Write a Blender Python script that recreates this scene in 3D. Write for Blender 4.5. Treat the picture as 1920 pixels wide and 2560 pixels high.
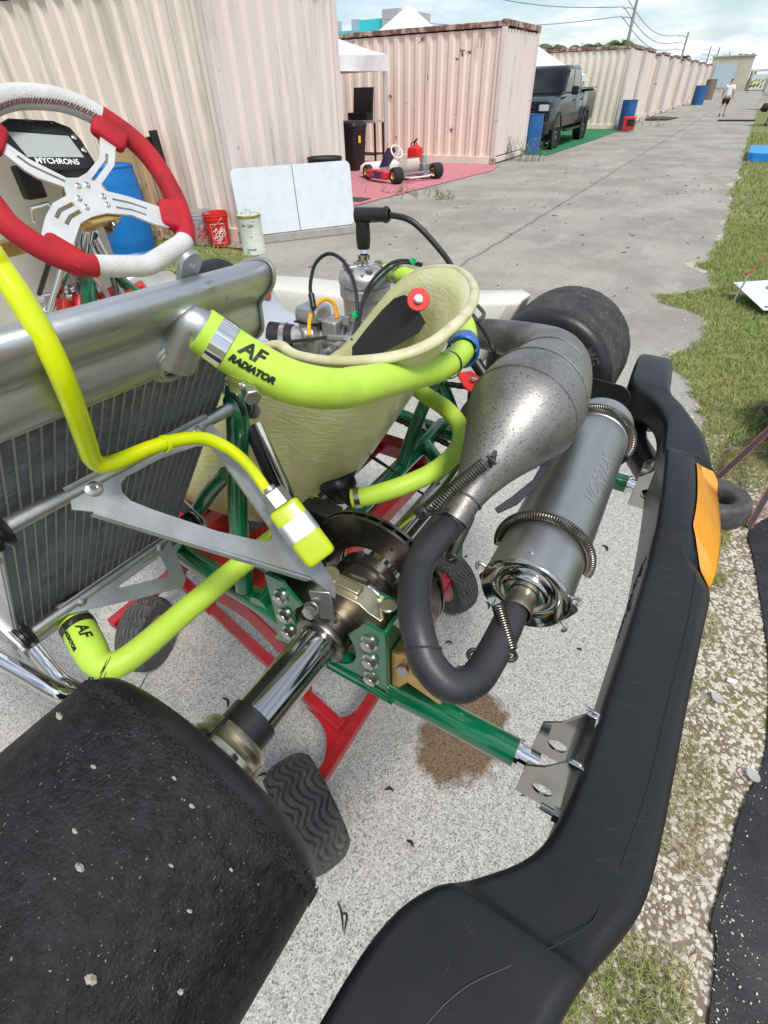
import bpy, math, random
from mathutils import Vector as V, Matrix as M, noise as NZ
from mathutils.geometry import tessellate_polygon
for o in list(bpy.data.objects): bpy.data.objects.remove(o)
S = bpy.context.scene
COL = S.collection
PI = math.pi
# ---------------------------------------------------------------- camera
cd = bpy.data.cameras.new('camera')
cd.sensor_fit = 'VERTICAL'; cd.sensor_height = 36; cd.lens = 17.508
cd.clip_start = .02; cd.clip_end = 3000
cam = bpy.data.objects.new('camera', cd); COL.objects.link(cam)
_r = V((0.86480393, 0.50163359, -0.02186077)); _d = V((0.3105986, -0.56865771, -0.76168033)); _f = V((-0.39451574, 0.65191422, -0.64758411))
m = M.Identity(4)
for i in range(3):
    m[i][0] = _r[i]; m[i][1] = -_d[i]; m[i][2] = -_f[i]
m.translation = (0, 0, 1.5)
cam.matrix_world = m
S.camera = cam
# ---------------------------------------------------------------- sky
SUN_EL, SUN_AZ = math.radians(58), math.radians(128)      # azimuth clockwise from +Y
w = bpy.data.worlds.new('World'); S.world = w; w.use_nodes = True
nt = w.node_tree; nt.nodes.clear()
def N(t, kind, **kw):
    n = t.nodes.new(kind)
    for k, v in kw.items(): setattr(n, k, v)
    return n
sky = N(nt, 'ShaderNodeTexSky', sky_type='NISHITA', sun_disc=False, sun_elevation=SUN_EL, sun_rotation=SUN_AZ)
sky.air_density = 1.0; sky.dust_density = .7; sky.ozone_density = 2.0
tc = N(nt, 'ShaderNodeTexCoord'); sp = N(nt, 'ShaderNodeSeparateXYZ')
nt.links.new(tc.outputs['Generated'], sp.inputs[0])
ad = N(nt, 'ShaderNodeMath', operation='ADD'); ad.inputs[1].default_value = .22
nt.links.new(sp.outputs[2], ad.inputs[0])
mx = N(nt, 'ShaderNodeMath', operation='MAXIMUM'); mx.inputs[1].default_value = .05
nt.links.new(ad.outputs[0], mx.inputs[0])
dv = []
for i in (0, 1):
    d = N(nt, 'ShaderNodeMath', operation='DIVIDE')
    nt.links.new(sp.outputs[i], d.inputs[0]); nt.links.new(mx.outputs[0], d.inputs[1]); dv.append(d)
cb = N(nt, 'ShaderNodeCombineXYZ')
nt.links.new(dv[0].outputs[0], cb.inputs[0]); nt.links.new(dv[1].outputs[0], cb.inputs[1])
no = N(nt, 'ShaderNodeTexNoise'); no.inputs['Scale'].default_value = 1.7; no.inputs['Detail'].default_value = 9; no.inputs['Roughness'].default_value = .56
nt.links.new(cb.outputs[0], no.inputs['Vector'])
cr = N(nt, 'ShaderNodeValToRGB'); cr.color_ramp.elements[0].position = .36; cr.color_ramp.elements[1].position = .60
nt.links.new(no.outputs[0], cr.inputs[0])
no2 = N(nt, 'ShaderNodeTexNoise'); no2.inputs['Scale'].default_value = 3.1; no2.inputs['Detail'].default_value = 6
nt.links.new(cb.outputs[0], no2.inputs['Vector'])
cr2 = N(nt, 'ShaderNodeValToRGB')
cr2.color_ramp.elements[0].position = .35; cr2.color_ramp.elements[0].color = (4.6, 5.6, 6.5, 1)
cr2.color_ramp.elements[1].position = .65; cr2.color_ramp.elements[1].color = (8.8, 9.0, 9.2, 1)
nt.links.new(no2.outputs[0], cr2.inputs[0])
mixc = N(nt, 'ShaderNodeMix', data_type='RGBA')
nt.links.new(cr.outputs[0], mixc.inputs[0]); nt.links.new(sky.outputs[0], mixc.inputs[6]); nt.links.new(cr2.outputs[0], mixc.inputs[7])
bg = N(nt, 'ShaderNodeBackground'); bg.inputs[1].default_value = .092
nt.links.new(mixc.outputs[2], bg.inputs[0])
wo = N(nt, 'ShaderNodeOutputWorld'); nt.links.new(bg.outputs[0], wo.inputs[0])
# ---------------------------------------------------------------- sun behind thin cloud
sl = bpy.data.lights.new('sun', 'SUN'); sl.energy = 2.35; sl.angle = math.radians(12); sl.color = (1, .95, .88)
sun = bpy.data.objects.new('sun', sl); COL.objects.link(sun)
sd = V((math.sin(SUN_AZ) * math.cos(SUN_EL), math.cos(SUN_AZ) * math.cos(SUN_EL), math.sin(SUN_EL)))
sun.rotation_euler = sd.to_track_quat('Z', 'Y').to_euler(); sun.location = (0, 0, 20)
vs = S.view_settings; vs.view_transform = 'Standard'; vs.look = 'None'; vs.exposure = .64; vs.gamma = 1; vs.use_curve_mapping = False

# ---------------------------------------------------------------- mesh helpers
def frame(a):
    a = V(a).normalized(); h = V((0, 0, 1)) if abs(a.z) < .9 else V((1, 0, 0))
    u = a.cross(h).normalized(); return u, a.cross(u)
def catmull(P, k, closed=False):
    P = [tuple(p) for p in P]; n = len(P); out = []
    rng = range(n if closed else n - 1)
    for i in rng:
        g = (lambda j: P[j % n]) if closed else (lambda j: P[max(0, min(n - 1, j))])
        a, b, c, d = g(i - 1), g(i), g(i + 1), g(i + 2)
        for s in range(k):
            t = s / k; t2 = t * t; t3 = t2 * t
            out.append(tuple(.5 * (2 * y + (z - x) * t + (2 * x - 5 * y + 4 * z - w) * t2 + (3 * y - x - 3 * z + w) * t3) for x, y, z, w in zip(a, b, c, d)))
    if not closed: out.append(P[-1])
    return out
class MB:
    def __init__(s): s.v = []; s.f = []
    def add(s, vs, fs):
        o = len(s.v); s.v += [tuple(v) for v in vs]; s.f += [tuple(i + o for i in f) for f in fs]; return s
    def box(s, c, d, rot=None):
        c = V(c); vs = [V((x * d[0] / 2, y * d[1] / 2, z * d[2] / 2)) for x in (-1, 1) for y in (-1, 1) for z in (-1, 1)]
        if rot is not None: vs = [rot @ v for v in vs]
        return s.add([c + v for v in vs], [(0, 1, 3, 2), (4, 6, 7, 5), (0, 4, 5, 1), (2, 3, 7, 6), (0, 2, 6, 4), (1, 5, 7, 3)])
    def bar(s, p, q, w, h, up=(0, 0, 1)):
        p, q = V(p), V(q); a = (q - p).normalized(); u = a.cross(V(up))
        if u.length < 1e-4: u = a.cross(V((1, 0, 0)))
        u.normalize(); v = u.cross(a)
        vs = [e + u * (i * w / 2) + v * (j * h / 2) for e in (p, q) for i, j in ((-1, -1), (1, -1), (1, 1), (-1, 1))]
        return s.add(vs, [(3, 2, 1, 0), (4, 5, 6, 7)] + [(i, (i + 1) % 4, (i + 1) % 4 + 4, i + 4) for i in range(4)])
    def rings(s, R, caps=True, closed=False):
        n = len(R[0]); vs = [p for r in R for p in r]; k = len(R); fs = []
        for i in range(k if closed else k - 1):
            j = (i + 1) % k
            for a in range(n):
                b = (a + 1) % n; fs.append((i * n + a, i * n + b, j * n + b, j * n + a))
        if caps and not closed: fs += [tuple(range(n - 1, -1, -1)), tuple((k - 1) * n + a for a in range(n))]
        return s.add(vs, fs)
    def cyl(s, p, q, r, r2=None, n=20, caps=True):
        p, q = V(p), V(q); u, w = frame(q - p); r2 = r if r2 is None else r2
        return s.rings([[e + (u * math.cos(2 * PI * a / n) + w * math.sin(2 * PI * a / n)) * rr for a in range(n)] for e, rr in ((p, r), (q, r2))], caps)
    def lathe(s, prof, o=(0, 0, 0), ax=(0, 1, 0), n=40, caps=False, a0=0, a1=None):
        o = V(o); ax = V(ax).normalized(); u, w = frame(ax)
        if a1 is None:
            return s.rings([[o + ax * h + (u * math.cos(2 * PI * a / n) + w * math.sin(2 * PI * a / n)) * r for a in range(n)] for r, h in prof], caps)
    def tube(s, P, r, n=14, k=6, closed=False, caps=True):
        rs = list(r) if isinstance(r, (list, tuple)) else [r] * len(P)
        Q = catmull([tuple(p) + (x,) for p, x in zip(P, rs)], k, closed) if k > 1 else [tuple(p) + (x,) for p, x in zip(P, rs)]
        pts = [V(q[:3]) for q in Q]; m_ = len(pts); R = []; u = None
        for i in range(m_):
            t = (pts[(i + 1) % m_] - pts[i - 1]) if closed else (pts[min(i + 1, m_ - 1)] - pts[max(i - 1, 0)])
            t.normalize()
            if u is None: u, _ = frame(t)
            u = (u - t * u.dot(t)).normalized(); w_ = t.cross(u)
            R.append([pts[i] + (u * math.cos(2 * PI * a / n) + w_ * math.sin(2 * PI * a / n)) * Q[i][3] for a in range(n)])
        return s.rings(R, caps, closed)
    def plate(s, outer, th, fn, holes=()):
        """flat plate: 2-D outline with holes, fn(u, v, h) -> point, thickness along h"""
        loops = [list(outer)] + [list(h) for h in holes]
        tri = tessellate_polygon([[V((p[0], p[1], 0)) for p in l] for l in loops])
        flat = [p for l in loops for p in l]; n = len(flat)
        vs = [fn(p[0], p[1], th / 2) for p in flat] + [fn(p[0], p[1], -th / 2) for p in flat]
        fs = []
        for t in tri:
            a, b, c = (flat[i] for i in t)
            if (b[0] - a[0]) * (c[1] - a[1]) - (b[1] - a[1]) * (c[0] - a[0]) < 0: t = (t[0], t[2], t[1])
            fs += [tuple(t), tuple(i + n for i in reversed(t))]
        o = 0
        for l in loops:
            k = len(l)
            for i in range(k): fs.append((o + i, o + (i + 1) % k, o + (i + 1) % k + n, o + i + n))
            o += k
        return s.add(vs, fs)
    def hexn(s, p, ax, r=.006, h=.005, n=6): return s.cyl(p, V(p) + V(ax).normalized() * h, r, n=n)
    def helix(s, p, q, R, r, turns, n=6, seg=12):
        p, q = V(p), V(q); u, w_ = frame(q - p); k = int(turns * seg)
        return s.tube([p.lerp(q, i / k) + (u * math.cos(2 * PI * i / seg) + w_ * math.sin(2 * PI * i / seg)) * R for i in range(k + 1)], r, n=n, k=1)
    def xf(s, mat): s.v = [tuple(mat @ V(v)) for v in s.v]; return s
def arc(cx, cy, r, a0, a1, n=8):
    return [(cx + r * math.cos(math.radians(a0 + (a1 - a0) * i / n)), cy + r * math.sin(math.radians(a0 + (a1 - a0) * i / n))) for i in range(n + 1)]
def rrect(x0, y0, x1, y1, r, n=4):
    return arc(x1 - r, y1 - r, r, 0, 90, n) + arc(x0 + r, y1 - r, r, 90, 180, n) + arc(x0 + r, y0 + r, r, 180, 270, n) + arc(x1 - r, y0 + r, r, 270, 360, n)
def me_from(mb, name, mats, ang=38):
    me = bpy.data.meshes.new(name); me.from_pydata(mb.v, [], mb.f)
    for x in (mats if isinstance(mats, (list, tuple)) else [mats]): me.materials.append(x)
    me.validate(); 
    import bmesh
    b = bmesh.new(); b.from_mesh(me); bmesh.ops.recalc_face_normals(b, faces=b.faces); b.to_mesh(me); b.free()
    if ang: 
        me.shade_smooth(); me.set_sharp_from_angle(angle=math.radians(ang))
    return me
def ob(name, mb, mat_, parent=None, ang=38, bevel=0, seg=2, kind=None, recalc=True):
    me = me_from(mb, name, mat_, ang)
    o = bpy.data.objects.new(name, me); COL.objects.link(o)
    if parent is not None: o.parent = parent
    if bevel:
        b = o.modifiers.new('bevel', 'BEVEL'); b.width = bevel; b.segments = seg; b.limit_method = 'ANGLE'; b.angle_limit = math.radians(35); b.harden_normals = False
    if kind: o['kind'] = kind
    return o
def tag(o, label, cat, group=None):
    o['label'] = label; o['category'] = cat
    if group: o['group'] = group
    return o
def thing(name, label, cat, loc=(0, 0, 0), rotz=0, group=None):
    o = bpy.data.objects.new(name, None); COL.objects.link(o); o.location = loc; o.rotation_euler = (0, 0, rotz); o.empty_display_size = .1
    return tag(o, label, cat, group)
def struct(name, mb, mat_, ang=38):
    o = ob(name, mb, mat_, None, ang); o['kind'] = 'structure'; return o
def dup(root, loc, rotz, label=None):
    r = root.copy(); COL.objects.link(r); r.location = loc; r.rotation_euler = (0, 0, rotz)
    if label: r['label'] = label
    for ch in root.children:
        c = ch.copy(); COL.objects.link(c); c.parent = r
        for g in ch.children:
            d = g.copy(); COL.objects.link(d); d.parent = c
    return r
def text(body, size, fn, shear=0, off=0, space=1.0, fine=0):
    cu = bpy.data.curves.new('t', 'FONT'); cu.body = body; cu.size = size; cu.align_x = 'CENTER'; cu.align_y = 'CENTER'; cu.shear = shear; cu.offset = off; cu.space_character = space; cu.resolution_u = 3
    o = bpy.data.objects.new('t', cu); me = bpy.data.meshes.new_from_object(o)
    if fine:
        import bmesh
        b = bmesh.new(); b.from_mesh(me); bmesh.ops.triangulate(b, faces=b.faces)
        for _ in range(4):
            e = [x for x in b.edges if x.calc_length() > fine]
            if not e: break
            bmesh.ops.subdivide_edges(b, edges=e, cuts=1); bmesh.ops.triangulate(b, faces=b.faces)
        b.to_mesh(me); b.free()
    mb = MB(); mb.add([fn(v.co.x, v.co.y) for v in me.vertices], [tuple(p.vertices) for p in me.polygons])
    bpy.data.objects.remove(o); bpy.data.meshes.remove(me); return mb
# ---------------------------------------------------------------- materials
MT = {}
def _ramp(t, src, p0, p1, c0=(0, 0, 0, 1), c1=(1, 1, 1, 1)):
    r = N(t, 'ShaderNodeValToRGB'); e = r.color_ramp.elements; e[0].position = p0; e[1].position = p1; e[0].color = c0; e[1].color = c1
    t.links.new(src, r.inputs[0]); return r.outputs[0]
def _noise(t, vec, scale, detail=4, rough=.5, stretch=None, kind='ShaderNodeTexNoise'):
    if stretch:
        mp = N(t, 'ShaderNodeMapping'); mp.inputs['Scale'].default_value = stretch; t.links.new(vec, mp.inputs[0]); vec = mp.outputs[0]
    n = N(t, kind); n.inputs['Scale'].default_value = scale
    if kind == 'ShaderNodeTexNoise': n.inputs['Detail'].default_value = detail; n.inputs['Roughness'].default_value = rough
    t.links.new(vec, n.inputs['Vector']); return n
def _mix(t, fac, a, b, blend='MIX'):
    mxn = N(t, 'ShaderNodeMix', data_type='RGBA', blend_type=blend)
    for sock, val in ((mxn.inputs[0], fac), (mxn.inputs[6], a), (mxn.inputs[7], b)):
        if hasattr(val, 'links'): t.links.new(val, sock)
        elif isinstance(val, (int, float)): sock.default_value = val
        else: sock.default_value = tuple(val) + ((1,) if len(val) == 3 else ())
    return mxn.outputs[2]
def mat(name, col, rough=.5, metal=0, col2=None, vs=12, lo=.4, hi=.65, stretch=None, bump=0, bs=150, bstretch=None, coat=0, spec=.5, rvar=0, trans=0, sss=0, layers=(), emit=None, ior=1.45, coords='Object', bdist=.002):
    m_ = bpy.data.materials.new(name); m_.use_nodes = True; t = m_.node_tree; b = t.nodes['Principled BSDF']
    c = N(t, 'ShaderNodeTexCoord').outputs[coords]
    b.inputs['Base Color'].default_value = tuple(col) + (1,); b.inputs['Roughness'].default_value = rough; b.inputs['Metallic'].default_value = metal
    b.inputs['Coat Weight'].default_value = coat; b.inputs['Coat Roughness'].default_value = .08; b.inputs['Specular IOR Level'].default_value = spec
    b.inputs['Transmission Weight'].default_value = trans; b.inputs['IOR'].default_value = ior
    if sss: b.inputs['Subsurface Weight'].default_value = sss; b.inputs['Subsurface Scale'].default_value = .01; b.inputs['Subsurface Radius'].default_value = (1, .8, .4)
    if emit: b.inputs['Emission Color'].default_value = tuple(emit[:3]) + (1,); b.inputs['Emission Strength'].default_value = emit[3]
    cur = None
    if col2 is not None:
        n = _noise(t, c, vs, 6, .6, stretch); cur = _mix(t, _ramp(t, n.outputs[0], lo, hi), col, col2)
        if rvar:
            rm = N(t, 'ShaderNodeMapRange'); rm.inputs[3].default_value = rough - rvar; rm.inputs[4].default_value = rough + rvar
            t.links.new(n.outputs[0], rm.inputs[0]); t.links.new(rm.outputs[0], b.inputs['Roughness'])
    for (lc_, ls, l0, l1, lst) in layers:
        n = _noise(t, c, ls, 6, .6, lst); cur = _mix(t, _ramp(t, n.outputs[0], l0, l1), cur if cur is not None else col, lc_)
    if cur is not None: t.links.new(cur, b.inputs['Base Color'])
    if bump:
        n = _noise(t, c, bs, 4, .6, bstretch); bp = N(t, 'ShaderNodeBump'); bp.inputs['Strength'].default_value = bump; bp.inputs['Distance'].default_value = bdist
        t.links.new(n.outputs[0], bp.inputs['Height']); t.links.new(bp.outputs[0], b.inputs['Normal'])
    MT[name] = m_; return m_
mat('rubber', (.0055, .0055, .0063), .52, spec=.3, bump=.65, bs=330, col2=(.018, .018, .020), vs=90, bdist=.004, layers=[((.020, .020, .0205), 8, .52, .78, None), ((.34, .32, .29), 470, .672, .692, None)])
mat('rubber_dusty', (.022, .022, .022), .75, bump=.8, bs=260, col2=(.05, .049, .047), vs=24, bdist=.003, layers=[((.09, .088, .084), 70, .56, .68, None)])
mat('rubber_side', (.012, .012, .014), .42, bump=.1, bs=90, col2=(.02, .02, .022), vs=30)
mat('rubber_worn', (.05, .05, .05), .75, bump=.4, bs=200, col2=(.085, .08, .075), vs=30, layers=[((.2, .15, .11), 14, .62, .75, None)])
mat('crumb', (.014, .014, .015), .8)
mat('steel', (.50, .49, .47), .13, 1, col2=(.40, .39, .37), vs=18, stretch=(1, .12, 1), rvar=.05)
mat('chrome', (.72, .72, .73), .07, 1)
mat('steel_dark', (.25, .23, .205), .32, 1, col2=(.13, .12, .11), vs=40, rvar=.08)
mat('zinc', (.62, .61, .58), .3, 1, col2=(.42, .4, .36), vs=90, rvar=.1)
mat('alu_plate', (.50, .50, .505), .48, .9, col2=(.40, .40, .405), vs=40, rvar=.06, bump=.06, bs=300, layers=[((.25, .25, .25), 300, .68, .74, None)])
mat('alu', (.56, .56, .56), .42, 1, col2=(.42, .42, .42), vs=30, rvar=.08, bump=.06, bs=300)
mat('alu_tank', (.58, .585, .59), .42, 1, col2=(.44, .445, .45), vs=22, stretch=(1, .25, 1), rvar=.09, bump=.14, bs=90, layers=[((.14, .14, .14), 60, .665, .70, None), ((.36, .36, .36), 240, .60, .72, (1, .2, 1))])
mat('alu_gold', (.62, .56, .42), .35, 1, col2=(.48, .43, .33), vs=40, rvar=.08)
mat('gold_anod', (.72, .48, .18), .34, .8, col2=(.62, .40, .14), vs=60)
mat('cast', (.50, .50, .50), .5, .75, col2=(.34, .34, .34), vs=35, bump=.25, bs=400)
mat('hose', (.45, .66, .075), .46, spec=.35, sss=.12, col2=(.41, .61, .06), vs=14, bump=.05, bs=300, layers=[((.30, .42, .05), 5, .56, .78, None), ((.10, .14, .02), 420, .72, .74, None), ((.16, .19, .05), 22, .70, .76, None)])
mat('hose_rib', (.42, .62, .07), .5, spec=.3, sss=.12)
mat('neon', (.62, .70, .0), .22, spec=.5, sss=.35, col2=(.55, .66, .0), vs=25, coat=.3)
mat('bottle', (.54, .66, .015), .28, sss=.5, col2=(.60, .70, .03), vs=25, trans=.25)
mat('print', (.012, .014, .01), .5)
mat('white_print', (.75, .75, .75), .5)
mat('grey_print', (.26, .265, .27), .5, .5)
mat('seat', (.60, .60, .26), .33, spec=.5, sss=.4, col2=(.68, .66, .40), vs=26, stretch=(1, .3, 2.2), bump=.5, bs=95, bstretch=(.8, .25, 3), bdist=.003, layers=[((.38, .36, .17), 220, .66, .75, None)], coat=.2)
mat('seat_rim', (.46, .43, .24), .4, col2=(.58, .56, .37), vs=30, bump=.15, bs=160, layers=[((.20, .17, .08), 48, .62, .74, None)])
mat('black_fabric', (.008, .009, .010), .8)
mat('black_plastic', (.012, .012, .013), .4)
mat('bumper', (.0075, .008, .0092), .36, spec=.38, col2=(.014, .0145, .017), vs=9, bump=.10, bs=420, bdist=.0008, layers=[((.017, .0178, .020), 4, .45, .75, None), ((.10, .10, .105), 900, .70, .73, None)])
mat('reflector', (.80, .30, .003), .22, coat=1, col2=(.72, .25, .002), vs=20, layers=[((.05, .03, .01), 60, .73, .76, None)])
mat('green', (.0, .125, .05), .18, coat=.9, spec=.6, col2=(.0, .105, .042), vs=20)
mat('red', (.36, .010, .014), .35, coat=.3, col2=(.27, .008, .011), vs=14, layers=[((.10, .035, .012), 70, .66, .74, None)])
mat('red_plastic', (.62, .022, .02), .38)
mat('red_suede', (.36, .010, .020), .82, bump=.2, bs=500, col2=(.43, .014, .024), vs=14, lo=.35, hi=.7, layers=[((.13, .012, .018), 11, .55, .8, None)])
mat('white_suede', (.56, .56, .55), .7, bump=.8, bs=520, col2=(.66, .66, .66), vs=18, bdist=.003, layers=[((.40, .40, .40), 620, .58, .68, None)])
mat('spoke', (.72, .71, .69), .42, .55, col2=(.62, .61, .59), vs=22)
mat('chamber', (.31, .305, .295), .47, .8, col2=(.20, .185, .178), vs=7, lo=.35, hi=.7, rvar=.08, layers=[((.075, .052, .05), 5.2, .55, .74, None), ((.06, .05, .046), 520, .56, .63, None)])
mat('pipe', (.030, .031, .036), .45, .35, col2=(.05, .05, .052), vs=12, bump=.12, bs=300, layers=[((.16, .09, .06), 18, .66, .8, None)])
mat('silencer', (.48, .475, .465), .40, 1, col2=(.38, .375, .37), vs=16, stretch=(1, .2, 1), rvar=.07, bump=.04, bs=300)
mat('spring', (.17, .15, .125), .36, 1)
mat('core', (.52, .52, .51), .5, .4, col2=(.36, .36, .355), vs=30, layers=[((.62, .62, .61), 70, .58, .72, None)])
mat('core_tube', (.36, .36, .36), .5, .5)
mat('blue_anod', (.02, .12, .42), .35, .5, col2=(.06, .2, .5), vs=60)
mat('white_body', (.66, .64, .57), .35, coat=.3, col2=(.60, .58, .5), vs=8)
mat('grey_body', (.38, .42, .47), .4)
mat('lcd', (.36, .39, .37), .18, coat=.6)
mat('orange_tube', (.80, .36, .01), .25, sss=.3)
mat('clear_tube', (.55, .45, .43), .2, trans=.5)
mat('chain', (.07, .06, .045), .4, .9)
mat('grit', (.36, .31, .25), .9, col2=(.28, .24, .2), vs=300)
mat('rust_steel', (.14, .09, .06), .6, .4, col2=(.3, .28, .26), vs=40)

# ---------------------------------------------------------------- ground materials
def ground_mats():
    m_ = bpy.data.materials.new('concrete'); m_.use_nodes = True; t = m_.node_tree; b = t.nodes['Principled BSDF']
    c = N(t, 'ShaderNodeTexCoord').outputs['Object']
    vo = _noise(t, c, 290, kind='ShaderNodeTexVoronoi'); sepc = N(t, 'ShaderNodeSeparateColor'); t.links.new(vo.outputs['Color'], sepc.inputs[0])
    r = N(t, 'ShaderNodeValToRGB'); e = r.color_ramp.elements
    e[0].position = 0; e[0].color = (.15, .145, .14, 1); e[1].position = 1; e[1].color = (.62, .595, .545, 1)
    x = e.new(.2); x.color = (.34, .33, .315, 1); x = e.new(.5); x.color = (.46, .45, .425, 1); x = e.new(.75); x.color = (.53, .515, .48, 1)
    t.links.new(sepc.outputs[0], r.inputs[0]); cur = r.outputs[0]
    ed = _ramp(t, vo.outputs['Distance'], .0, .9, (1, 1, 1, 1), (.62, .62, .62, 1))
    cur = _mix(t, .8, cur, ed, 'MULTIPLY')
    # old worn surface further along the lane: smoother, darker film in broad patches
    sx = N(t, 'ShaderNodeSeparateXYZ'); t.links.new(c, sx.inputs[0])
    far = N(t, 'ShaderNodeMapRange'); far.inputs[1].default_value = 2.0; far.inputs[2].default_value = 4.5; t.links.new(sx.outputs[1], far.inputs[0])
    big = _noise(t, c, .8, 6, .62); patch = _ramp(t, big.outputs[0], .40, .58)
    f2 = N(t, 'ShaderNodeMath', operation='MULTIPLY'); t.links.new(far.outputs[0], f2.inputs[0]); t.links.new(patch, f2.inputs[1])
    f3 = N(t, 'ShaderNodeMath', operation='MULTIPLY'); f3.inputs[1].default_value = .75; t.links.new(f2.outputs[0], f3.inputs[0])
    cur = _mix(t, f3.outputs[0], cur, (.235, .228, .212))
    lt = _noise(t, c, 2.6, 6, .7, (1.0, .45, 1)); f9 = N(t, 'ShaderNodeMath', operation='MULTIPLY'); t.links.new(_ramp(t, lt.outputs[0], .52, .66), f9.inputs[0]); f9b = N(t, 'ShaderNodeMath', operation='MULTIPLY'); f9b.inputs[1].default_value = .5; t.links.new(far.outputs[0], f9b.inputs[0]); t.links.new(f9b.outputs[0], f9.inputs[1]); cur = _mix(t, f9.outputs[0], cur, (.44, .43, .40))
    sp3 = _noise(t, c, 38, 5, .75); f10 = N(t, 'ShaderNodeMath', operation='MULTIPLY'); f10.inputs[1].default_value = .55; t.links.new(_ramp(t, sp3.outputs[0], .50, .68), f10.inputs[0]); cur = _mix(t, f10.outputs[0], cur, (.19, .187, .18))
    n2 = _noise(t, c, 2.3, 6, .65); cur = _mix(t, _ramp(t, n2.outputs[0], .58, .72), cur, (.17, .17, .168), 'MIX') if False else cur
    cur = _mix(t, far.outputs[0], cur, _mix(t, 1.0, cur, (.90, .865, .81), 'MULTIPLY'))
    st = _noise(t, c, 1.1, 5, .6, (1.6, .5, 1)); f4 = N(t, 'ShaderNodeMath', operation='MULTIPLY'); f4.inputs[1].default_value = .5
    t.links.new(_ramp(t, st.outputs[0], .55, .72), f4.inputs[0]); cur = _mix(t, f4.outputs[0], cur, (.42, .375, .28))
    dk = _noise(t, c, 7, 4, .7); f5 = N(t, 'ShaderNodeMath', operation='MULTIPLY'); t.links.new(_ramp(t, dk.outputs[0], .62, .72), f5.inputs[0]); t.links.new(far.outputs[0], f5.inputs[1])
    f6 = N(t, 'ShaderNodeMath', operation='MULTIPLY'); f6.inputs[1].default_value = .5; t.links.new(f5.outputs[0], f6.inputs[0]); cur = _mix(t, f6.outputs[0], cur, (.12, .12, .12))
    # lane joint running down the lane
    wob = _noise(t, c, 3, 3, .5); jx = N(t, 'ShaderNodeMath', operation='ADD'); jx.inputs[1].default_value = 2.27; t.links.new(sx.outputs[0], jx.inputs[0])
    jw = N(t, 'ShaderNodeMath', operation='MULTIPLY_ADD'); jw.inputs[1].default_value = .12; t.links.new(wob.outputs[0], jw.inputs[0]); t.links.new(jx.outputs[0], jw.inputs[2])
    js = N(t, 'ShaderNodeMath', operation='SUBTRACT'); js.inputs[1].default_value = .06; t.links.new(jw.outputs[0], js.inputs[0])
    ja = N(t, 'ShaderNodeMath', operation='ABSOLUTE'); t.links.new(js.outputs[0], ja.inputs[0])
    f7 = N(t, 'ShaderNodeMath', operation='MULTIPLY'); f7.inputs[1].default_value = .7
    t.links.new(_ramp(t, ja.outputs[0], .012, .03, (1, 1, 1, 1), (0, 0, 0, 1)), f7.inputs[0]); f8 = N(t, 'ShaderNodeMath', operation='MULTIPLY'); t.links.new(f7.outputs[0], f8.inputs[0]); t.links.new(far.outputs[0], f8.inputs[1])
    cur = _mix(t, f8.outputs[0], cur, (.10, .10, .095))
    for yy in (33.5, 37.5, 24.0):
        ja = N(t, 'ShaderNodeMath', operation='SUBTRACT'); ja.inputs[1].default_value = yy; t.links.new(sx.outputs[1], ja.inputs[0])
        jb = N(t, 'ShaderNodeMath', operation='ABSOLUTE'); t.links.new(ja.outputs[0], jb.inputs[0])
        cur = _mix(t, _ramp(t, jb.outputs[0], .03, .07, (.6, .6, .6, 1), (0, 0, 0, 1)), cur, (.11, .11, .1))
    # wet oil stain under the exhaust
    mp = N(t, 'ShaderNodeMapping'); mp.inputs['Location'].default_value = (.19 / .27, -.735 / .36, 0); mp.inputs['Scale'].default_value = (1 / .27, 1 / .36, 0)
    t.links.new(c, mp.inputs[0]); ln = N(t, 'ShaderNodeVectorMath', operation='LENGTH'); t.links.new(mp.outputs[0], ln.inputs[0])
    wn = _noise(t, c, 9, 5, .7); la = N(t, 'ShaderNodeMath', operation='MULTIPLY_ADD'); la.inputs[1].default_value = .55; t.links.new(wn.outputs[0], la.inputs[0]); t.links.new(ln.outputs['Value'], la.inputs[2])
    oil = _ramp(t, la.outputs[0], .70, .80, (1, 1, 1, 1), (0, 0, 0, 1))
    cur = _mix(t, oil, cur, _mix(t, 1.0, cur, (.36, .25, .15), 'MULTIPLY'))
    t.links.new(cur, b.inputs['Base Color']); b.inputs['Roughness'].default_value = .88
    bp = N(t, 'ShaderNodeBump'); bp.inputs['Strength'].default_value = .35; bp.inputs['Distance'].default_value = .003; t.links.new(vo.outputs['Distance'], bp.inputs['Height']); t.links.new(bp.outputs[0], b.inputs['Normal'])
    MT['concrete'] = m_
ground_mats()
mat('verge_soil', (.20, .16, .11), .95, col2=(.13, .10, .065), vs=5, bump=.5, bs=60, bdist=.01, layers=[((.14, .15, .045), 2.6, .52, .66, None), ((.34, .30, .24), 60, .54, .64, None)])
mat('grass_soil', (.15, .17, .05), .95, col2=(.24, .21, .10), vs=1.6, bump=.5, bs=30, bdist=.02, layers=[((.075, .10, .025), 9, .45, .65, None)])
mat('earth', (.20, .19, .10), .95, col2=(.12, .13, .05), vs=.3)
mat('stone', (.48, .42, .345), .9, col2=(.58, .53, .46), vs=60, lo=.3, hi=.7, layers=[((.22, .17, .125), 55, .54, .66, None)])
mat('stone_white', (.56, .53, .48), .85, col2=(.45, .42, .37), vs=50)
def blade_mat(name, c1, c2, c3, sc=3.0):
    m_ = mat(name, c1, .6, col2=c2, vs=sc, layers=[(c3, sc * 4, .52, .62, None)], sss=0); return m_
blade_mat('grass', (.19, .26, .05), (.25, .29, .07), (.36, .32, .12))
blade_mat('grass_dry', (.36, .29, .14), (.30, .26, .11), (.16, .2, .05), 25)
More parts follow.
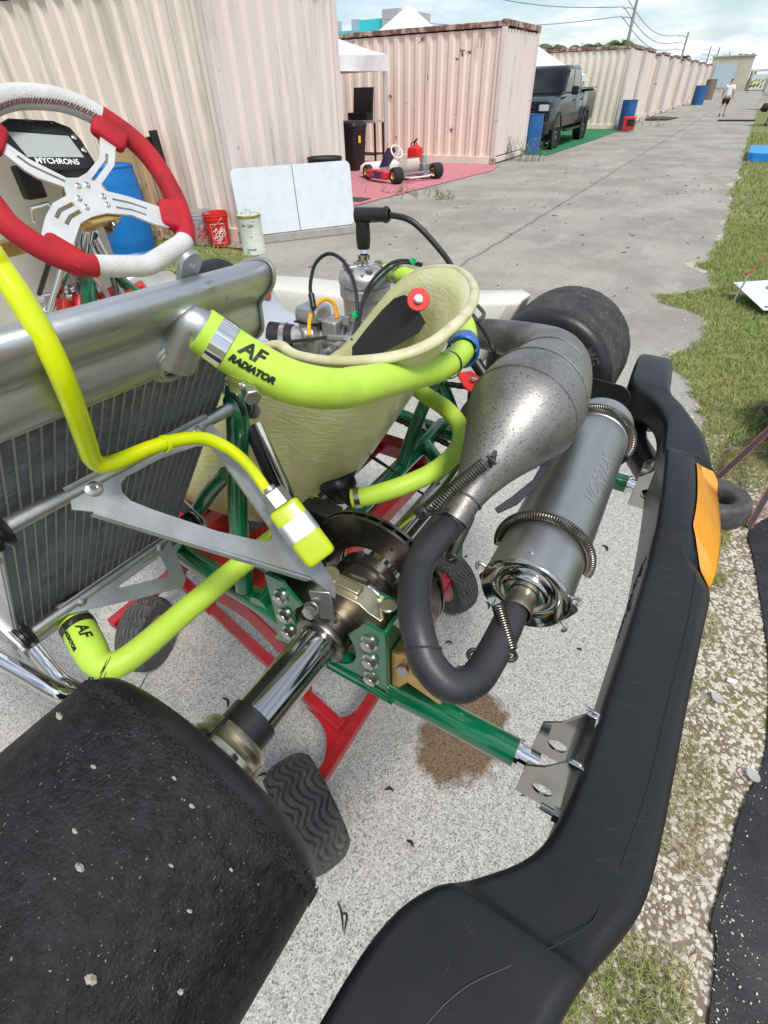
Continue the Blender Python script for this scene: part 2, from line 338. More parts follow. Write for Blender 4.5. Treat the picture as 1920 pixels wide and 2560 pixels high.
# ---------------------------------------------------------------- the ground and what lies on it
struct('ground', MB().box((0, 400, -.52), (2400, 2400, 1)), MT['earth'])
rnd = random.Random(7)
EDGE = [(-5, .335), (1.2, .335), (2.6, .32), (3.16, .295), (3.45, .22), (3.60, .16), (3.72, .085), (3.95, .03), (4.06, .03), (4.16, .156), (4.41, .187), (4.64, .225), (4.88, .209), (5.0, .08), (5.07, .0), (5.11, -.128), (5.2, -.18), (5.32, -.255), (5.37, -.264), (5.46, -.10), (5.58, .04), (5.71, .12), (5.9, .177), (6.3, .12), (6.6, -.02), (6.75, .06), (7.2, .081), (7.56, .108), (8.2, .182), (8.95, .133), (11, .123), (14, .10), (130, .10)]
def redge(y):
    k = NZ.noise(V((y * 4, 9.1, 0))) * .045 + NZ.noise(V((y * 13, 2.1, 0))) * .04 + NZ.noise(V((y * 31, 5.1, 0))) * .025
    if y > 11: k += NZ.noise(V((y * .9, 3.1, 0))) * .12
    if y < 1.15: k -= .10 * math.exp(-((y - .25) / .35) ** 2)
    for (y0, x0), (y1, x1) in zip(EDGE, EDGE[1:]):
        if y0 <= y <= y1: return x0 + (x1 - x0) * (y - y0) / (y1 - y0) + k
    return .1
ys = [-4 + i * .03 for i in range(0, 640)] + [15.2 + i * 1.2 for i in range(0, 84)]
mb = MB(); L = []; Rr = []
for y in ys:
    L.append((-4.75 + .12 * NZ.noise(V((y * 2, 0, 5))) if y < 5.1 else -40, y, 0)); Rr.append((redge(y) + .25, y, 0))
n_ = len(ys); mb.add(L + Rr, [(i, i + n_, i + n_ + 1, i + 1) for i in range(n_ - 1)])
struct('road', mb, MT['concrete'])
mb = MB(); A_ = [(redge(y), y, .004) for y in ys if y < 116]; B_ = [(9, y, .004) for y in ys if y < 116]; n_ = len(A_)
Cc = [(redge(y) + .9, y, .004) for y in ys if y < 116]
mb.add(A_ + Cc + B_, [(i, i + n_, i + n_ + 1, i + 1) for i in range(n_ - 1)] + [(i + n_, i + 2 * n_, i + 2 * n_ + 1, i + n_ + 1) for i in range(n_ - 1)])
v_ = struct('verge', mb, [MT['verge_soil'], MT['grass_soil']])
for p in v_.data.polygons: p.material_index = 0 if p.center.y < 2.6 else 1
yf = [y for y in ys if -.5 < y < 15]
fr_ = [(redge(y) + .05 - .26 * max(0, NZ.noise(V((y * 1.3, 4, 4))) + .25) - .05 * NZ.noise(V((y * 9, 1, 6))), y, .002) for y in yf]
mb = MB(); n_ = len(yf); mb.add(fr_ + [(redge(y) + .12, y, .002) for y in yf], [(i, i + n_, i + n_ + 1, i + 1) for i in range(n_ - 1)])
mat('sand', (.47, .41, .33), .95, col2=(.38, .36, .32), vs=9, bump=.5, bs=160, bdist=.004, layers=[((.26, .22, .17), 120, .56, .68, None), ((.55, .52, .46), 240, .6, .7, None)])
struct('sandy_edge', mb, MT['sand'])
mb = MB(); gl = [(-4.75 + .12 * NZ.noise(V((y * 2, 0, 5))) + .1, y, .003) for y in [-3 + i * .15 for i in range(54)]]
mb.add(gl + [(-30, p[1], .003) for p in gl], [(i, i + len(gl), i + len(gl) + 1, i + 1) for i in range(len(gl) - 1)])
struct('lawn', mb, MT['grass_soil'])
def blades(name, mat_, pts, lo, hi, wd, lean=.9, label=None):
    mb = MB()
    for (x, y) in pts:
        a = rnd.uniform(0, 2 * PI); h = rnd.uniform(lo, hi); ln = rnd.uniform(.2, lean) * h; d = V((math.cos(a), math.sin(a), 0)); s_ = V((-d.y, d.x, 0)) * wd * rnd.uniform(.6, 1.2)
        p = V((x, y, .002)); q = p + d * ln * .4 + V((0, 0, h * .6)); e = p + d * ln + V((0, 0, h * rnd.uniform(.6, 1)))
        mb.add([p - s_, p + s_, q + s_ * .7, q - s_ * .7, e], [(0, 1, 2, 3), (3, 2, 4)])
    o = ob(name, mb, mat_, None, 0); o['kind'] = 'stuff'; o['label'] = label; o['category'] = 'grass'; return o
def scatter(n, x0, x1, y0, y1, test, seed):
    r_ = random.Random(seed); out = []; k = 0
    while len(out) < n and k < n * 30:
        k += 1; x = r_.uniform(x0, x1); y = r_.uniform(y0, y1)
        if test(x, y): out.append((x, y))
    return out
def on_tarp(x, y): return x > .47 and y < 2.15
def near_grass(x, y):
    if x < redge(y) - .02 or on_tarp(x, y): return False
    return NZ.noise(V((x * 7, y * 5, 1.7))) + (.55 if y < .48 else 0) - (.25 if .55 < y < 1.6 else 0) + .35 * math.exp(-((x - redge(y)) / .05) ** 2) > .16
blades('grass_tufts', MT['grass'], scatter(9000, .15, .9, .0, 2.6, near_grass, 1), .012, .045, .0011, 1.2, 'short green tufts between the pale stones beside the black bumper')
blades('dry_grass', MT['grass_dry'], scatter(8000, .15, .9, .0, 3.4, lambda x, y: x > redge(y) and not on_tarp(x, y) and NZ.noise(V((x * 8, y * 6, 11))) > .05, 2), .012, .05, .0009, 1.8, 'dry straw coloured grass among the pale stones beside the bumper')
def verge_grass(x, y): return x > redge(y) - .03 + .05 * NZ.noise(V((x * 9, y * 9, 0))) and NZ.noise(V((x * 1.6, y * 1.3, 4))) > -.62 and NZ.noise(V((x * 6, y * 6, 2))) > -.5
blades('verge_grass', MT['grass'], scatter(64000, -.4, 1.5, 1.75, 9.0, lambda x, y: verge_grass(x, y) and not on_tarp(x, y) and (y > 2.7 or NZ.noise(V((x * 4, y * 4, 8))) > .35 - .5 * (y - 1.75)), 3), .012, .052, .0021, 1.5, 'green mown grass along the edge of the concrete lane')
blades('far_verge_grass', MT['grass'], scatter(14000, -.2, 2.6, 9.0, 26, verge_grass, 4), .03, .08, .006, 1.2, 'green grass further along the lane past the blue sheet')
blades('lawn_grass', MT['grass'], scatter(16000, -9.5, -4.5, 1.8, 5.15, lambda x, y: x < -4.72 + .25 * NZ.noise(V((x * 3, y * 3, 0))), 5), .02, .06, .0035, 1.3, 'green lawn in front of the cream container with barrels')
def stones(name, mat_, pts, lo, hi, seed, label, flat=.6):
    r_ = random.Random(seed); mb = MB(); t_ = (1 + 5 ** .5) / 2
    iv = [V(p).normalized() for p in ((-1, t_, 0), (1, t_, 0), (-1, -t_, 0), (1, -t_, 0), (0, -1, t_), (0, 1, t_), (0, -1, -t_), (0, 1, -t_), (t_, 0, -1), (t_, 0, 1), (-t_, 0, -1), (-t_, 0, 1))]
    fc = [(0, 11, 5), (0, 5, 1), (0, 1, 7), (0, 7, 10), (0, 10, 11), (1, 5, 9), (5, 11, 4), (11, 10, 2), (10, 7, 6), (7, 1, 8), (3, 9, 4), (3, 4, 2), (3, 2, 6), (3, 6, 8), (3, 8, 9), (4, 9, 5), (2, 4, 11), (6, 2, 10), (8, 6, 7), (9, 8, 1)]
    for p in pts:
        x, y = p[:2]; z = p[2] if len(p) > 2 else .003
        s_ = lo + (hi - lo) * r_.random() ** 2.2; a = r_.uniform(0, 2 * PI); ex, ey, ez = s_ * r_.uniform(.7, 1.3), s_ * r_.uniform(.6, 1), s_ * flat * r_.uniform(.6, 1)
        ca, sa = math.cos(a), math.sin(a)
        vs_ = []
        for q in iv:
            k = r_.uniform(.68, 1.18); X, Y, Z = q.x * ex * k, q.y * ey * k, q.z * ez * k
            vs_.append((x + X * ca - Y * sa, y + X * sa + Y * ca, z + Z))
        mb.add(vs_, fc)
    o = ob(name, mb, mat_, None, 28); o['kind'] = 'stuff'; o['label'] = label; o['category'] = 'gravel'; return o
def gravel_ok(x, y): return x > redge(y) - .01 and not (x > .51 + .1 * max(0, min(1, (y - .6) / .5)) and y < 2.15) and NZ.noise(V((x * 7, y * 5, 1.7))) < .32
stones('gravel', MT['stone'], scatter(10500, .1, .64, .0, 3.0, gravel_ok, 6), .0022, .0118, 7, 'loose pale limestone gravel along the edge of the concrete')
stones('white_gravel', MT['stone_white'], scatter(900, .15, .6, .0, 2.9, gravel_ok, 8), .004, .0135, 9, 'white limestone chips among the gravel beside the bumper')
stones('road_grit', MT['stone_white'], scatter(260, -4.2, .25, 2.6, 14, lambda x, y: True, 10), .006, .018, 11, 'scattered white grit on the concrete lane', .35)
stones('edge_grit', MT['stone_white'], [(p[0], p[1], .004) for p in scatter(1500, -.5, 1.0, 2.5, 10, lambda x, y: redge(y) - .14 < x < redge(y) + .12, 31)], .002, .008, 32, 'small pale chips along the edge between lane and grass', .5)
stones('tarp_grit', MT['stone_white'], [(p[0], p[1], .016) for p in scatter(300, .5, .80, .4, 2.0, lambda x, y: x > .505 + .1 * max(0, min(1, (y - .6) / .5)) and random.Random(int(x * 9999) + int(y * 777)).random() < math.exp(-(x - .5) * 26), 33)], .0006, .0034, 34, 'white limestone crumbs on the edge of the black tarpaulin', .5)
# bits of tyre rubber on the concrete
mb = MB(); r_ = random.Random(21)
for i in range(150):
    x, y = (r_.uniform(-3.8, .2), 2.4 + 14 * r_.random() ** 1.5) if i > 26 else (r_.uniform(-.9, .34), r_.uniform(.25, 2.2))
    a = r_.uniform(0, PI); l = r_.uniform(.012, .04) * (1 if i > 26 else .55)
    P_ = [(x, y, .005), (x + l * math.cos(a), y + l * math.sin(a), .008), (x + 2 * l * math.cos(a + .5), y + 2 * l * math.sin(a + .5), .005)]
    mb.tube(P_, [.002, .0045, .0015], n=5, k=3)
for P_ in ([(-0.2792,0.1935,0), (-0.2579,0.1792,0), (-0.2369,0.1528,0)], [(-0.2554,0.1806,0), (-0.245,0.1822,0), (-0.2336,0.1547,0)]): mb.tube([(p[0], p[1], .004) for p in P_], [.0012, .003, .0012], n=5, k=4)
o = ob('rubber_debris', mb, MT['crumb']); o['kind'] = 'stuff'; o['label'] = 'black crumbs of tyre rubber lying on the concrete'; o['category'] = 'debris'
# carpets
mat('pink_carpet', (.44, .155, .185), .95, col2=(.52, .21, .24), vs=6, stretch=(1, 5, 1), bump=.3, bs=300, layers=[((.33, .12, .14), 3, .6, .7, None)])
mat('green_carpet', (.012, .14, .055), .95, col2=(.02, .19, .08), vs=4, bump=.3, bs=200)
def carpet(name, label, mat_, outline, th=.012):
    mb = MB(); P_ = []
    for i, p in enumerate(outline):
        q = outline[(i + 1) % len(outline)]; k = max(1, int((V(q) - V(p)).length / .35))
        for j in range(k):
            t_ = j / k; P_.append((p[0] + (q[0] - p[0]) * t_ + .03 * NZ.noise(V((i + t_ * 5, 1, j))), p[1] + (q[1] - p[1]) * t_ + .03 * NZ.noise(V((i - t_ * 5, 7, j)))))
    mb.plate(P_, th, lambda u, v, h: (u, v, .008 + th / 2 + h + .006 * NZ.noise(V((u * 2, v * 2, 0)))))
    return tag(ob(name, mb, mat_), label, 'carpet')
carpet('pink_carpet', 'faded pink carpet laid under the canopy beside the rusty cream container', MT['pink_carpet'], [(-12, 8.0), (-5.35, 8.0), (-4.8, 13.2), (-5.0, 14.15), (-12, 14.15)])
carpet('green_carpet', 'green carpet laid under the black pickup truck', MT['green_carpet'], [(-11, 16.75), (-4.55, 16.75), (-4.45, 22), (-4.5, 27.2), (-11, 27.2)])
mat('dark_mat', (.05, .05, .05), .9)
tag(ob('rubber_mat', MB().box((-5.75, 8.6, .026), (.7, .35, .012)), MT['dark_mat']), 'small black rubber mat lying on the pink carpet', 'mat')
# ---------------------------------------------------------------- containers
def cont_mat(name, base, dirt, pink, rustamt=.70):
    m_ = bpy.data.materials.new(name); m_.use_nodes = True; t = m_.node_tree; b = t.nodes['Principled BSDF']
    c = N(t, 'ShaderNodeTexCoord').outputs['Object']
    oi = N(t, 'ShaderNodeObjectInfo'); va = N(t, 'ShaderNodeVectorMath', operation='ADD'); t.links.new(c, va.inputs[0])
    vm = N(t, 'ShaderNodeVectorMath', operation='SCALE'); vm.inputs[0].default_value = (17, 31, 3); t.links.new(oi.outputs['Random'], vm.inputs['Scale']); t.links.new(vm.outputs[0], va.inputs[1]); c = va.outputs[0]
    n = _noise(t, c, 1.1, 5, .6); cur = _mix(t, _ramp(t, n.outputs[0], .35, .65), base, pink)
    n = _noise(t, c, 3.4, 6, .65, (1, 1, .16)); cur = _mix(t, _ramp(t, n.outputs[0], .52, .74), cur, dirt)
    n = _noise(t, c, 9, 6, .7, (1, 1, .07)); f = N(t, 'ShaderNodeMath', operation='MULTIPLY'); f.inputs[1].default_value = .55; t.links.new(_ramp(t, n.outputs[0], .58, .72), f.inputs[0]); cur = _mix(t, f.outputs[0], cur, (.17, .15, .115))
    if name == 'paint_near': n = _noise(t, c, 1.5, 5, .6, (1, 1, .05)); cur = _mix(t, _ramp(t, n.outputs[0], .58, .70), cur, (.36, .36, .20))
    n = _noise(t, c, 2.3, 8, .75); cur = _mix(t, _ramp(t, n.outputs[0], rustamt, rustamt + .015), cur, (.10, .045, .03))
    t.links.new(cur, b.inputs['Base Color']); b.inputs['Roughness'].default_value = .62
    n = _noise(t, c, 40, 4, .6); bp = N(t, 'ShaderNodeBump'); bp.inputs['Strength'].default_value = .15; bp.inputs['Distance'].default_value = .004; t.links.new(n.outputs[0], bp.inputs['Height']); t.links.new(bp.outputs[0], b.inputs['Normal'])
    MT[name] = m_
cont_mat('paint_near', (.79, .675, .59), (.54, .49, .39), (.77, .63, .56), .80)
cont_mat('paint_rust', (.78, .66, .545), (.64, .56, .45), (.76, .61, .52), .625)
cont_mat('paint_cream', (.78, .69, .57), (.65, .59, .48), (.77, .64, .56), .74)
cont_mat('paint_end', (.68, .605, .575), (.50, .45, .41), (.68, .575, .545), .66)
mat('rail_rust', (.46, .33, .27), .7, col2=(.16, .075, .05), vs=5, lo=.42, hi=.55)
mat('moss', (.20, .22, .07), .9)
def corr(w, h, pitch, dep):
    mb = MB(); xs = []; x = 0
    while x < w - 1e-6:
        for a, d in ((0, 0), (.36, 0), (.5, dep), (.86, dep)):
            if x + a * pitch < w: xs.append((x + a * pitch, d))
        x += pitch
    xs.append((w, 0)); n = len(xs)
    mb.add([(x, d, 0) for x, d in xs] + [(x, d, h) for x, d in xs], [(i, i + 1, i + 1 + n, i + n) for i in range(n - 1)])
    return mb
def container(label, xe, y0, L_=12.19, side='paint_cream', end='paint_end', pitch=.29, epitch=.24, W_=2.438, H_=2.591, rz=0, group='shipping containers along the lane'):
    """origin at the lane-side corner nearest the camera; runs back along -X"""
    t = thing('shipping_container', label, 'container', (xe, y0, 0), rz, group)
    rotN = M.Rotation(PI, 4, 'Z')
    for nm, my in (('side_panel', .035), ('side_panel', W_ - .035)):
        s_ = corr(L_ - .2, H_ - .30, pitch, .036)
        if my < 1: s_.v = [(-.1 - x, my + d, z + .16) for x, d, z in s_.v]
        else: s_.v = [(-.1 - x, my - d, z + .16) for x, d, z in s_.v]
        ob('side_panel', s_, MT[side], t, 25)
    e = corr(W_ - .2, H_ - .30, epitch, .048); e.v = [(-.03 - d, .1 + x, z + .16) for x, d, z in e.v]; ob('end_panel', e, MT[end], t, 25)
    e = corr(W_ - .2, H_ - .30, epitch, .048); e.v = [(-L_ + .03 + d, .1 + x, z + .16) for x, d, z in e.v]; ob('end_panel', e, MT[end], t, 25)
    for x in (-.055, -L_ + .055):
        for y in (.055, W_ - .055): ob('corner_post', MB().box((x, y, H_ / 2), (.11, .11, H_ - .24)), MT[end], t, 0, .008)
        for z in (.08, H_ - .05): ob('end_rail', MB().box((x, W_ / 2, z), (.09, W_ - .22, .1)), MT['rail_rust' if z > 1 else end], t, 0, .006)
        for y in (.06, W_ - .06):
            for z in (.06, H_ - .06): ob('corner_casting', MB().box((x, y, z), (.125, .125, .12)), MT['rail_rust'], t, 0, .01)
    for y in (.035, W_ - .035):
        for z in (.08, H_ - .07): ob('side_rail', MB().box((-L_ / 2, y, z), (L_ - .24, .06, .16 if z < 1 else .09)), MT['rail_rust' if z > 1 else side], t, 0, .006)
    r_ = corr(L_ - .2, W_ - .16, pitch, .022); r_.v = [(-.1 - x, .08 + z, H_ - .045 + d) for x, d, z in r_.v]; ob('roof', r_, MT['rail_rust'], t, 25)
    return t
container('large cream container with green algae streaks behind the leaning white folding table', -5.2, 5.32, side='paint_near', pitch=.34, epitch=.29)
container('rust spotted pink cream container between the pink carpet and the black pickup', -5.2, 14.3, side='paint_rust', epitch=.2)
c3 = container('cream container with red generator and blue drum at its corner', -4.75, 27.3)
for i, (yy, xe, lb) in enumerate(((30.6, -4.75, 'pink container standing close against the one with the generator'), (36.2, -4.8, 'cream container just before the flattened black sheets on the lane edge'),
        (41.2, -4.8, 'pale container in the far row, second before the small blue drum'), (47.2, -4.8, 'pale container in the far row, next before the small blue drum'),
        (53.2, -4.8, 'pale container beside the small blue drum far down the lane'), (60, -4.8, 'pale container between the blue drum and the brown bin far away'), (67.5, -4.8, 'last pink container of the row by the brown bin'))):
    d = dup(c3, (xe, yy, 0), 0, lb)
# algae streak lines on the near container are in the paint; hanging latch on the second container
tag(ob('wall_bracket', MB().tube([(-5.75, 14.285, 2.36), (-5.75, 14.27, 2.36), (-5.75, 14.27, 2.15), (-5.83, 14.27, 2.15), (-5.83, 14.27, 2.36), (-5.83, 14.285, 2.36)], .008, n=6, k=1), MT['rust_steel']), 'small rusty steel loop hanging high on the rust spotted container', 'bracket')

# ---------------------------------------------------------------- things along the lane
mat('tent', (.74, .75, .76), .6, sss=.1, col2=(.66, .67, .68), vs=5)
mat('tent_pole', (.6, .62, .64), .4, .6)
mat('black_mat', (.012, .012, .013), .55)
mat('blue_drum', (.006, .16, .48), .38, col2=(.008, .13, .40), vs=6, layers=[((.10, .12, .15), 9, .68, .8, None)])
mat('blue_drum2', (.012, .085, .26), .45, col2=(.02, .11, .3), vs=8, layers=[((.22, .12, .08), 7, .62, .75, None)])
mat('red_drum', (.55, .02, .025), .4)
mat('white_plastic', (.62, .67, .70), .45, col2=(.57, .62, .66), vs=8, bump=.05, bs=300, layers=[((.42, .43, .42), 26, .66, .76, None)])
mat('clear_plastic', (.52, .50, .50), .35, trans=.35)
mat('can_white', (.55, .60, .52), .45, col2=(.48, .53, .45), vs=12, layers=[((.13, .12, .06), 22, .60, .66, None)])
mat('can_rim', (.30, .32, .06), .5, col2=(.2, .12, .05), vs=20)
mat('osb', (.50, .31, .15), .8, col2=(.60, .41, .22), vs=30)
mat('wood', (.42, .30, .18), .8, col2=(.34, .24, .14), vs=9, stretch=(1, 1, .2))
mat('concrete_block', (.36, .34, .31), .9, col2=(.28, .27, .25), vs=12)
mat('turquoise', (.06, .52, .56), .7)
mat('grey_wall', (.42, .43, .46), .8)
mat('glass', (.02, .025, .03), .06, coat=1)
mat('truck_paint', (.004, .005, .0065), .14, coat=.2, spec=.32)
mat('truck_trim', (.012, .012, .012), .5)
mat('lamp_glass', (.6, .6, .6), .12, coat=1)
mat('skin', (.42, .24, .16), .5, sss=.1)
mat('shirt', (.72, .73, .76), .8)
mat('shorts', (.012, .012, .014), .8)
mat('hair', (.03, .018, .012), .7)
mat('pole_wood', (.30, .29, .28), .9)
mat('wire', (.22, .23, .25), .8)
mat('leaf', (.055, .10, .03), .6, col2=(.09, .13, .045), vs=2)
mat('trunk', (.20, .16, .12), .9)
def drum(label, loc, r, h, m_, name='drum', ribs=(.33, .66), group=None, tilt=0, barrel=0, rim=None):
    t = thing(name, label, 'drum', loc, 0, group)
    pr = [(0, 0), (r * .96, 0), (r, .01)]
    for i in range(1, 24):
        f = i / 24; b_ = 1 + barrel * math.sin(PI * f) - barrel
        for q in ribs: b_ += .022 * math.exp(-((f - q) / .018) ** 2)
        pr.append((r * b_, h * f))
    pr += [(r * (1 - barrel), h - .006), (r * (.97 - barrel), h), (r * (.95 - barrel), h - .012), (0, h - .014)]
    ob('body', MB().lathe(pr, ax=(0, 0, 1), n=36), m_, t)
    ob('rim', MB().lathe([(r * (.99 - barrel), h - .02), (r * (1.025 - barrel), h - .012), (r * (1.02 - barrel), h + .006), (r * (.96 - barrel), h + .004)], ax=(0, 0, 1), n=36), rim or m_, t)
    t.rotation_euler[0] = tilt
    return t
# white folding table on its edge against the container
t = thing('folding_table', 'white plastic folding table stood on its long edge against the container', 'table')
P1, P2 = V((-5.1329,5.199,0.085)), V((-4.2438,6.4493,0.085))
ux = V((P2 - P1)).normalized(); up = (V((0, 0, 1)) + V((-.78, .62, 0)) * .12).normalized(); nn = ux.cross(up)
W_ = (P2 - P1).length; H_ = .71
for i in (0, 1):
    x0, x1 = (0, W_ / 2 - .004) if i == 0 else (W_ / 2 + .004, W_)
    r_ = .07
    if i == 0: pl = [(x1, 0), (x1, H_)] + arc(x0 + r_, H_ - r_, r_, 90, 180, 6) + arc(x0 + r_, r_, r_, 180, 270, 6)
    else: pl = arc(x1 - r_, r_, r_, 270, 360, 6) + arc(x1 - r_, H_ - r_, r_, 0, 90, 6) + [(x0, H_), (x0, 0)]
    ob('table_leaf', MB().plate(pl, .045, lambda u, v, h: P1 + ux * u + up * (v + .02) + nn * h), MT['white_plastic'], t, 40, .008)
ob('hinge', MB().bar(P1 + ux * W_ / 2 + up * .025 + nn * .0, P1 + ux * W_ / 2 + up * (H_ + .015), .010, .03, nn), MT['truck_trim'], t)
drum('open black plastic drum standing behind the folding table', (-4.905, 6.80, 0), .235, .80, MT['black_mat'], ribs=(.5,))
drum('large bright blue plastic barrel standing on the lawn behind the steering wheel', (-6.22, 4.38, 0), .29, .90, MT['blue_drum'], 'barrel', (.16, .84, .5), barrel=.09)
drum('blue steel drum standing between the rusty container and the black pickup', (-5.20, 17.08, 0), .285, .88, MT['blue_drum2'], group='steel drums')
drum('blue drum standing behind the red generator', (-4.35, 26.75, 0), .28, .95, MT['blue_drum2'], group='steel drums')
drum('small blue drum far along the lane with rubbish on top', (-4.1, 55.5, 0), .42, 1.15, MT['blue_drum2'], group='steel drums')
drum('brown bin by the last container of the row', (-4.4, 69.5, 0), .45, 1.5, MT['rust_steel'], 'bin')
def bucket(label, loc, body, rim, lid=False):
    t = thing('bucket', label, 'bucket', loc)
    h, r0, r1 = .37, .125, .15
    ob('body', MB().lathe([(0, 0), (r0, 0), (r0 + .003, .01), (r1 - .008, h * .78), (r1, h * .79), (r1 + .002, h * .9), (r1 + .008, h * .91), (r1 + .008, h * .93), (r1 + .002, h * .94), (r1 + .006, h), (r1 - .004, h), (r1 - .012, h * .8), (r0 - .004, .02), (0, .02)], ax=(0, 0, 1), n=36), body, t)
    ob('handle', MB().tube([(r1 * math.cos(a) * 1.04, r1 * math.sin(a) * 1.04, h * .88 - .11 * math.sin((a - 3.4) / 2.6 * PI)) for a in [3.4 + i * .26 for i in range(11)]], .003, n=6, k=2), MT['zinc'], t)
    an0 = math.atan2(-loc[1], -loc[0])
    def cyl(u, v):
        a = an0 + u / .145; rr = .13 + .018 * (v + .15) / .3 + .0035; return (rr * math.cos(a), rr * math.sin(a), .15 + v)
    c45, s45 = math.cos(.72), math.sin(.72)
    for i, (w_, sz) in enumerate((('THE', .036), ('HOME', .066), ('DEPOT', .055))):
        ob('lettering', text(w_, sz, lambda u, v, i=i: cyl(u * c45 - (v + .052 - i * .052) * s45, u * s45 + (v + .052 - i * .052) * c45), off=.0012), rim, t, 0)
    fr = MB()
    for a, b_ in (((-.085, -.105), (.085, -.105)), ((.085, -.105), (.085, .11)), ((.085, .11), (-.085, .11)), ((-.085, .11), (-.085, -.105))):
        fr.tube([cyl(a[0] + (b_[0] - a[0]) * i / 8, a[1] + (b_[1] - a[1]) * i / 8) for i in range(9)], .0018, n=4, k=1)
    ob('label_border', fr, rim, t)
    return t
bucket('red plastic bucket with white diagonal lettering next to the folding table', (-5.4617,5.1327,0), MT['red_plastic'], MT['white_print'])
bucket('hazy clear plastic bucket beside the red bucket', (-5.7478,5.1241,0), MT['clear_plastic'], MT['red_plastic'])
t = thing('paint_can', 'tall white metal can with peeling paint and wire handle on the lawn edge', 'can', (-4.7696,4.997,0))
ob('body', MB().lathe([(0, 0), (.136, 0), (.138, .006), (.135, .012), (.135, .40), (.138, .408), (.138, .414), (.132, .414), (.132, .4), (0, .4)], ax=(0, 0, 1), n=36), MT['can_white'], t)
ob('rim', MB().lathe([(.136, .385), (.1395, .39), (.1395, .412), (.136, .415)], ax=(0, 0, 1), n=36), MT['can_rim'], t)
ob('handle', MB().tube([(-.04, 0, .41), (-.04, 0, .455), (.04, 0, .455), (.04, 0, .41)], .004, n=6, k=1), MT['zinc'], t)
can0 = V((-4.7696,4.997,0)); ca = math.atan2(-can0.y, -can0.x)
def cyl2(u, v, a0=ca - .25): return (.1362 * math.cos(a0 + u / .136), .1362 * math.sin(a0 + u / .136), v)
for w_, sz, v in (('PP 1200', .042, .31), ('THINNER', .030, .06), ('- - - - - - -', .022, .27), ('- - - - - - - -', .022, .24), ('- - - - - -', .022, .2)):
    ob('lettering', text(w_, sz, lambda u, vv, v=v: cyl2(u, v + vv), off=.0006), MT['print'], t, 0)
tag(ob('concrete_slab', MB().box((-4.72, 5.98, .05), (.30, 1.3, .1), M.Rotation(-.65, 3, 'Z')), MT['concrete_block'], None, 0, .012), 'grey concrete slab lying under the folding table', 'slab')
# timber beside the barrel
t = thing('plywood_crate', 'tall plywood crate with pine battens leaning by the barrel', 'crate', (-6.62, 5.05, 0), -.1)
ob('panel', MB().box((-.18, 0, .6), (.75, .05, 1.18)), MT['osb'], t, 0, .004)
for x in (-.53, .17): ob('batten', MB().box((x, -.05, .62), (.07, .05, 1.24)), MT['wood'], t, 0, .004)
for z in (.08, .62, 1.2): ob('batten', MB().box((-.18, -.051, z), (.77, .052, .07)), MT['wood'], t, 0, .004)
t = thing('timber_stack', 'dark and pale boards leaning against the container beside the crate', 'timber', (-6.32, 5.14, 0), -.1)
for i in range(4): ob('board', MB().box((-.06 + i * .062, .02 * (i % 2), .50 + .03 * i), (.05, .09, 1.0 + .06 * i), M.Rotation(.05, 3, 'X')), MT['wood' if i < 2 else 'black_mat'], t, 0, .004)
# canopy over the pink carpet
def canopy(label, x0, x1, y0, y1, he, hp, val=.28, group='white pop-up canopies between the containers'):
    t = thing('canopy', label, 'canopy', ((x0 + x1) / 2, (y0 + y1) / 2, 0), 0, group); dx, dy = (x1 - x0) / 2, (y1 - y0) / 2
    mb = MB(); R = []
    for k in range(9):
        f = k / 8; s_ = 1 - f; z = he + (hp - he) * (f ** 1.25)
        ring = []
        for (ax_, ay, bx, by) in ((-1, -1, 1, -1), (1, -1, 1, 1), (1, 1, -1, 1), (-1, 1, -1, -1)):
            for j in range(10):
                g = j / 10; x, y = ax_ + (bx - ax_) * g, ay + (by - ay) * g
                ring.append((x * dx * s_, y * dy * s_, z - .05 * math.sin(PI * g) * s_))
        R.append(ring)
    ob('roof', mb.rings(R, False), MT['tent'], t, 60)
    mb = MB(); R2 = []
    for k in range(4): R2.append([(p[0] * (1 + .01 * math.sin(i * 1.3) * k), p[1] * (1 + .01 * math.sin(i * 1.7) * k), p[2] - val * k / 3 + (.035 * abs(math.sin(i * PI / 10)) if k == 3 else 0)) for i, p in enumerate(R[0])])
    ob('valance', mb.rings(R2, False), MT['tent'], t, 60)
    for sx_ in (-1, 1):
        for sy_ in (-1, 1): ob('post', MB().cyl((sx_ * (dx - .05), sy_ * (dy - .05), 0), (sx_ * (dx - .05), sy_ * (dy - .05), he), .022, n=10), MT['tent_pole'], t)
    for j in range(8): ob('tie_strap', MB().box((dx * (-.9 + .25 * j), -dy, he - val - .12), (.025, .004, .2)), MT['tent'], t, 0)
    return t
canopy('white canopy with scalloped valance over the pink carpet', -11.6, -7.45, 9.2, 13.0, 2.08, 2.95)
canopy('white peaked canopy showing above the rust spotted container', -13.7, -9.7, 20, 24, 2.3, 3.75)
canopy('white canopy behind the cab of the black pickup', -10.2, -6.2, 22.8, 26.6, 1.75, 2.85, .2)
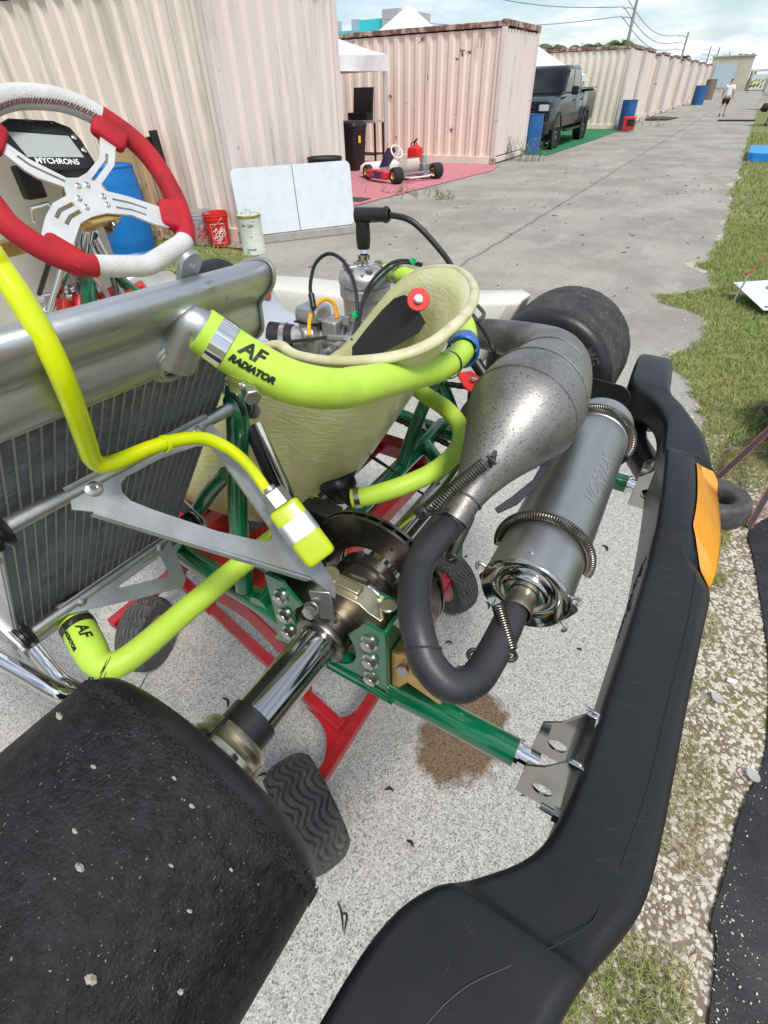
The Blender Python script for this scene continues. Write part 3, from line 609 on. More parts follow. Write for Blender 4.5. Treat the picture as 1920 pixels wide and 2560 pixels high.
# under the canopy
t = thing('tool_bench', 'dark metal tool bench under the white canopy', 'bench', (-8.35, 13.25, 0))
ob('top', MB().box((0, 0, .9), (1.1, .5, .05)), MT['tent_pole'], t, 0, .004)
for x in (-.5, .5):
    for y in (-.2, .2): ob('leg', MB().box((x, y, .437), (.04, .04, .874)), MT['black_mat'], t)
ob('shelf', MB().box((0, 0, .25), (1.0, .45, .03)), MT['black_mat'], t)
t = thing('tool_box', 'black plastic tool case with raised lid on the bench', 'tool box', (-8.35, 13.22, .926))
ob('tray', MB().box((0, 0, .07), (.55, .3, .14)), MT['black_mat'], t, 0, .01)
ob('lid', MB().box((0, .16, .36), (.55, .05, .5), M.Rotation(-.15, 3, 'X')), MT['black_mat'], t, 0, .01)
t = thing('wheelie_bin', 'black rubbish bin with yellow tag standing under the canopy', 'bin', (-7.98, 12.2, 0))
mb = MB(); mb.rings([[(x * s_, y * s_, z) for x, y in rrect(-.27, -.27, .27, .27, .08)] for s_, z in ((.8, 0), (.82, .02), (1, .78), (1.03, .79), (1.03, .84))]); ob('body', mb, MT['black_mat'], t)
ob('lid', MB().rings([[(x * s_, y * s_, z) for x, y in rrect(-.27, -.27, .27, .27, .08)] for s_, z in ((1.08, .845), (1.1, .87), (1.0, .92), (.6, .95))]), MT['black_mat'], t)
ob('tag', MB().box((.285, -.1, .62), (.006, .09, .13)), mat('yellow', (.8, .55, .02), .5), t)
# red fuel can
t = thing('fuel_can', 'red plastic fuel can with black spout against the rust spotted container', 'fuel can', (-7.1, 13.75, .03))
mb = MB(); mb.rings([[(x * s_, y * s_, z) for x, y in rrect(-.17, -.14, .17, .14, .06)] for s_, z in ((.9, 0), (1, .03), (1, .26), (.92, .32), (.5, .36), (.35, .38))]); ob('body', mb, MT['red_drum'], t)
ob('spout', MB().tube([(-.02, 0, .37), (-.02, 0, .44), (.06, 0, .5)], .02, n=8, k=3), MT['black_mat'], t)
ob('handle', MB().tube([(-.12, 0, .33), (-.1, 0, .42), (.02, 0, .43), (.1, 0, .34)], .016, n=8, k=3), MT['red_drum'], t)
# small racing kart on the pink carpet
mat('kart_blue', (.018, .022, .14), .3, coat=.5); mat('kart_white', (.72, .71, .66), .35, coat=.4); mat('kart_red', (.6, .03, .05), .35, coat=.4); mat('kart_tyre', (.018, .018, .02), .75); mat('kart_yellow', (.85, .5, .02), .4)
def small_kart(label, loc, rz, bodycols, z0=0, name='racing_kart', group=None):
    t = thing(name, label, 'go-kart', loc, rz, group)     # +x forward
    for (x, y, r, wd) in ((-.52, .52, .14, .2), (-.52, -.52, .14, .2), (.53, .50, .128, .13), (.53, -.50, .128, .13)):
        ty = ob('tyre', MB().lathe([(.065, -wd / 2), (r * .8, -wd / 2 - .006), (r * .96, -wd / 2 + .012), (r, -wd / 2 + .03), (r, wd / 2 - .03), (r * .96, wd / 2 - .012), (r * .8, wd / 2 + .006), (.065, wd / 2)], (x, y, r + z0), n=28), MT['kart_tyre'], t)
        ob('rim', MB().lathe([(.066, -wd / 2 + .004), (.05, -wd / 2 + .03), (.02, -wd / 2 + .03), (.02, wd / 2 - .03), (.05, wd / 2 - .03), (.066, wd / 2 - .004)], (x, y, r + z0), n=20), MT['gold_anod'], ty)
    ob('rear_axle', MB().cyl((-.52, -.5, .14 + z0), (-.52, .5, .14 + z0), .025, n=12), MT['steel'], t)
    fr = MB()
    for s_ in (-1, 1): fr.tube([(-.7, .3 * s_, .09 + z0), (-.3, .3 * s_, .08 + z0), (.1, .25 * s_, .07 + z0), (.75, .16 * s_, .07 + z0)], .016, n=8, k=4)
    for x in (-.6, -.1, .35, .72): fr.cyl((x, -.28 if x < .3 else -.18, .075 + z0), (x, .28 if x < .3 else .18, .075 + z0), .015, n=8)
    ob('frame', fr, bodycols[3], t)
    ob('floor', MB().box((.4, 0, .052 + z0), (.75, .34, .006)), MT['alu'], t)
    mb = MB(); mb.rings([[(x0 + x * s_, y * w_, z + z0) for x, y in rrect(-.2, -.19, .2, .19, .09)] for x0, s_, w_, z in ((-.12, .75, .8, .06), (-.15, .95, 1, .12), (-.22, 1.0, 1.02, .2), (-.3, .75, .9, .32), (-.33, .55, .8, .38), (-.325, .5, .75, .38), (-.2, .85, .9, .19), (-.13, .6, .7, .10))]); ob('seat', mb, bodycols[4], t)
    for s_ in (-1, 1):
        mb = MB(); mb.rings([[(x, .60 * s_ + yy * w_, z0 + .13 + zz * h_) for yy, zz in rrect(-.09, -.08, .09, .08, .03)] for x, w_, h_ in ((-.34, .6, .6), (-.3, .9, .95), (0, 1, 1), (.3, .95, .9), (.37, .6, .5))]); p_ = ob('side_pod', mb, bodycols[6] if len(bodycols) > 6 else bodycols[0], t)
        ob('pod_stripe', MB().plate([(-.2, -.05), (.1, -.07), (.28, .02), (0, .06), (-.22, .05)], .006, lambda u, v, h, s_=s_: (u, (.692 + h) * s_, z0 + .13 + v)), bodycols[1], p_)
        ob('pod_badge', MB().plate([(.02, -.03), (.2, -.03), (.24, .04), (.06, .05)], .006, lambda u, v, h, s_=s_: (u, (.698 + h) * s_, z0 + .13 + v)), bodycols[2], p_)
    mb = MB(); mb.rings([[(.78 + x * s_ , y * w_, z0 + z) for x, y in rrect(-.16, -.5, .16, .5, .12)] for s_, w_, z in ((.7, .9, .06), (1, 1, .1), (.95, .96, .2), (.5, .8, .26))]); ob('nose', mb, bodycols[0], t)
    mb = MB(); mb.rings([[(x, y * w_, z0 + z + .02 * math.cos(y * 9)) for x, z, y in ((xx, zz, yy) for yy in (-.14, -.07, 0, .07, .14))] + [(xx + .02, y * w_, z0 + zz - .012) for y in (.14, .07, 0, -.07, -.14)] for xx, zz, w_ in ((.62, .16, 1), (.5, .30, 1.05), (.38, .44, 1.1), (.30, .5, .8))]); ob('front_fairing', mb, bodycols[1], t)
    ob('fairing_number', MB().plate(rrect(-.09, -.07, .09, .07, .02), .006, lambda u, v, h: (.43 + h * .8 - v * .62, u, z0 + .463 + v * .78 + h * .6)), bodycols[2], t)
    cx = V((.17, 0, .46 + z0)); nx = V((-.8, 0, .6)); uy = V((0, 1, 0)); uz = nx.cross(uy)
    sw = ob('steering_wheel', MB().tube([cx + (uy * math.cos(a) + uz * math.sin(a)) * .13 for a in [i * PI / 10 for i in range(20)]], .015, n=8, k=2, closed=True), bodycols[5], t)
    sp_ = MB()
    for a in (.5, 2.6, 4.7): sp_.bar(cx, cx + (uy * math.cos(a) + uz * math.sin(a)) * .13, .03, .006, nx)
    ob('spoke', sp_, MT['alu'], sw)
    ob('steering_column', MB().cyl(cx, (.55, 0, .1 + z0), .01, n=8), MT['steel'], t)
    mb = MB(); mb.box((-.3, -.36, .17 + z0), (.24, .2, .2)); mb.cyl((-.3, -.36, .27 + z0), (-.3, -.36, .42 + z0), .055, n=14); ob('engine', mb, MT['cast'], t, 30, .01)
    if bodycols[0] is not MT['kart_white']: mb = MB(); mb.tube([(-.66, -.62, .1 + z0), (-.72, -.5, .13 + z0), (-.74, 0, .14 + z0), (-.72, .5, .13 + z0), (-.66, .62, .1 + z0)], .045, n=10, k=4)
    if bodycols[0] is not MT['kart_white']: ob('rear_bumper', mb, bodycols[0], t)
    return t
small_kart('white and blue racing kart with red side pod parked on the pink carpet', (-6.1, 11.2, .024), 2.72, [MT['kart_white'], MT['kart_blue'], MT['kart_red'], MT['kart_white'], MT['white_body'], MT['kart_white'], MT['kart_red']], group='parked karts')
small_kart('dark kart on the verge past the blue sheet', (.95, 30.2, .45), 1.3, [MT['black_mat'], MT['black_mat'], MT['green'], MT['green'], MT['black_mat'], MT['black_mat']], group='parked karts')
t = thing('kart_trolley', 'black steel trolley under the dark kart on the verge', 'trolley', (.95, 30.2, .004), 1.3)
for x in (-.5, .45):
    for y in (-.3, .3): ob('leg', MB().bar((x, y, .06), (x * .8, y, .5), .035, .035), MT['black_mat'], t); ob('castor', MB().cyl((x - .0, y - .02, .06), (x, y + .02, .06), .06, n=14), MT['black_mat'], t)
for y in (-.3, .3): ob('side_bar', MB().bar((-.6, y, .5), (.6, y, .5), .035, .035), MT['black_mat'], t)
# red generator
t = thing('generator', 'red portable generator beside the blue drum at the container corner', 'generator', (-4.12, 26.0, .012), .15)
ob('body', MB().box((0, 0, .25), (.42, .36, .42)), MT['red_drum'], t, 0, .03)
ob('panel', MB().box((.06, -.185, .28), (.25, .012, .2)), MT['black_mat'], t, 0, .004)
fr = MB()
for x in (-.23, .23): fr.tube([(x, -.2, .02), (x, -.2, .5), (x, .2, .5), (x, .2, .02)], .014, n=6, k=1)
ob('frame', fr, MT['black_mat'], t)
# ---------------------------------------------------------------- black pickup, facing the camera
TR = thing('pickup_truck', 'black four-door pickup truck parked nose first on the green carpet', 'truck', (-5.84, 17.42, .012), .02)
def prof(u):   # u along the truck from the nose: (half width, roof/bonnet height)
    pass
def tloft(name, st, m_, par=TR, ang=30, **k):
    mb = MB(); mb.rings([[(x * hw, y, z0 + (z1 - z0) * z) for x, z in ((-.9, 0), (.9, 0), (1, .12), (1, .75), (.95, .93), (.85, 1), (-.85, 1), (-.95, .93), (-1, .75), (-1, .12))] for y, hw, z0, z1 in st]); return ob(name, mb, m_, par, ang, **k)
BODY = tloft('body', [(.02, .86, .42, 1.0), (.1, .95, .40, 1.12), (.35, 1.0, .40, 1.19), (1.0, 1.01, .42, 1.24), (1.75, 1.01, .42, 1.27), (3.0, 1.01, .42, 1.28), (3.95, 1.01, .42, 1.30), (4.0, 1.0, .42, 1.34), (5.75, 1.0, .46, 1.36), (5.85, .96, .5, 1.3)], MT['truck_paint'])
tloft('cab', [(1.55, .86, 1.2, 1.28), (2.15, .84, 1.2, 1.82), (2.35, .83, 1.2, 1.90), (3.6, .83, 1.2, 1.92), (3.85, .82, 1.2, 1.86), (3.98, .86, 1.2, 1.3)], MT['truck_paint'])
def quad(name, P_, m_, par=TR, th=.012):
    P_ = [V(p) for p in P_]; n = (P_[1] - P_[0]).cross(P_[2] - P_[0]).normalized() * th; mb = MB(); mb.add(P_ + [p + n for p in P_], [(3, 2, 1, 0), (4, 5, 6, 7), (0, 1, 5, 4), (1, 2, 6, 5), (2, 3, 7, 6), (3, 0, 4, 7)]); return ob(name, mb, m_, par, 0)
quad('windscreen', [(-.74, 1.60, 1.30), (.74, 1.60, 1.30), (.68, 2.13, 1.78), (-.68, 2.13, 1.78)], MT['glass'])
for s_ in (-1, 1):
    for (a, b_, c_, d_) in ((1.78, 2.72, 2.72, 2.22), (2.80, 3.72, 3.6, 2.80)): quad('side_window', [(s_ * .865, a, 1.30), (s_ * .865, b_, 1.30), (s_ * .825, c_, 1.80), (s_ * .825, d_, 1.80)][::s_], MT['glass'])
    for y in (2.74, 3.78): ob('door_gap', MB().box((s_ * 1.008, y, .88), (.012, .014, .8)), MT['truck_trim'], TR)
    for y in (2.55, 3.6): ob('door_handle', MB().box((s_ * 1.018, y, 1.1), (.03, .17, .035)), MT['truck_paint'], TR, 0, .006)
    ob('mirror', MB().box((s_ * 1.12, 1.95, 1.33), (.2, .1, .2)), MT['truck_trim'], TR, 0, .03)
    ob('side_step', MB().box((s_ * 1.0, 2.85, .40), (.14, 1.9, .06)), MT['truck_trim'], TR, 0, .015)
    ob('headlight', MB().rings([[(s_ * x, y, z) for x, z in rrect(.66, .92, .93, 1.06, .03)] for y in (-.0, .14)]), MT['lamp_glass'], TR)
    ob('head_lamp_bezel', MB().rings([[(s_ * x, y, z) for x, z in rrect(.58, .86, .95, 1.10, .03)] for y in (.012, .13)]), MT['truck_trim'], TR)
    for y in (.95, 4.62):
        ob('wheel_arch', MB().lathe([(.40, 0), (.485, 0), (.485, .05), (.40, .05)], (s_ * (.975 if s_ > 0 else .975) - (.05 if s_ < 0 else 0) * 1, y, .40), (1, 0, 0), n=32), MT['truck_trim'], TR)
        wx = s_ * .87
        ty = ob('wheel', MB().lathe([(.25, -.13), (.35, -.14), (.39, -.12), (.40, -.09), (.40, .09), (.39, .12), (.35, .14), (.25, .13)], (wx, y, .4), (1, 0, 0), n=40), MT['kart_tyre'], TR)
        ob('rim', MB().lathe([(.25, .12 * s_), (.235, .10 * s_), (.22, .05 * s_), (.06, .07 * s_), (0, .08 * s_)], (wx, y, .4), (1, 0, 0), n=30), MT['truck_trim'], ty)
        sp_ = MB()
        for a in range(6): sp_.bar((wx + s_ * .085, y, .4), (wx + s_ * .105, y + .23 * math.cos(a * PI / 3), .4 + .23 * math.sin(a * PI / 3)), .05, .02, (1, 0, 0))
        ob('spoke', sp_, MT['steel_dark'], ty)
ob('grille', MB().rings([[(x, y, z) for x, z in rrect(-.57, .72, .57, 1.1, .05)] for y in (-.02, .1)]), MT['truck_trim'], TR)
for z in (.82, .91, 1.0): ob('grille_bar', MB().box((0, -.03, z), (1.08, .03, .035)), MT['steel_dark'], TR, 0, .006)
ob('front_bumper', MB().rings([[(x * s_, y, z) for x, z in rrect(-.98, .38, .98, .68, .06)] for y, s_ in ((-.12, .9), (-.08, .97), (.2, 1.0))]), MT['truck_trim'], TR)
for s_ in (-1, 1): ob('fog_lamp', MB().cyl((s_ * .72, -.13, .54), (s_ * .72, -.1, .54), .055, n=16), MT['lamp_glass'], TR)
for s_ in (-1, 1): ob('bed_rail', MB().box((s_ * .93, 4.9, 1.372), (.1, 1.75, .02)), MT['truck_trim'], TR, 0, .006)
# ---------------------------------------------------------------- walking person, seen from behind
def skin_mesh(name, verts, edges, rad, m_, par, sub=2):
    me = bpy.data.meshes.new(name); me.from_pydata(verts, edges, []); me.materials.append(m_)
    o = bpy.data.objects.new(name, me); COL.objects.link(o); o.parent = par
    md = o.modifiers.new('skin', 'SKIN'); md.use_smooth_shade = True
    for i, sv in enumerate(me.skin_vertices[0].data): sv.radius = rad[i] if isinstance(rad[i], tuple) else (rad[i], rad[i]); sv.use_root = (i == 0)
    s_ = o.modifiers.new('sub', 'SUBSURF'); s_.levels = sub; s_.render_levels = sub
    return o
PE = thing('person', 'person in white t-shirt and black shorts walking away down the lane', 'person', (-1.46, 37.4, 0), .1); PE.scale = (.9, .9, .9)
bv = [(0, 0, .86), (0, .0, 1.05), (0, .02, 1.25), (0, .02, 1.38), (0, .04, 1.46), (0, .06, 1.55), (0, .05, 1.63),
      (.1, 0, .8), (.11, .10, .46), (.12, .05, .09), (.13, .17, .05),
      (-.1, 0, .8), (-.10, -.05, .46), (-.11, -.26, .16), (-.11, -.21, .05),
      (.17, .02, 1.34), (.24, -.06, 1.1), (.26, .05, .88), (.26, .08, .8), (-.17, .02, 1.34), (-.24, .08, 1.1), (-.25, .2, .9), (-.25, .23, .83)]
be = [(0, 1), (1, 2), (2, 3), (3, 4), (4, 5), (5, 6), (0, 7), (7, 8), (8, 9), (9, 10), (0, 11), (11, 12), (12, 13), (13, 14), (3, 15), (15, 16), (16, 17), (17, 18), (3, 19), (19, 20), (20, 21), (21, 22)]
br = [(.14, .10), (.13, .09), (.16, .1), (.12, .085), .05, (.075, .09), (.07, .085), .085, .055, .035, .035, .085, .055, .035, .035, .06, .042, .03, .028, .06, .042, .03, .028]
skin_mesh('body', bv, be, br, MT['skin'], PE)
skin_mesh('t_shirt', [(0, 0, .84), (0, 0, 1.05), (0, .02, 1.25), (0, .02, 1.39), (.17, .02, 1.35), (.235, -.04, 1.16), (-.17, .02, 1.35), (-.235, .06, 1.16)], [(0, 1), (1, 2), (2, 3), (3, 4), (4, 5), (3, 6), (6, 7)], [(.165, .12), (.16, .115), (.185, .125), (.13, .1), .085, .07, .085, .07], MT['shirt'], PE)
skin_mesh('shorts', [(0, 0, .84), (.1, .01, .76), (.11, .06, .56), (-.1, 0, .76), (-.1, -.03, .56)], [(0, 1), (1, 2), (0, 3), (3, 4)], [(.16, .12), .105, .09, .105, .09], MT['shorts'], PE)
skin_mesh('hair', [(0, .045, 1.60), (0, .035, 1.655)], [(0, 1)], [(.085, .1), (.07, .085)], MT['hair'], PE)
for s_, P_ in ((1, ((.12, .0, .045), (.13, .22, .04))), (-1, ((-.11, -.27, .13), (-.11, -.16, .03)))): skin_mesh('shoe', [P_[0], P_[1]], [(0, 1)], [.05, .042], MT['shorts'], PE)
# ---------------------------------------------------------------- far end of the lane
mat('beige', (.50, .47, .36), .7, col2=(.42, .40, .31), vs=.6); mat('banner_black', (.02, .02, .02), .6); mat('banner_yellow', (.75, .60, .02), .6); mat('far_glass', (.42, .52, .58), .2); mat('blue_sheet', (.02, .24, .70), .55, col2=(.03, .3, .78), vs=3)
t = thing('site_trailer', 'beige site building with one large window at the far end of the lane', 'building', (-5.2, 112, 0))
ob('wall', MB().box((0, 2, 2.0), (5.4, 4, 4.0)), MT['beige'], t); ob('window', MB().box((-.6, -.05, 1.85), (2.9, .1, 2.6)), MT['far_glass'], t); ob('roof', MB().box((0, 2, 4.06), (5.7, 4.3, .12)), MT['beige'], t)
t = thing('guard_rail', 'grey steel railing in front of the beige site building', 'railing', (-5.4, 108, 0))
for i in range(5): ob('post', MB().cyl((-2.4 + 1.2 * i, 0, 0), (-2.4 + 1.2 * i, 0, 1.1), .04, n=8), MT['grey_wall'], t)
for z in (.55, 1.08): ob('rail', MB().cyl((-2.4, 0, z), (2.4, 0, z), .035, n=8), MT['grey_wall'], t)
t = thing('race_banner', 'black and yellow graphic banner on a frame at the lane end', 'banner', (-.85, 100, 0), 0); t.scale = (.58, .58, .72)
ob('sheet', MB().box((0, 0, 1.5), (2.9, .05, 2.2)), MT['white_plastic'], t)
r_ = random.Random(5)
for i in range(16):
    x, z = -1.2 + (i % 8) * .34, .75 + .8 * (i // 8) + r_.uniform(-.1, .3); s_ = r_.uniform(.12, .5)
    ob('graphic', MB().plate([(x - s_, z - .1), (x - .05, z - .16), (x + s_ * .7, z + .22), (x, z + .3)], .02, lambda u, v, h: (u, -.045 + h, v)), MT['banner_yellow' if i % 2 else 'banner_black'], t)
for x in (-1.5, 1.5): ob('post', MB().cyl((x, 0, 0), (x, 0, 2.9), .05, n=8), MT['black_mat'], t)
canopy('white peaked marquee behind the race banner at the lane end', -5.2, 1.6, 118, 124, 2.6, 5.4)
t = thing('concrete_wall_block', 'pale weathered concrete barrier panel leaning back on the verge', 'barrier', (1.15, 45.5, 0), -.05)
ob('panel', MB().plate([(-1.2, 0.02), (1.5, .02), (1.5, 2.9), (-.75, 2.8)], .25, lambda u, v, h: (u, h + v * .12, v)), mat('pale_wall', (.52, .50, .45), .85, col2=(.38, .36, .31), vs=2, layers=[((.6, .58, .55), 6, .6, .7, None)]), t, 0, .03)
for z in (.8, 1.6): ob('ridge', MB().box((.2, -.13 + z * .12, z), (2.4, .06, .18)), MT['pale_wall'], t, 0, .02)
tag(ob('blue_sheet', MB().plate(rrect(.18, 16.6, 2.6, 18.6, .15), .16, lambda u, v, h: (u, v, .09 + h + .02 * NZ.noise(V((u * 3, v * 3, 0))))), MT['blue_sheet'], None, 30), 'bright blue folded sheet lying on the grass verge', 'sheet')
tag(ob('speed_hump', MB().box((-.62, 33.4, .03), (1.5, .35, .05)), MT['black_mat'], None, 0, .012), 'short black rubber strip lying across the lane edge', 'strip')
mb = MB(); mb.plate([(-4.6, 33.6), (-3.6, 33.8), (-3.3, 36), (-4.1, 36.8), (-4.7, 36)], .03, lambda u, v, h: (u, v, .04 + h + .05 * NZ.noise(V((u * 2, v * 2, 0)))))
tag(ob('rubber_sheet', mb, MT['black_mat'], None, 30), 'flattened black rubber sheet at the foot of the far containers', 'sheet')
# turquoise building
t = thing('turquoise_building', 'turquoise flat-roofed building with grey stair block behind the containers', 'building', (-39.5, 62, -.5))
ob('wall', MB().box((-6, 4, 3.4), (16, 8, 6.8)), MT['turquoise'], t); ob('upper_wall', MB().box((1.6, 5, 3.8), (3.2, 8, 7.6)), MT['turquoise'], t); ob('stair_block', MB().box((4.0, 4.4, 4.1), (1.9, 7.5, 8.2)), MT['grey_wall'], t); ob('annex', MB().box((-.4, -1, 2.9), (6.2, 2, 5.8)), MT['grey_wall'], t)
for x in (-4.2, -1.6): ob('chimney', MB().box((x, 3, 7.3), (.8, .8, 1.1)), MT['grey_wall'], t)
for i in range(3): ob('window', MB().box((-5 + i * 3.2, -.05, 5.9), (.9, .1, .7)), MT['far_glass'], t)
ob('window', MB().box((2.2, .95, 6.1), (1.3, .1, 1.0)), MT['glass'], t)
# poles and wires
PL = [((-11.1, 60), 7.0), ((-9.5, 86), 5.7), ((-9.1, 117), 5.4), ((-8.2, 122), 5.4), ((-6.8, 128), 4.9)]
tops = []
for i, ((x, y), h) in enumerate(PL):
    lb = 'nearest tall utility pole with insulator arms above the containers' if i == 0 else ('second utility pole beyond the container row' if i == 1 else 'slender distant utility pole at the far end of the container row')
    t = thing('utility_pole', lb, 'pole', (x, y, 0), 0, 'utility poles behind the containers')
    ob('shaft', MB().cyl((0, 0, 0), (.1, 0, h + (3 if i == 0 else 0)), .15, .09, n=10), MT['pole_wood'], t)
    for z in (h - .35, h - .95, h - 1.5): ob('arm', MB().tube([(0, 0, z - .1), (-.45, 0, z + .06), (-.85, 0, z)], .035, n=6, k=3), MT['pole_wood'], t); ob('insulator', MB().cyl((-.85, 0, z), (-.85, 0, z + .12), .04, n=8), MT['grey_wall'], t)
    tops.append([V((x - .85, y, z + .12)) for z in (h - .35, h - .95, h - 1.5)])
def sag(a, b_, s_): return [a.lerp(b_, i / 14) - V((0, 0, s_ * math.sin(PI * i / 14))) for i in range(15)]
wl = [('uppermost', 'topmost'), ('middle', 'middle'), ('lowest', 'lowest')]
for k in range(3):
    tag(ob('power_line', MB().tube(sag(tops[0][k], V(((-20.4599,48,7.6706), (-23.5951,48,7.4173), (-27.7366,48,5.6946))[k]), .5), .028, n=5, k=1), MT['wire']), '%s overhead wire running left from the nearest utility pole' % wl[k][0], 'wire', 'overhead wires')
    tag(ob('power_line', MB().tube(sag(tops[0][k], tops[1][k], .9), .028, n=5, k=1), MT['wire']), '%s overhead wire between the two nearest utility poles' % wl[k][0], 'wire', 'overhead wires')
# palms and bushes
def palm(label, loc, h, n=16, L_=2.2, seed=0, group='palms beyond the containers'):
    r_ = random.Random(seed); t = thing('palm_tree', label, 'palm', loc, 0, group)
    ob('trunk', MB().tube([(0, 0, 0), (.15, .05, h * .4), (.1, .1, h * .75), (.3, .1, h)], [.2, .16, .14, .12], n=8, k=4), MT['trunk'], t)
    mb = MB()
    for i in range(n):
        a = 2 * PI * i / n + r_.uniform(-.2, .2); e = r_.uniform(-.2, 1.1); l = L_ * r_.uniform(.75, 1.1); d = V((math.cos(a), math.sin(a), 0)); s_ = V((-d.y, d.x, 0)); prev = None
        for j in range(9):
            f = j / 8; p = V((.3, .1, h)) + d * (l * f * math.cos(e * (1 - f))) + V((0, 0, l * (math.sin(e) * f - .75 * f * f)))
            if prev is not None:
                for q in (-1, 1):
                    for g in (0, .5):
                        b_ = prev.lerp(p, g); tip = b_ + s_ * q * .42 * math.sin(PI * (f * .8 + .15)) + d * .22 - V((0, 0, .22)); mb.add([b_, b_ + d * .09, tip], [(0, 1, 2)])
            prev = p
    ob('crown', mb, MT['leaf'], t, 0); return t
for i, (x, y, h) in enumerate(((-13.6, 46, 3.35), (-12.0, 47, 3.3), (-11.0, 46, 3.2), (-9.4, 47, 3.4), (-10.9, 100, 3.9), (-4.9, 126, 4.3), (-2.6, 127, 4.4), (-2.1, 129, 4.6))):
    palm(['low palm crown showing over the cream container roof', 'tall distant palm beyond the container row', 'small far palm behind the site building and marquee'][0 if i < 4 else 1 if i == 4 else 2], (x, y, 0), h, seed=i, L_=1.0 if i < 5 else 1.3)
# weeds at the foot of the container
def weed(label, loc, n, r, h, seed):
    t = thing('weed_clump', label, 'weeds', loc); r_ = random.Random(seed); mb = MB(); st = MB()
    for i in range(n):
        a, q = r_.uniform(0, 2 * PI), r * r_.random() ** .5; x, y = q * math.cos(a), q * math.sin(a) * .35; hh = h * r_.uniform(.4, 1)
        st.tube([(x, y, 0), (x + .03, y, hh * .5), (x + r_.uniform(-.08, .08), y + r_.uniform(-.08, .08), hh)], .004, n=4, k=2)
        for j in range(9):
            z = hh * (.2 + .8 * j / 9); b_ = r_.uniform(0, 2 * PI); d = V((math.cos(b_), math.sin(b_), r_.uniform(-.1, .5))); lf = .035 + .09 * h; s_ = V((-d.y, d.x, 0)) * lf * .16; p = V((x + .03 * h, y, z))
            mb.add([p, p + d * lf * .45 + s_, p + d * lf, p + d * lf * .45 - s_], [(0, 1, 2, 3)])
    ob('leaves', mb, MT['grass'], t, 0, kind='stuff'); ob('stem', st, MT['leaf'], t, kind='stuff'); return t
weed('leafy green weeds at the corner of the rust spotted container', (-4.95, 15.4, 0), 40, .8, .55, 1)
weed('low weeds at the edge of the pink carpet', (-5.0, 9.4, 0), 40, .9, .14, 2)
weed('thin weeds beside the generator by the container corner', (-4.2, 29.2, 0), 30, 1.0, .3, 3)
# ---------------------------------------------------------------- right-hand verge near the kart
mat('tarp', (.013, .013, .014), .5, col2=(.022, .022, .023), vs=9, bump=.5, bs=14, bdist=.01, layers=[((.42, .41, .38), 160, .66, .72, None), ((.035, .035, .036), 3, .5, .7, None)])
le = [(.50, .36), (.51, .55), (.495, .585), (.52, .72), (.545, .88), (.58, 1.0), (.603, 1.1), (.615, 1.4), (.59, 1.7), (.56, 1.97), (.54, 2.14), (.62, 2.3)]
le = [p for p in catmull([(a, b_, 0) for a, b_ in le], 4)]
mb = MB(); rows = []
for j in range(14):
    f = j / 13; rows.append([(p[0] + f * 1.4, p[1] + .12 * f * math.sin(p[1] * 3), .012 + (.028 * (NZ.noise(V((p[0] + f * 5, p[1] * 3.2, 2))) + .4) * min(1, f * 5 + .15))) for p in le])
n_ = len(le); mb.add([p for r__ in rows for p in r__], [(j * n_ + i, j * n_ + i + 1, (j + 1) * n_ + i + 1, (j + 1) * n_ + i) for j in range(13) for i in range(n_ - 1)])
mb.add([(p[0], p[1], .0045) for p in rows[0]] + rows[0], [(i, i + 1, i + 1 + n_, i + n_) for i in range(n_ - 1)])
tag(ob('black_tarpaulin', mb, MT['tarp'], None, 60), 'dusty black tarpaulin spread over the gravel beside the bumper', 'tarpaulin')
mb = MB(); R = []
for k in range(9):
    f = k / 8; z = .50 * f + .02 * math.sin(k * 2.3); s_ = math.sin(PI * (.25 + .7 * f)) ** .6
    R.append([(.93 + .33 * s_ * math.cos(a) * (1 + .34 * NZ.noise(V((math.cos(a) * 3, math.sin(a) * 3, z * 7)))), 3.05 + .55 * s_ * math.sin(a) * (1 + .34 * NZ.noise(V((math.cos(a) * 3, math.sin(a) * 3, z * 7 + 9)))), z + .004) for a in [i * PI / 14 for i in range(28)]])
BG = thing('equipment_bag', 'crumpled black canvas bag with straps on the verge', 'bag')
ob('canvas', mb.rings(R), mat('canvas', (.02, .02, .022), .7, bump=.6, bs=9, bdist=.02, col2=(.04, .04, .043), vs=8), BG, 70)
mat('strap', (.012, .012, .014), .6); mat('strap_edge', (.42, .05, .06), .6)
def strap(a, b_, nm, label):
    a, b_ = V(a), V(b_); mb = MB(); mb.bar(a, b_, .026, .0025, (.3, -.6, .6)); s_ = tag(ob(nm, mb, MT['strap']), label, 'strap')
    d = (b_ - a).normalized(); u = d.cross(V((.3, -.6, .6))).normalized() * .0138
    for q in (-1, 1): ob('edge_stripe', MB().bar(a + u * q, b_ + u * q, .0022, .0036, (.3, -.6, .6)), MT['strap_edge'], s_)
strap((.385, 2.47, .006), (.63, 2.80, .42), 'tie_strap', 'black webbing strap with red edges reaching from the bag to the gravel')
strap((.535, 2.16, .02), (.66, 2.74, .40), 'tie_strap', 'black webbing strap with red edges hanging down onto the tarpaulin')
t = thing('spare_tyre', 'small worn black tyre lying on the gravel behind the bumper', 'tyre', (.385, 2.20, .0))
mb = MB().lathe([(.062, .02), (.075, .008), (.11, .0), (.128, .012), (.136, .035), (.136, .085), (.128, .11), (.11, .122), (.075, .114), (.062, .10), (.058, .06), (.062, .02)], (0, 0, .006), (0, 0, 1), n=44); ob('carcass', mb, MT['rubber_worn'], t)
t = thing('tent_stake', 'galvanised ground stake with red cord tied to its head', 'stake', (.35, 5.4, 0))
ob('rod', MB().cyl((0, 0, -.02), (.035, .05, .25), .009, n=10), MT['zinc'], t)
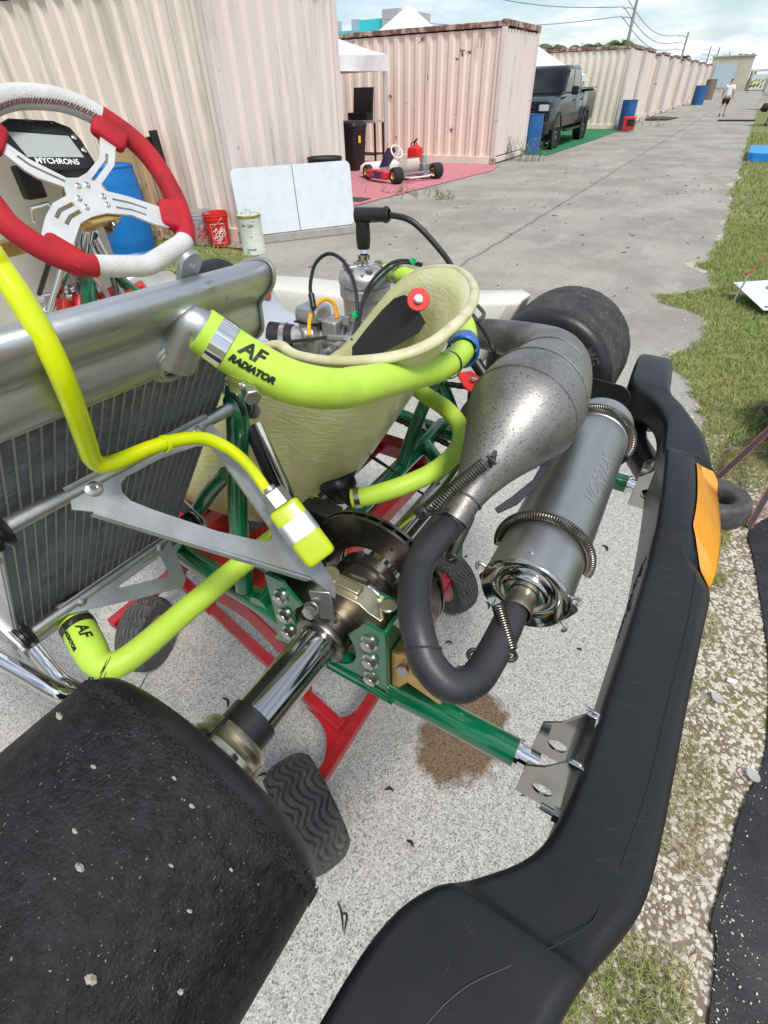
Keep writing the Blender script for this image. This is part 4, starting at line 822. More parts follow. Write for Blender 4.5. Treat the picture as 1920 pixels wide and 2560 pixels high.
ob('knot', MB().tube([(.02, .03, .24), (.05, .06, .26), (.04, .08, .24), (.03, .04, .25), (.06, .05, .27)], .008, n=6, k=4), MT['strap_edge'], t)
tag(ob('guy_rope', MB().tube([(.04, .05 + 5.4 - .0, .255)] and [(.39, 5.45, .26), (.60, 5.78, .55), (.98, 6.35, 1.05)], .006, n=6, k=4), mat('rope', (.20, .08, .05), .8)), 'thin dark red guy rope running up from the ground stake', 'rope')
t = thing('ground_banner', 'white vinyl banner with black lettering lying on the grass verge', 'banner', (.56, 5.12, .03), .55)
ob('sheet', MB().plate([(0, 0), (1.6, -.1), (1.6, .8), (.0, .62)][:] , .004, lambda u, v, h: (u, v * .8, h + .03 + .02 * math.sin(u * 3) + v * .12)), MT['white_plastic'], t, 60)
ob('eyelet', MB().lathe([(.008, 0), (.014, .002), (.014, .004), (.008, .005)], (.05, .05, .038), (0, 0, 1), n=12), MT['print'], t)
ob('lettering', text('SUN', .36, lambda u, v: (u + .56, (v + .36) * .8, .041 + .02 * math.sin((u + .56) * 3) + (v + .36) * .12), off=.004), MT['print'], t, 0)
# bottle caps and litter on the gravel
for p, lb in (((0.4685,1.2133,0), 'clear plastic cap lying on the gravel'), ((0.5693,1.0039,0), 'clear plastic cap lying on the gravel close to the tarpaulin')):
    tag(ob('plastic_cap', MB().lathe([(0, .002), (.016, .002), (.019, .008), (.016, .007), (0, .005)], (p[0], p[1], .012), (.2, .1, 1), n=20), MT['clear_plastic']), lb, 'cap')
p = (0.509,1.3081,0)
tag(ob('paper_scrap', MB().plate([(-.014, -.008), (.012, -.01), (.014, .008), (-.01, .01)], .001, lambda u, v, h: (p[0] + u, p[1] + v, .013 + h + u * .2)), MT['white_print']), 'torn white paper scrap lying on the gravel', 'litter')

# ---------------------------------------------------------------- the kart (local axes: +x to its tail, +y to its right, z up, origin on the rear axle)
KART = thing('go_kart', 'racing kart with lime green hoses, green frame and black rear bumper on a red stand', 'go-kart', (-.2373, .567, 1.0118), -math.radians(1.77))
def kp(name, mb, m_, par=None, **k): return ob(name, mb, MT[m_] if isinstance(m_, str) else m_, par or KART, **k)
kr = random.Random(3)
# --- rear wheels
def tyre_prof(s_): return [(.066, .012), (.075, .004), (.10, -.003), (.122, .0), (.132, .006), (.1375, .015), (.1395, .024), (.1403, .06), (.1405, .105), (.1403, .15), (.1395, .186), (.1375, .195), (.132, .204), (.122, .21), (.10, .213), (.075, .206), (.066, .198)]
for s_, yi in ((-1, -.484), (1, .4838)):
    prof_ = tyre_prof(s_); mb = MB(); n = 160; rings_ = []
    P_ = catmull([(r, h, 0) for r, h in prof_], 4)
    for r, h, _ in P_:
        jag = .0012 if .013 < h < .024 or .186 < h < .197 else .00025
        rings_.append([( (r + jag * kr.uniform(-1, 1)) * math.cos(2 * PI * a / n), yi + s_ * h, (r + jag * kr.uniform(-1, 1)) * math.sin(2 * PI * a / n)) for a in range(n)])
    ty = kp('rear_tyre', mb.rings(rings_, False), [MT['rubber' if s_ < 0 else 'rubber_dusty'], MT['rubber_side']], ang=60)
    for p in ty.data.polygons: p.material_index = 0 if .018 < abs(p.center.y - yi) < .193 else 1
    kp('rim', MB().lathe([(.067, .010), (.070, .004), (.066, .002), (.062, .012), (.058, .04), (.058, .10), (.035, .11), (.035, .13), (.058, .14), (.058, .18), (.066, .2)], (0, yi, 0), (0, s_, 0), n=48), 'gold_anod', ty)
    if s_ < 0:
        mb = MB()
        for i in range(3200):
            a = kr.uniform(-.6, PI + .6); h = kr.gauss(.0205, .0022); l = kr.uniform(.0005, .0019); r = .1393
            p = V((r * math.cos(a), yi - h, r * math.sin(a))); d = V((kr.uniform(-1, 1), kr.uniform(-1, 1), kr.uniform(-1, 1))).normalized() * l
            mb.tube([p - d, p + V((math.cos(a), 0, math.sin(a))) * .001, p + d], [.0003, .0008, .0003], n=4, k=1)
        kp('rubber_pickup', mb, 'crumb', ty, kind='stuff')
        for a in (2.75, 2.62, 2.45, 2.33, 1.75, 1.2, .9, .45):
            p = V((.1365 * math.cos(a), yi - .004, .1365 * math.sin(a))); e = p + V((math.cos(a) * .006, .010 + .003 * kr.random(), math.sin(a) * .006)); kp('mould_whisker', MB().tube([p, p.lerp(e, .6) + V((0, .002, .001)), e], [.0006, .0005, .0003], n=4, k=2), 'crumb', ty)
        for (px_, ang_, sz) in ((.05, 2.05, .005), (.10, 1.25, .0042), (.13, .92, .0045), (.06, 1.55, .0026), (.04, 1.05, .0028), (.09, 1.38, .0026), (.08, .75, .0025), (.12, 1.7, .0024), (.15, 1.5, .0026), (.035, 1.2, .0022), (.11, .55, .003), (.07, .95, .002), (.16, 1.15, .0026), (.05, .7, .0022)):
            p = V((.1405 * math.cos(ang_), yi - px_, .1405 * math.sin(ang_))); mb = MB(); sz *= .62; mb.lathe([(0, -.6 * sz), (.8 * sz, -.3 * sz), (sz, .2 * sz), (.5 * sz, .7 * sz), (0, .8 * sz)], (0, 0, 0), (.3, .5, 1), n=7); mb.v = [tuple(p + V((v[0] * 1.5, v[1] * .8, v[2])) * kr.uniform(.75, 1.25)) for v in mb.v]; kp('pebble', mb, 'grit', ty, ang=0)
        mb = MB()
        for ang_ in (1.32,):
            c_ = V((.1406 * math.cos(ang_), yi - .085, .1406 * math.sin(ang_))); mb.tube([c_ + V((-math.sin(ang_) * .0036 * math.cos(b_), .0036 * math.sin(b_), math.cos(ang_) * .0036 * math.cos(b_))) for b_ in [i * PI / 6 for i in range(12)]], .0010, n=5, k=1, closed=True)
        kp('wear_mark', mb, 'crumb', ty)
    else:
        def side(u, v): # moulded letters on the inner sidewall
            a = .62 - u / .112; r = .112 + v; return (r * math.cos(a), yi - .0035 + (r - .1) * .05, r * math.sin(a))
        kp('lettering', text('MG', .026, lambda u, v: side(u, v), off=.0008), 'rubber_worn', ty, ang=0)
# hubs, axle, bearings
kp('rear_axle', MB().lathe([(.0, -.53), (.025, -.53), (.025, .53), (0, .53)], (0, 0, 0), (0, 1, 0), n=48), 'steel')
kp('axle_collar', MB().lathe([(.0251, -.444), (.0266, -.4435), (.0266, -.4205), (.0251, -.420)], n=48), 'black_plastic')
for s_ in (-1, 1):
    hb = kp('wheel_hub', MB().lathe([(.0255, .444), (.034, .4445), (.0365, .448), (.0375, .452), (.0355, .456), (.038, .459), (.0425, .4635), (.0425, .486), (.048, .49), (.048, .515), (.026, .52)], (0, 0, 0), (0, s_, 0), n=56), 'alu_gold')
    for a in (1.9, 1.1, -.6, 3.4):
        d = V((math.cos(a), 0, math.sin(a))); c_ = d * .0405 + V((0, s_ * .474, 0)); t_ = V((-d.z, 0, d.x))
        kp('pinch_bolt', MB().cyl(c_ - t_ * .008, c_ + t_ * .006, .0058, n=16).cyl(c_ + t_ * .0058, c_ + t_ * .0062, .003, n=6), 'zinc', hb)
        kp('bolt_pocket', MB().cyl(c_ - t_ * .013, c_ - t_ * .0075, .0085, .0105, n=16), 'steel_dark', hb)
    kp('clamp_slit', MB().box((.0, s_ * .4665, .0425), (.0012, .044, .006)), 'print', hb)
def bearing(s_, y0):
    """carrier, cassette and bracket around the axle; y0 is the outer face"""
    yb = lambda d: s_ * (y0 - d)
    cr_ = kp('bearing_sleeve', MB().lathe([(.0253, 0), (.033, .0005), (.034, .003), (.034, .007), (.0315, .009), (.0315, .030), (.0305, .034)], (0, s_ * (y0 + .012), 0), (0, -s_, 0), n=48), 'steel_dark')
    for a in (1.1, .2, 2.5): kp('set_screw', MB().cyl(V((math.cos(a) * .030, s_ * (y0 - .006), math.sin(a) * .030)), V((math.cos(a) * .0325, s_ * (y0 - .006), math.sin(a) * .0325)), .003, n=6), 'print', cr_)
    out = [(-.066, -.04), (-.066, .036), (-.058, .046), (-.04, .05), (-.03, .058), (.038, .058), (.05, .05), (.066, .046), (.072, .036), (.072, -.04), (.05, -.052), (-.05, -.052)]
    ca_ = kp('bearing_carrier', MB().plate(out, .026, lambda u, v, h: (u, yb(.034) + h, v), holes=[arc(0, 0, .036, 0, 360, 32)[:-1][::-1]]), 'alu_gold', bevel=.003)
    kp('carrier_rib', MB().box((.002, yb(.034), .0605), (.060, .014, .008)), 'alu_gold', ca_, bevel=.002)
    kp('carrier_boss', MB().cyl((.068, yb(.034), .022), (.068, yb(.034), .062), .010, n=20), 'alu_gold', ca_, bevel=.002)
    kp('carrier_boss', MB().cyl((-.012, yb(.034), .05), (-.012, yb(.034), .066), .0125, n=20).cyl((-.012, yb(.034), .066), (-.012, yb(.034), .0663), .007, n=16), 'alu_gold', ca_, bevel=.002)
    kp('outer_race', MB().lathe([(.0315, 0), (.038, 0), (.038, .012), (.0315, .012)], (0, yb(.012), 0), (0, -s_, 0), n=48), 'steel_dark', ca_)
    o_ = [(.052, .050), (.060, .064), (.086, .064), (.086, -.045), (.092, -.071), (-.092, -.071), (-.078, -.045), (-.078, .064), (-.052, .064)] + arc(0, 0, .046, 128, 398, 22)
    slots = [rrect(-.006 + dx, z - .0035, .036 + dx, z + .0035, .003)[::-1] for z, dx in ((-.0475, 0), (-.0605, .004))]
    br_ = kp('bearing_bracket', MB().plate(o_, .004, lambda u, v, h: (u, s_ * y0 + h, v), holes=slots), 'green', bevel=.001)
    for x in (.0835, -.0755): kp('bracket_flange', MB().box((x, s_ * (y0 - .0235), .002), (.004, .043, .122)), 'green', br_, bevel=.001)
    for x in (.066, -.058):
        kp('bracket_back', MB().box((x, s_ * (y0 - .046), .0), (.034, .004, .118)), 'green', br_, bevel=.001)
        for z in (.036, .002, -.032): kp('bolt', MB().cyl((x, s_ * (y0 + .002), z), (x, s_ * (y0 + .0036), z), .0105, n=24).hexn((x, s_ * (y0 + .0036), z), (0, s_, 0), .0082, .006).cyl((x, s_ * (y0 + .0096), z), (x, s_ * (y0 + .010), z), .006, n=16), 'zinc', br_, ang=30)
bearing(-1, .302); bearing(1, .302)
# gold seat-stay block behind the left bearing
kp('clamp_block', MB().plate([(.086, -.046), (.086, .022), (.108, .032), (.114, .0), (.150, -.018), (.150, -.034), (.108, -.024), (.096, -.046)], .030, lambda u, v, h: (u, -.279 + h, v)), 'gold_anod', bevel=.002)
kp('clamp_block_bolt', MB().hexn((.103, -.296, .006), (.3, -1, .3), .007, .006).hexn((.1235, -.28, -.004), (.4, 0, 1), .008, .006), 'zinc', ang=30)
# brake disc, hub and caliper
bd = kp('brake_disc', MB().lathe([(.052, 0), (.0985, 0), (.0985, .004), (.052, .004), (.052, 0)], (0, -.199, 0), n=72).lathe([(.052, .010), (.0985, .010), (.0985, .014), (.052, .014), (.052, .010)], (0, -.199, 0), n=72), 'steel_dark')
mb = MB()
for i in range(30):
    a = 2 * PI * i / 30; d = V((math.cos(a), 0, math.sin(a))); mb.bar(d * .054 + V((0, -.192, 0)), d * .0965 + V((0, -.192, 0)), .004, .0061, (0, 1, 0))
kp('disc_vane', mb, 'print', bd)
mb = MB()
for i in range(40):
    a = 2 * PI * i / 40 + .05 * (i % 3); r = (.064, .074, .086)[i % 3]; mb.cyl((r * math.cos(a), -.1996, r * math.sin(a)), (r * math.cos(a), -.1985, r * math.sin(a)), .0022, n=8)
kp('disc_hole', mb, 'print', bd)
dh = kp('disc_carrier', MB().lathe([(.0255, 0), (.041, .0005), (.043, .003), (.043, .026), (.040, .029), (.040, .033), (.046, .036), (.046, .050), (.0255, .052)], (0, -.252, 0), n=56), 'steel_dark')
for a in (1.35, .75, 2.6, -.5): kp('pinch_bolt', MB().cyl(V((.036 * math.cos(a) - .012 * math.sin(a), -.238, .036 * math.sin(a) + .012 * math.cos(a))), V((.044 * math.cos(a) + .012 * math.sin(a), -.238, .044 * math.sin(a) - .006 * math.cos(a))), .0052, n=14), 'zinc', dh)
for a in (.5, 1.75, 3.0): kp('carrier_bolt', MB().hexn(V((.049 * math.cos(a), -.206, .049 * math.sin(a))), (0, -1, 0), .005, .006), 'zinc', dh)
mb = MB(); mb.box((-.098, -.214, .022), (.05, .026, .075)); mb.box((-.098, -.168, .022), (.05, .030, .075)); mb.box((-.122, -.192, .022), (.018, .07, .07)); mb.cyl((-.098, -.245, .03), (-.098, -.225, .03), .016, n=18)
kp('brake_caliper', mb, 'black_plastic', bevel=.004)
kp('caliper_bracket', MB().plate([(-.115, -.04), (-.06, -.05), (-.05, .03), (-.075, .062), (-.12, .055)], .006, lambda u, v, h: (u, -.236 + h, v)), 'alu', bevel=.001)
kp('caliper_piston', MB().cyl((-.062, -.262, .036), (-.092, -.228, .036), .0165, n=24), 'alu_gold', bevel=.002)
# --- frame
def ftube(name, P_, r=.016, m_='green', k=6): return kp(name, MB().tube(P_, r, n=16, k=k), m_)
ftube('frame_rail', [(.238, -.281, -.07), (.16, -.2825, -.07), (.08, -.284, -.07), (.0, -.280, -.07), (-.08, -.274, -.07), (-.158, -.267, -.07), (-.3, -.259, -.07), (-.55, -.235, -.068), (-.9, -.19, -.064), (-1.15, -.17, -.064)])
ftube('frame_rail', [(.238, .281, -.07), (.16, .2825, -.07), (.08, .284, -.07), (0, .284, -.07), (-.15, .28, -.07), (-.3, .28, -.062), (-.55, .235, -.064), (-.9, .19, -.064), (-1.15, .17, -.064)])
ftube('cross_member', [(-.14, -.28, -.06), (-.14, 0, -.062), (-.14, .29, -.06)])
ftube('cross_member', [(.05, -.05, -.062), (-.02, .1, -.062), (-.13, .2, -.062), (-.2, .285, -.06)], .014)
ftube('cross_member', [(-.62, -.22, -.064), (-.62, .22, -.064)], .014)
ftube('cross_member', [(-1.1, -.18, -.064), (-1.1, .18, -.064)], .014)
ftube('seat_stay', [(-.172, -.272, -.05), (-.165, -.258, .06), (-.150, -.248, .15), (-.128, -.246, .235), (-.150, -.22, .262)], .0125)
ftube('seat_stay', [(-.33, -.262, -.055), (-.25, -.235, .06), (-.205, -.225, .11)], .011)
ftube('seat_stay', [(-.135, .105, -.055), (-.150, .20, .0), (-.13, .215, .06), (-.105, .205, .11)], .0125)
ftube('seat_stay', [(-.07, .23, -.055), (-.10, .24, .01), (-.12, .225, .07)], .0125)
kp('support_rod', MB().cyl((-0.128,-0.225,0.2093), (-0.0766,-0.225,0.057), .0065, n=14), 'chrome')
kp('support_rod', MB().cyl((-0.1301,-0.235,0.2062), (-0.0968,-0.235,0.0859), .006, n=14), 'black_plastic')
kp('bumper_tube', MB().cyl((.235, -.281, -.07), (.262, -.281, -.07), .0125, n=24).lathe([(.0126, 0), (.0172, 0), (.0172, .004), (.0126, .004)], (.2385, -.281, -.07), (1, 0, 0), n=24), 'chrome')
kp('bumper_tube', MB().cyl((.235, .281, -.07), (.262, .281, -.07), .0125, n=24).lathe([(.0126, 0), (.0172, 0), (.0172, .004), (.0126, .004)], (.2385, .281, -.07), (1, 0, 0), n=24), 'chrome')
kp('chassis_stub', MB().cyl((.14, -.24, -.075), (.158, -.236, -.042), .014, n=20), 'green')
# bumper brackets: two cheek plates joined by a folded strap
for yb_ in (-.281, .281):
    ck = [(.250, -.092), (.298, -.092), (.302, -.060), (.298, -.030), (.300, .012), (.296, .022), (.286, .022), (.278, .006), (.268, -.014), (.252, -.030)]
    for dy in (-.026, .026):
        b_ = kp('bumper_bracket', MB().plate(ck, .003, lambda u, v, h, dy=dy: (u, yb_ + dy + h, v), holes=[arc(.274, -.060, .0100, 0, 360, 18)[:-1][::-1]]), 'steel', bevel=.0008)
    kp('bracket_strap', MB().plate([(.2865, -.080), (.3025, -.080), (.304, -.05), (.300, .0), (.3005, .012), (.2965, .012), (.296, 0), (.299, -.05), (.297, -.076), (.2865, -.076)], .049, lambda u, v, h: (u, yb_ + h, v)), 'chrome', b_, bevel=.0008)
    kp('bracket_clip', MB().tube([(.284, yb_ - .03, .0225), (.296, yb_ - .03, .0225), (.2985, yb_ - .012, .016), (.2985, yb_ + .012, .016), (.296, yb_ + .03, .0225), (.284, yb_ + .03, .0225)], .0022, n=6, k=1), 'chrome', b_)
    kp('bracket_bolt', MB().hexn((.296, yb_ - .055, -.03), (-1, 0, 0), .0075, .008).cyl((.296, yb_ - .055, -.03), (.276, yb_ - .055, -.03), .0035, n=10), 'zinc', b_, ang=30)
    kp('mount_plate', MB().box((.2975, yb_ - .045, -.035), (.004, .055, .03)), 'steel', b_, bevel=.001)
# --- rear bumper
def bumper():
    st = [(-.69, .225, .290, .020, -.06), (-.675, .205, .303, .036, -.078), (-.64, .195, .311, .043, -.088), (-.58, .194, .314, .044, -.09), (-.52, .199, .318, .044, -.09), (-.485, .208, .325, .043, -.09), (-.463, .2205, .331, .0425, -.09), (-.452, .230, .335, .041, -.089), (-.444, .238, .338, .0335, -.088), (-.434, .248, .343, .0295, -.085),
          (-.405, .274, .356, .0285, -.083), (-.375, .288, .364, .028, -.082), (-.33, .294, .367, .028, -.08), (-.26, .296, .368, .028, -.08), (-.17, .297, .369, .029, -.08), (-.06, .297, .372, .030, -.08), (-.01, .2965, .374, .0305, -.08), (.012, .295, .376, .034, -.08), (.040, .2935, .378, .0435, -.082), (.058, .292, .379, .046, -.083), (.12, .287, .377, .047, -.083), (.20, .279, .368, .046, -.083), (.240, .274, .360, .0445, -.082), (.248, .2735, .354, .038, -.081), (.254, .272, .347, .031, -.08),
          (.30, .267, .339, .030, -.045), (.35, .262, .326, .029, -.035), (.385, .252, .311, .028, -.03), (.42, .236, .294, .028, -.03), (.45, .214, .278, .028, -.035), (.472, .190, .262, .029, -.05), (.50, .172, .250, .032, -.075), (.56, .166, .243, .033, -.085), (.63, .163, .236, .031, -.085), (.655, .168, .230, .024, -.075), (.665, .185, .215, .008, -.05)]
    Q_ = catmull([s_ for s_ in st], 3) if False else st
    # resample with a spline in five dimensions
    out = []; n = len(st)
    for i in range(n - 1):
        a, b_, c_, d = st[max(0, i - 1)], st[i], st[i + 1], st[min(n - 1, i + 2)]
        for j in range(3):
            t = j / 3; t2, t3 = t * t, t ** 3
            out.append(tuple(.5 * (2 * y + (z - x) * t + (2 * x - 5 * y + 4 * z - w_) * t2 + (3 * y - x - 3 * z + w_) * t3) for x, y, z, w_ in zip(a, b_, c_, d)))
    out.append(st[-1]); rings_ = []
    for (y, x0, x1, zt, zb) in out:
        w_ = x1 - x0; h = zt - zb; c1 = min(.011, w_ * .3); bl = max(0, min(1, (y + .03) / .05, (.262 - y) / .03)); ring = []
        c2 = min(.016, w_ * .33, h * .4); cx2, cz2 = c2 + bl * .034, c2 + bl * .036
        if bl < .02:
            for k in range(9): a = math.radians(90 * k / 8); ring.append((x1 - c2 + c2 * math.cos(a), y, zt - c2 + c2 * math.sin(a)))
        else:
            e = .55 - .40 * bl      # flat sloping face with rounded ends
            for k in range(9):
                f = k / 8; a = math.radians(90 * f); rx, rz = x1 - cx2 + cx2 * math.cos(a), zt - cz2 + cz2 * math.sin(a)
                g = max(0, min(1, (f - .06) / .88)); fx, fz = x1 - cx2 * g, zt - cz2 * (1 - g); ring.append((rx + (fx - rx) * bl * .9, y, rz + (fz - rz) * bl * .9))
        for (cx, cz, r, a0, a1) in ((x0 + c1, zt - c1, c1, 90, 180), (x0 + .014, zb + .014, .014, 180, 270), (x1 - .014, zb + .014, .014, 270, 360)):
            for k in range(7): a = math.radians(a0 + (a1 - a0) * k / 6); ring.append((cx + r * math.cos(a), y, cz + r * math.sin(a)))
        rings_.append(ring)
    return MB().rings(rings_), rings_
_bm, BR_ = bumper()
BU = kp('rear_bumper', _bm, 'bumper', ang=60)
# lower arm of the far end with its opening
kp('lower_arm', MB().tube([(.30, .25, -.066), (.275, .33, -.075), (.245, .40, -.082), (.212, .46, -.08), (.195, .53, -.06)], [.024, .027, .028, .030, .03], n=16, k=5), 'bumper', BU)
# moulding seam and scuffs
kp('mould_seam', MB().tube([(.333, -.40, .0282), (.328, -.42, .0312), (.305, -.452, .0395), (.285, -.475, .0428), (.265, -.50, .0443), (.252, -.53, .0443), (.245, -.57, .0445)], .0005, n=5, k=5).tube([(.345, .03, .032), (.350, -.01, .031), (.352, -.10, .0302), (.349, -.2, .029), (.347, -.3, .0283), (.34, -.37, .0285)], .0004, n=5, k=5), 'print', BU)
mat('scuff', (.05, .05, .054), .6)
mb = MB()
for i in range(30):
    y = kr.uniform(-.62, .0); j = min(range(len(BR_)), key=lambda i_: abs(BR_[i_][0][1] - y)); a, b_ = V(BR_[j][9]), V(BR_[j][8]); f = kr.uniform(.08, .92); p = a.lerp(b_, f); l = kr.uniform(.002, .012); an = kr.uniform(0, PI); d = V((math.cos(an) * l, math.sin(an) * l, 0))
    P_ = []
    for t in (-1, -.3, .4, 1):
        q_ = p + d * t + V((kr.uniform(-.0016, .0016), 0, 0)); jj = min(range(len(BR_)), key=lambda i_: abs(BR_[i_][0][1] - q_.y)); q_.z = BR_[jj][9][2] + .0001; P_.append(q_)
    if -.46 < y < -.40: continue
    mb.tube(P_, [.00006, .00018, .00014, .00005], n=4, k=4)
kp('scuff_mark', mb, 'scuff', BU, kind='stuff')
def refl(y, f):   # point on the sloping rear face of the bumper: f 0 at its top edge, 1 at the rear edge
    for i in range(len(BR_) - 1):
        if BR_[i][0][1] <= y <= BR_[i + 1][0][1]:
            t = (y - BR_[i][0][1]) / (BR_[i + 1][0][1] - BR_[i][0][1]); k = (1 - f) * 8; j = min(7, int(k)); g = k - j
            p = V(BR_[i][j]).lerp(V(BR_[i][j + 1]), g).lerp(V(BR_[i + 1][j]).lerp(V(BR_[i + 1][j + 1]), g), t)
            return p + V((.0018, 0, .0014))
mb = MB(); rows = []
for i in range(49):
    g = i / 48; u = .000 + .240 * g
    f0 = .07 + .84 * max(0, 1 - g / .26) ** 1.2 + .5 * max(0, (g - .88) / .12) ** 2; f1 = 1.0
    r0 = [refl(u, f0 + (f1 - f0) * j / 8) for j in range(9)]; rows.append(r0 + [r0[-1] + V((0, 0, -.006 * t)) for t in (1, 2, 3)])
mb.add([p for r_ in rows for p in r_], [(i * 12 + j, i * 12 + j + 1, (i + 1) * 12 + j + 1, (i + 1) * 12 + j) for i in range(48) for j in range(11)])
kp('reflector_panel', mb, 'reflector', BU, ang=70)
mb = MB()
for i in range(70):
    y = kr.uniform(-.12, .24); z = kr.uniform(-.03, .012); x = .2965 - .10 * max(0, y - .06) - .0005; l = kr.uniform(.003, .010); mb.tube([(x - .0006, y - l, z + kr.uniform(-.003, .003)), (x - .0012, y, z), (x - .0006, y + l, z + kr.uniform(-.004, .004))], .0006, n=4, k=2)
kp('moulded_grain', mb, 'black_plastic', BU, kind='stuff')
# --- exhaust
ch = kp('exhaust_chamber', MB().tube([(-.30, .385, .085), (-.20, .385, .10), (-.10, .362, .118), (-.01, .318, .135), (.055, .255, .15), (.088, .175, .163), (.099, .10, .170), (.101, .045, .172), (.101, .0, .170), (.099, -.04, .160), (.095, -.075, .145), (.091, -.105, .128), (.0885, -.125, .117)], [.024, .025, .028, .034, .042, .052, .062, .069, .0695, .055, .038, .025, .0195], n=40, k=7), 'chamber', ang=60)
cdir = (V((.0885, -.125, .117)) - V((.095, -.075, .145))).normalized()
kp('exhaust_cuff', MB().cyl(V((.0885, -.125, .117)) - cdir * .006, V((.0885, -.125, .117)) + cdir * .030, .0188, n=32, caps=False), 'chamber', ch)
for (c_, r, ax_) in (((.101, .045, .172), .0697, (.02, 1, -.03)), ((.101, .002, .1705), .0700, (.02, 1, .15)), ((.098, .112, .1695), .0605, (.12, 1, -.1)), ((.0885, -.125, .117), .0202, tuple(cdir))):
    u, w_ = frame(V(ax_)); kp('weld_seam', MB().tube([V(c_) + (u * math.cos(a) + w_ * math.sin(a)) * r for a in [i * PI / 24 for i in range(48)]], .0011, n=6, k=1, closed=True), 'chamber', ch)
# pressed seam flange along the underside of the cone
kp('seam_flange', MB().plate([(.060, .0), (.058, -.04), (.046, -.08), (.03, -.11), (.024, -.11), (.036, -.08), (.05, -.04), (.052, 0)], .002, lambda u, v, h: (.101 + u * .80, v * 1.0 + .0, .168 + v * .38 - u * .85 + h)), 'pipe', ch)
c0 = V((.0885, -.125, .117)) + cdir * .012
PIPE = [c0, c0 + cdir * .03, (0.0853,-0.1795,0.107), (0.0856,-0.2312,0.105), (0.1001,-0.2698,0.098), (0.1213,-0.2995,0.088), (0.1424,-0.3157,0.072), (0.1662,-0.317,0.058), (0.1822,-0.2959,0.05), (0.186,-0.2623,0.05), (0.1859,-0.2254,0.05), (.184, -.198, .05)]
el = kp('exhaust_elbow', MB().tube(PIPE, .0168, n=28, k=8), 'pipe', ang=60)
kp('weld_ring', MB().tube([V((0.1326,-0.3092,0.081)) + (frame(V((.35, -.55, -.35)))[0] * math.cos(a) + frame(V((.35, -.55, -.35)))[1] * math.sin(a)) * .0172 for a in [i * PI / 14 for i in range(28)]], .0012, n=6, k=1, closed=True), 'pipe', el)
for px_, pj in (((0.1726,-0.275,0.056), (0.1851,-0.2735,0.05)), ((0.2015,-0.2514,0.048), (0.1865,-0.251,0.05))):
    kp('spring_eyelet', MB().tube([V(px_) + V((.0062 * math.cos(a), .0062 * math.sin(a) , .0015)) for a in [i * PI / 8 for i in range(16)]], .0024, n=8, k=1, closed=True).tube([px_, pj], .0035, n=8, k=1), 'pipe', el)
S0, S1 = V((.186, -.168, .05)), V((.169, .250, .047)); sdir = (S1 - S0).normalized()
si = kp('silencer', MB().lathe([(0.0494, 0), (0.0515, .001), (0.0515, .006), (0.0505, .007), (0.0505, .36), (0.0515, .361), (0.0515, .385), (0.0505, .386), (0.0505, .415), (0.0515, .418), (0.0499, .422), (0, .422)], S0, sdir, n=64), 'silencer', ang=40)
kp('end_cap', MB().lathe([(0.0508, .002), (0.0501, -.002), (0.0486, -.003), (0.0469, -.001), (0.0423, .005), (0.0369, .008), (0.032, .008), (0.0295, .005), (0.028, .000), (0.0258, -.0025), (0.0212, -.003), (0.0174, -.003)], S0, sdir, n=72), 'steel', si, ang=80)
kp('inlet_pipe', MB().lathe([(0.0163, .012), (0.0163, -.030), (0.0179, -.031), (0.0179, -.028)], S0, sdir, n=32), 'alu_gold', si)
us, ws = frame(sdir)
def around(c_, r, a): return c_ + (us * math.cos(a) + ws * math.sin(a)) * r
def spring_ring(y, a0, a1, turns):
    c_ = S0 + sdir * y; mb = MB(); k = int(turns * 10); P_ = []
    for i in range(k + 1):
        a = a0 + (a1 - a0) * i / k; b_ = 2 * PI * i / 10; P_.append(around(c_, 0.0505 + .0058 + .0052 * math.cos(b_), a) + sdir * .0052 * math.sin(b_))
    return mb.tube(P_, .0010, n=6, k=1)
top_a = math.atan2(V((0, 0, 1)).dot(ws), V((0, 0, 1)).dot(us))
kp('retaining_spring', spring_ring(.075, top_a - 1.75, top_a + 1.75, 66), 'spring', si)
kp('retaining_spring', spring_ring(.372, top_a - 1.75, top_a + 1.75, 66), 'spring', si)
for a in (top_a + 1.25, top_a - 1.25, top_a + 2.1):
    p = around(S0 + sdir * .004, .0515, a); o_ = (p - (S0 + sdir * .004)).normalized(); kp('spring_hook', MB().tube([p - o_ * .002, p + o_ * .006, p + o_ * .010 - sdir * .004, p + o_ * .007 - sdir * .009], .0022, n=8, k=4), 'zinc', si)
kp('rivet', MB().cyl(around(S0 + sdir * .017, .0503, top_a - .1), around(S0 + sdir * .017, .0517, top_a - .1), .0035, n=16).cyl(around(S0 + sdir * .017, .0517, top_a - .1), around(S0 + sdir * .017, .0519, top_a - .1), .0014, n=10), 'alu', si)
sgn = 1 if around(S0, 1, top_a + .5).x > around(S0, 1, top_a).x else -1
kp('lettering', text('VORTEX', .030, lambda u, v: around(S0 + sdir * (.205 + u), .0508, top_a + sgn * (.70 - v / .0505)), shear=.25, off=.0008, fine=.006), 'grey_print', si, ang=0)
kp('silencer_cradle', MB().tube([around(S0 + sdir * .02, .056, top_a + PI + a) for a in (-1.3, -.8, -.3, .3, .8, 1.3)], .006, n=8, k=4), 'black_plastic', si)
kp('silencer_strap', MB().tube([around(S0 + sdir * .372, .057, top_a + PI + a) for a in (-1.3, -.8, -.3, .3, .8, 1.3)], .005, n=8, k=4), 'black_plastic', si)
kp('heat_shield', MB().plate(rrect(.04, -.045, .195, .085, .022), .003, lambda u, v, h: (u, .355 + h - u * .1, v)), 'black_plastic', bevel=.001)
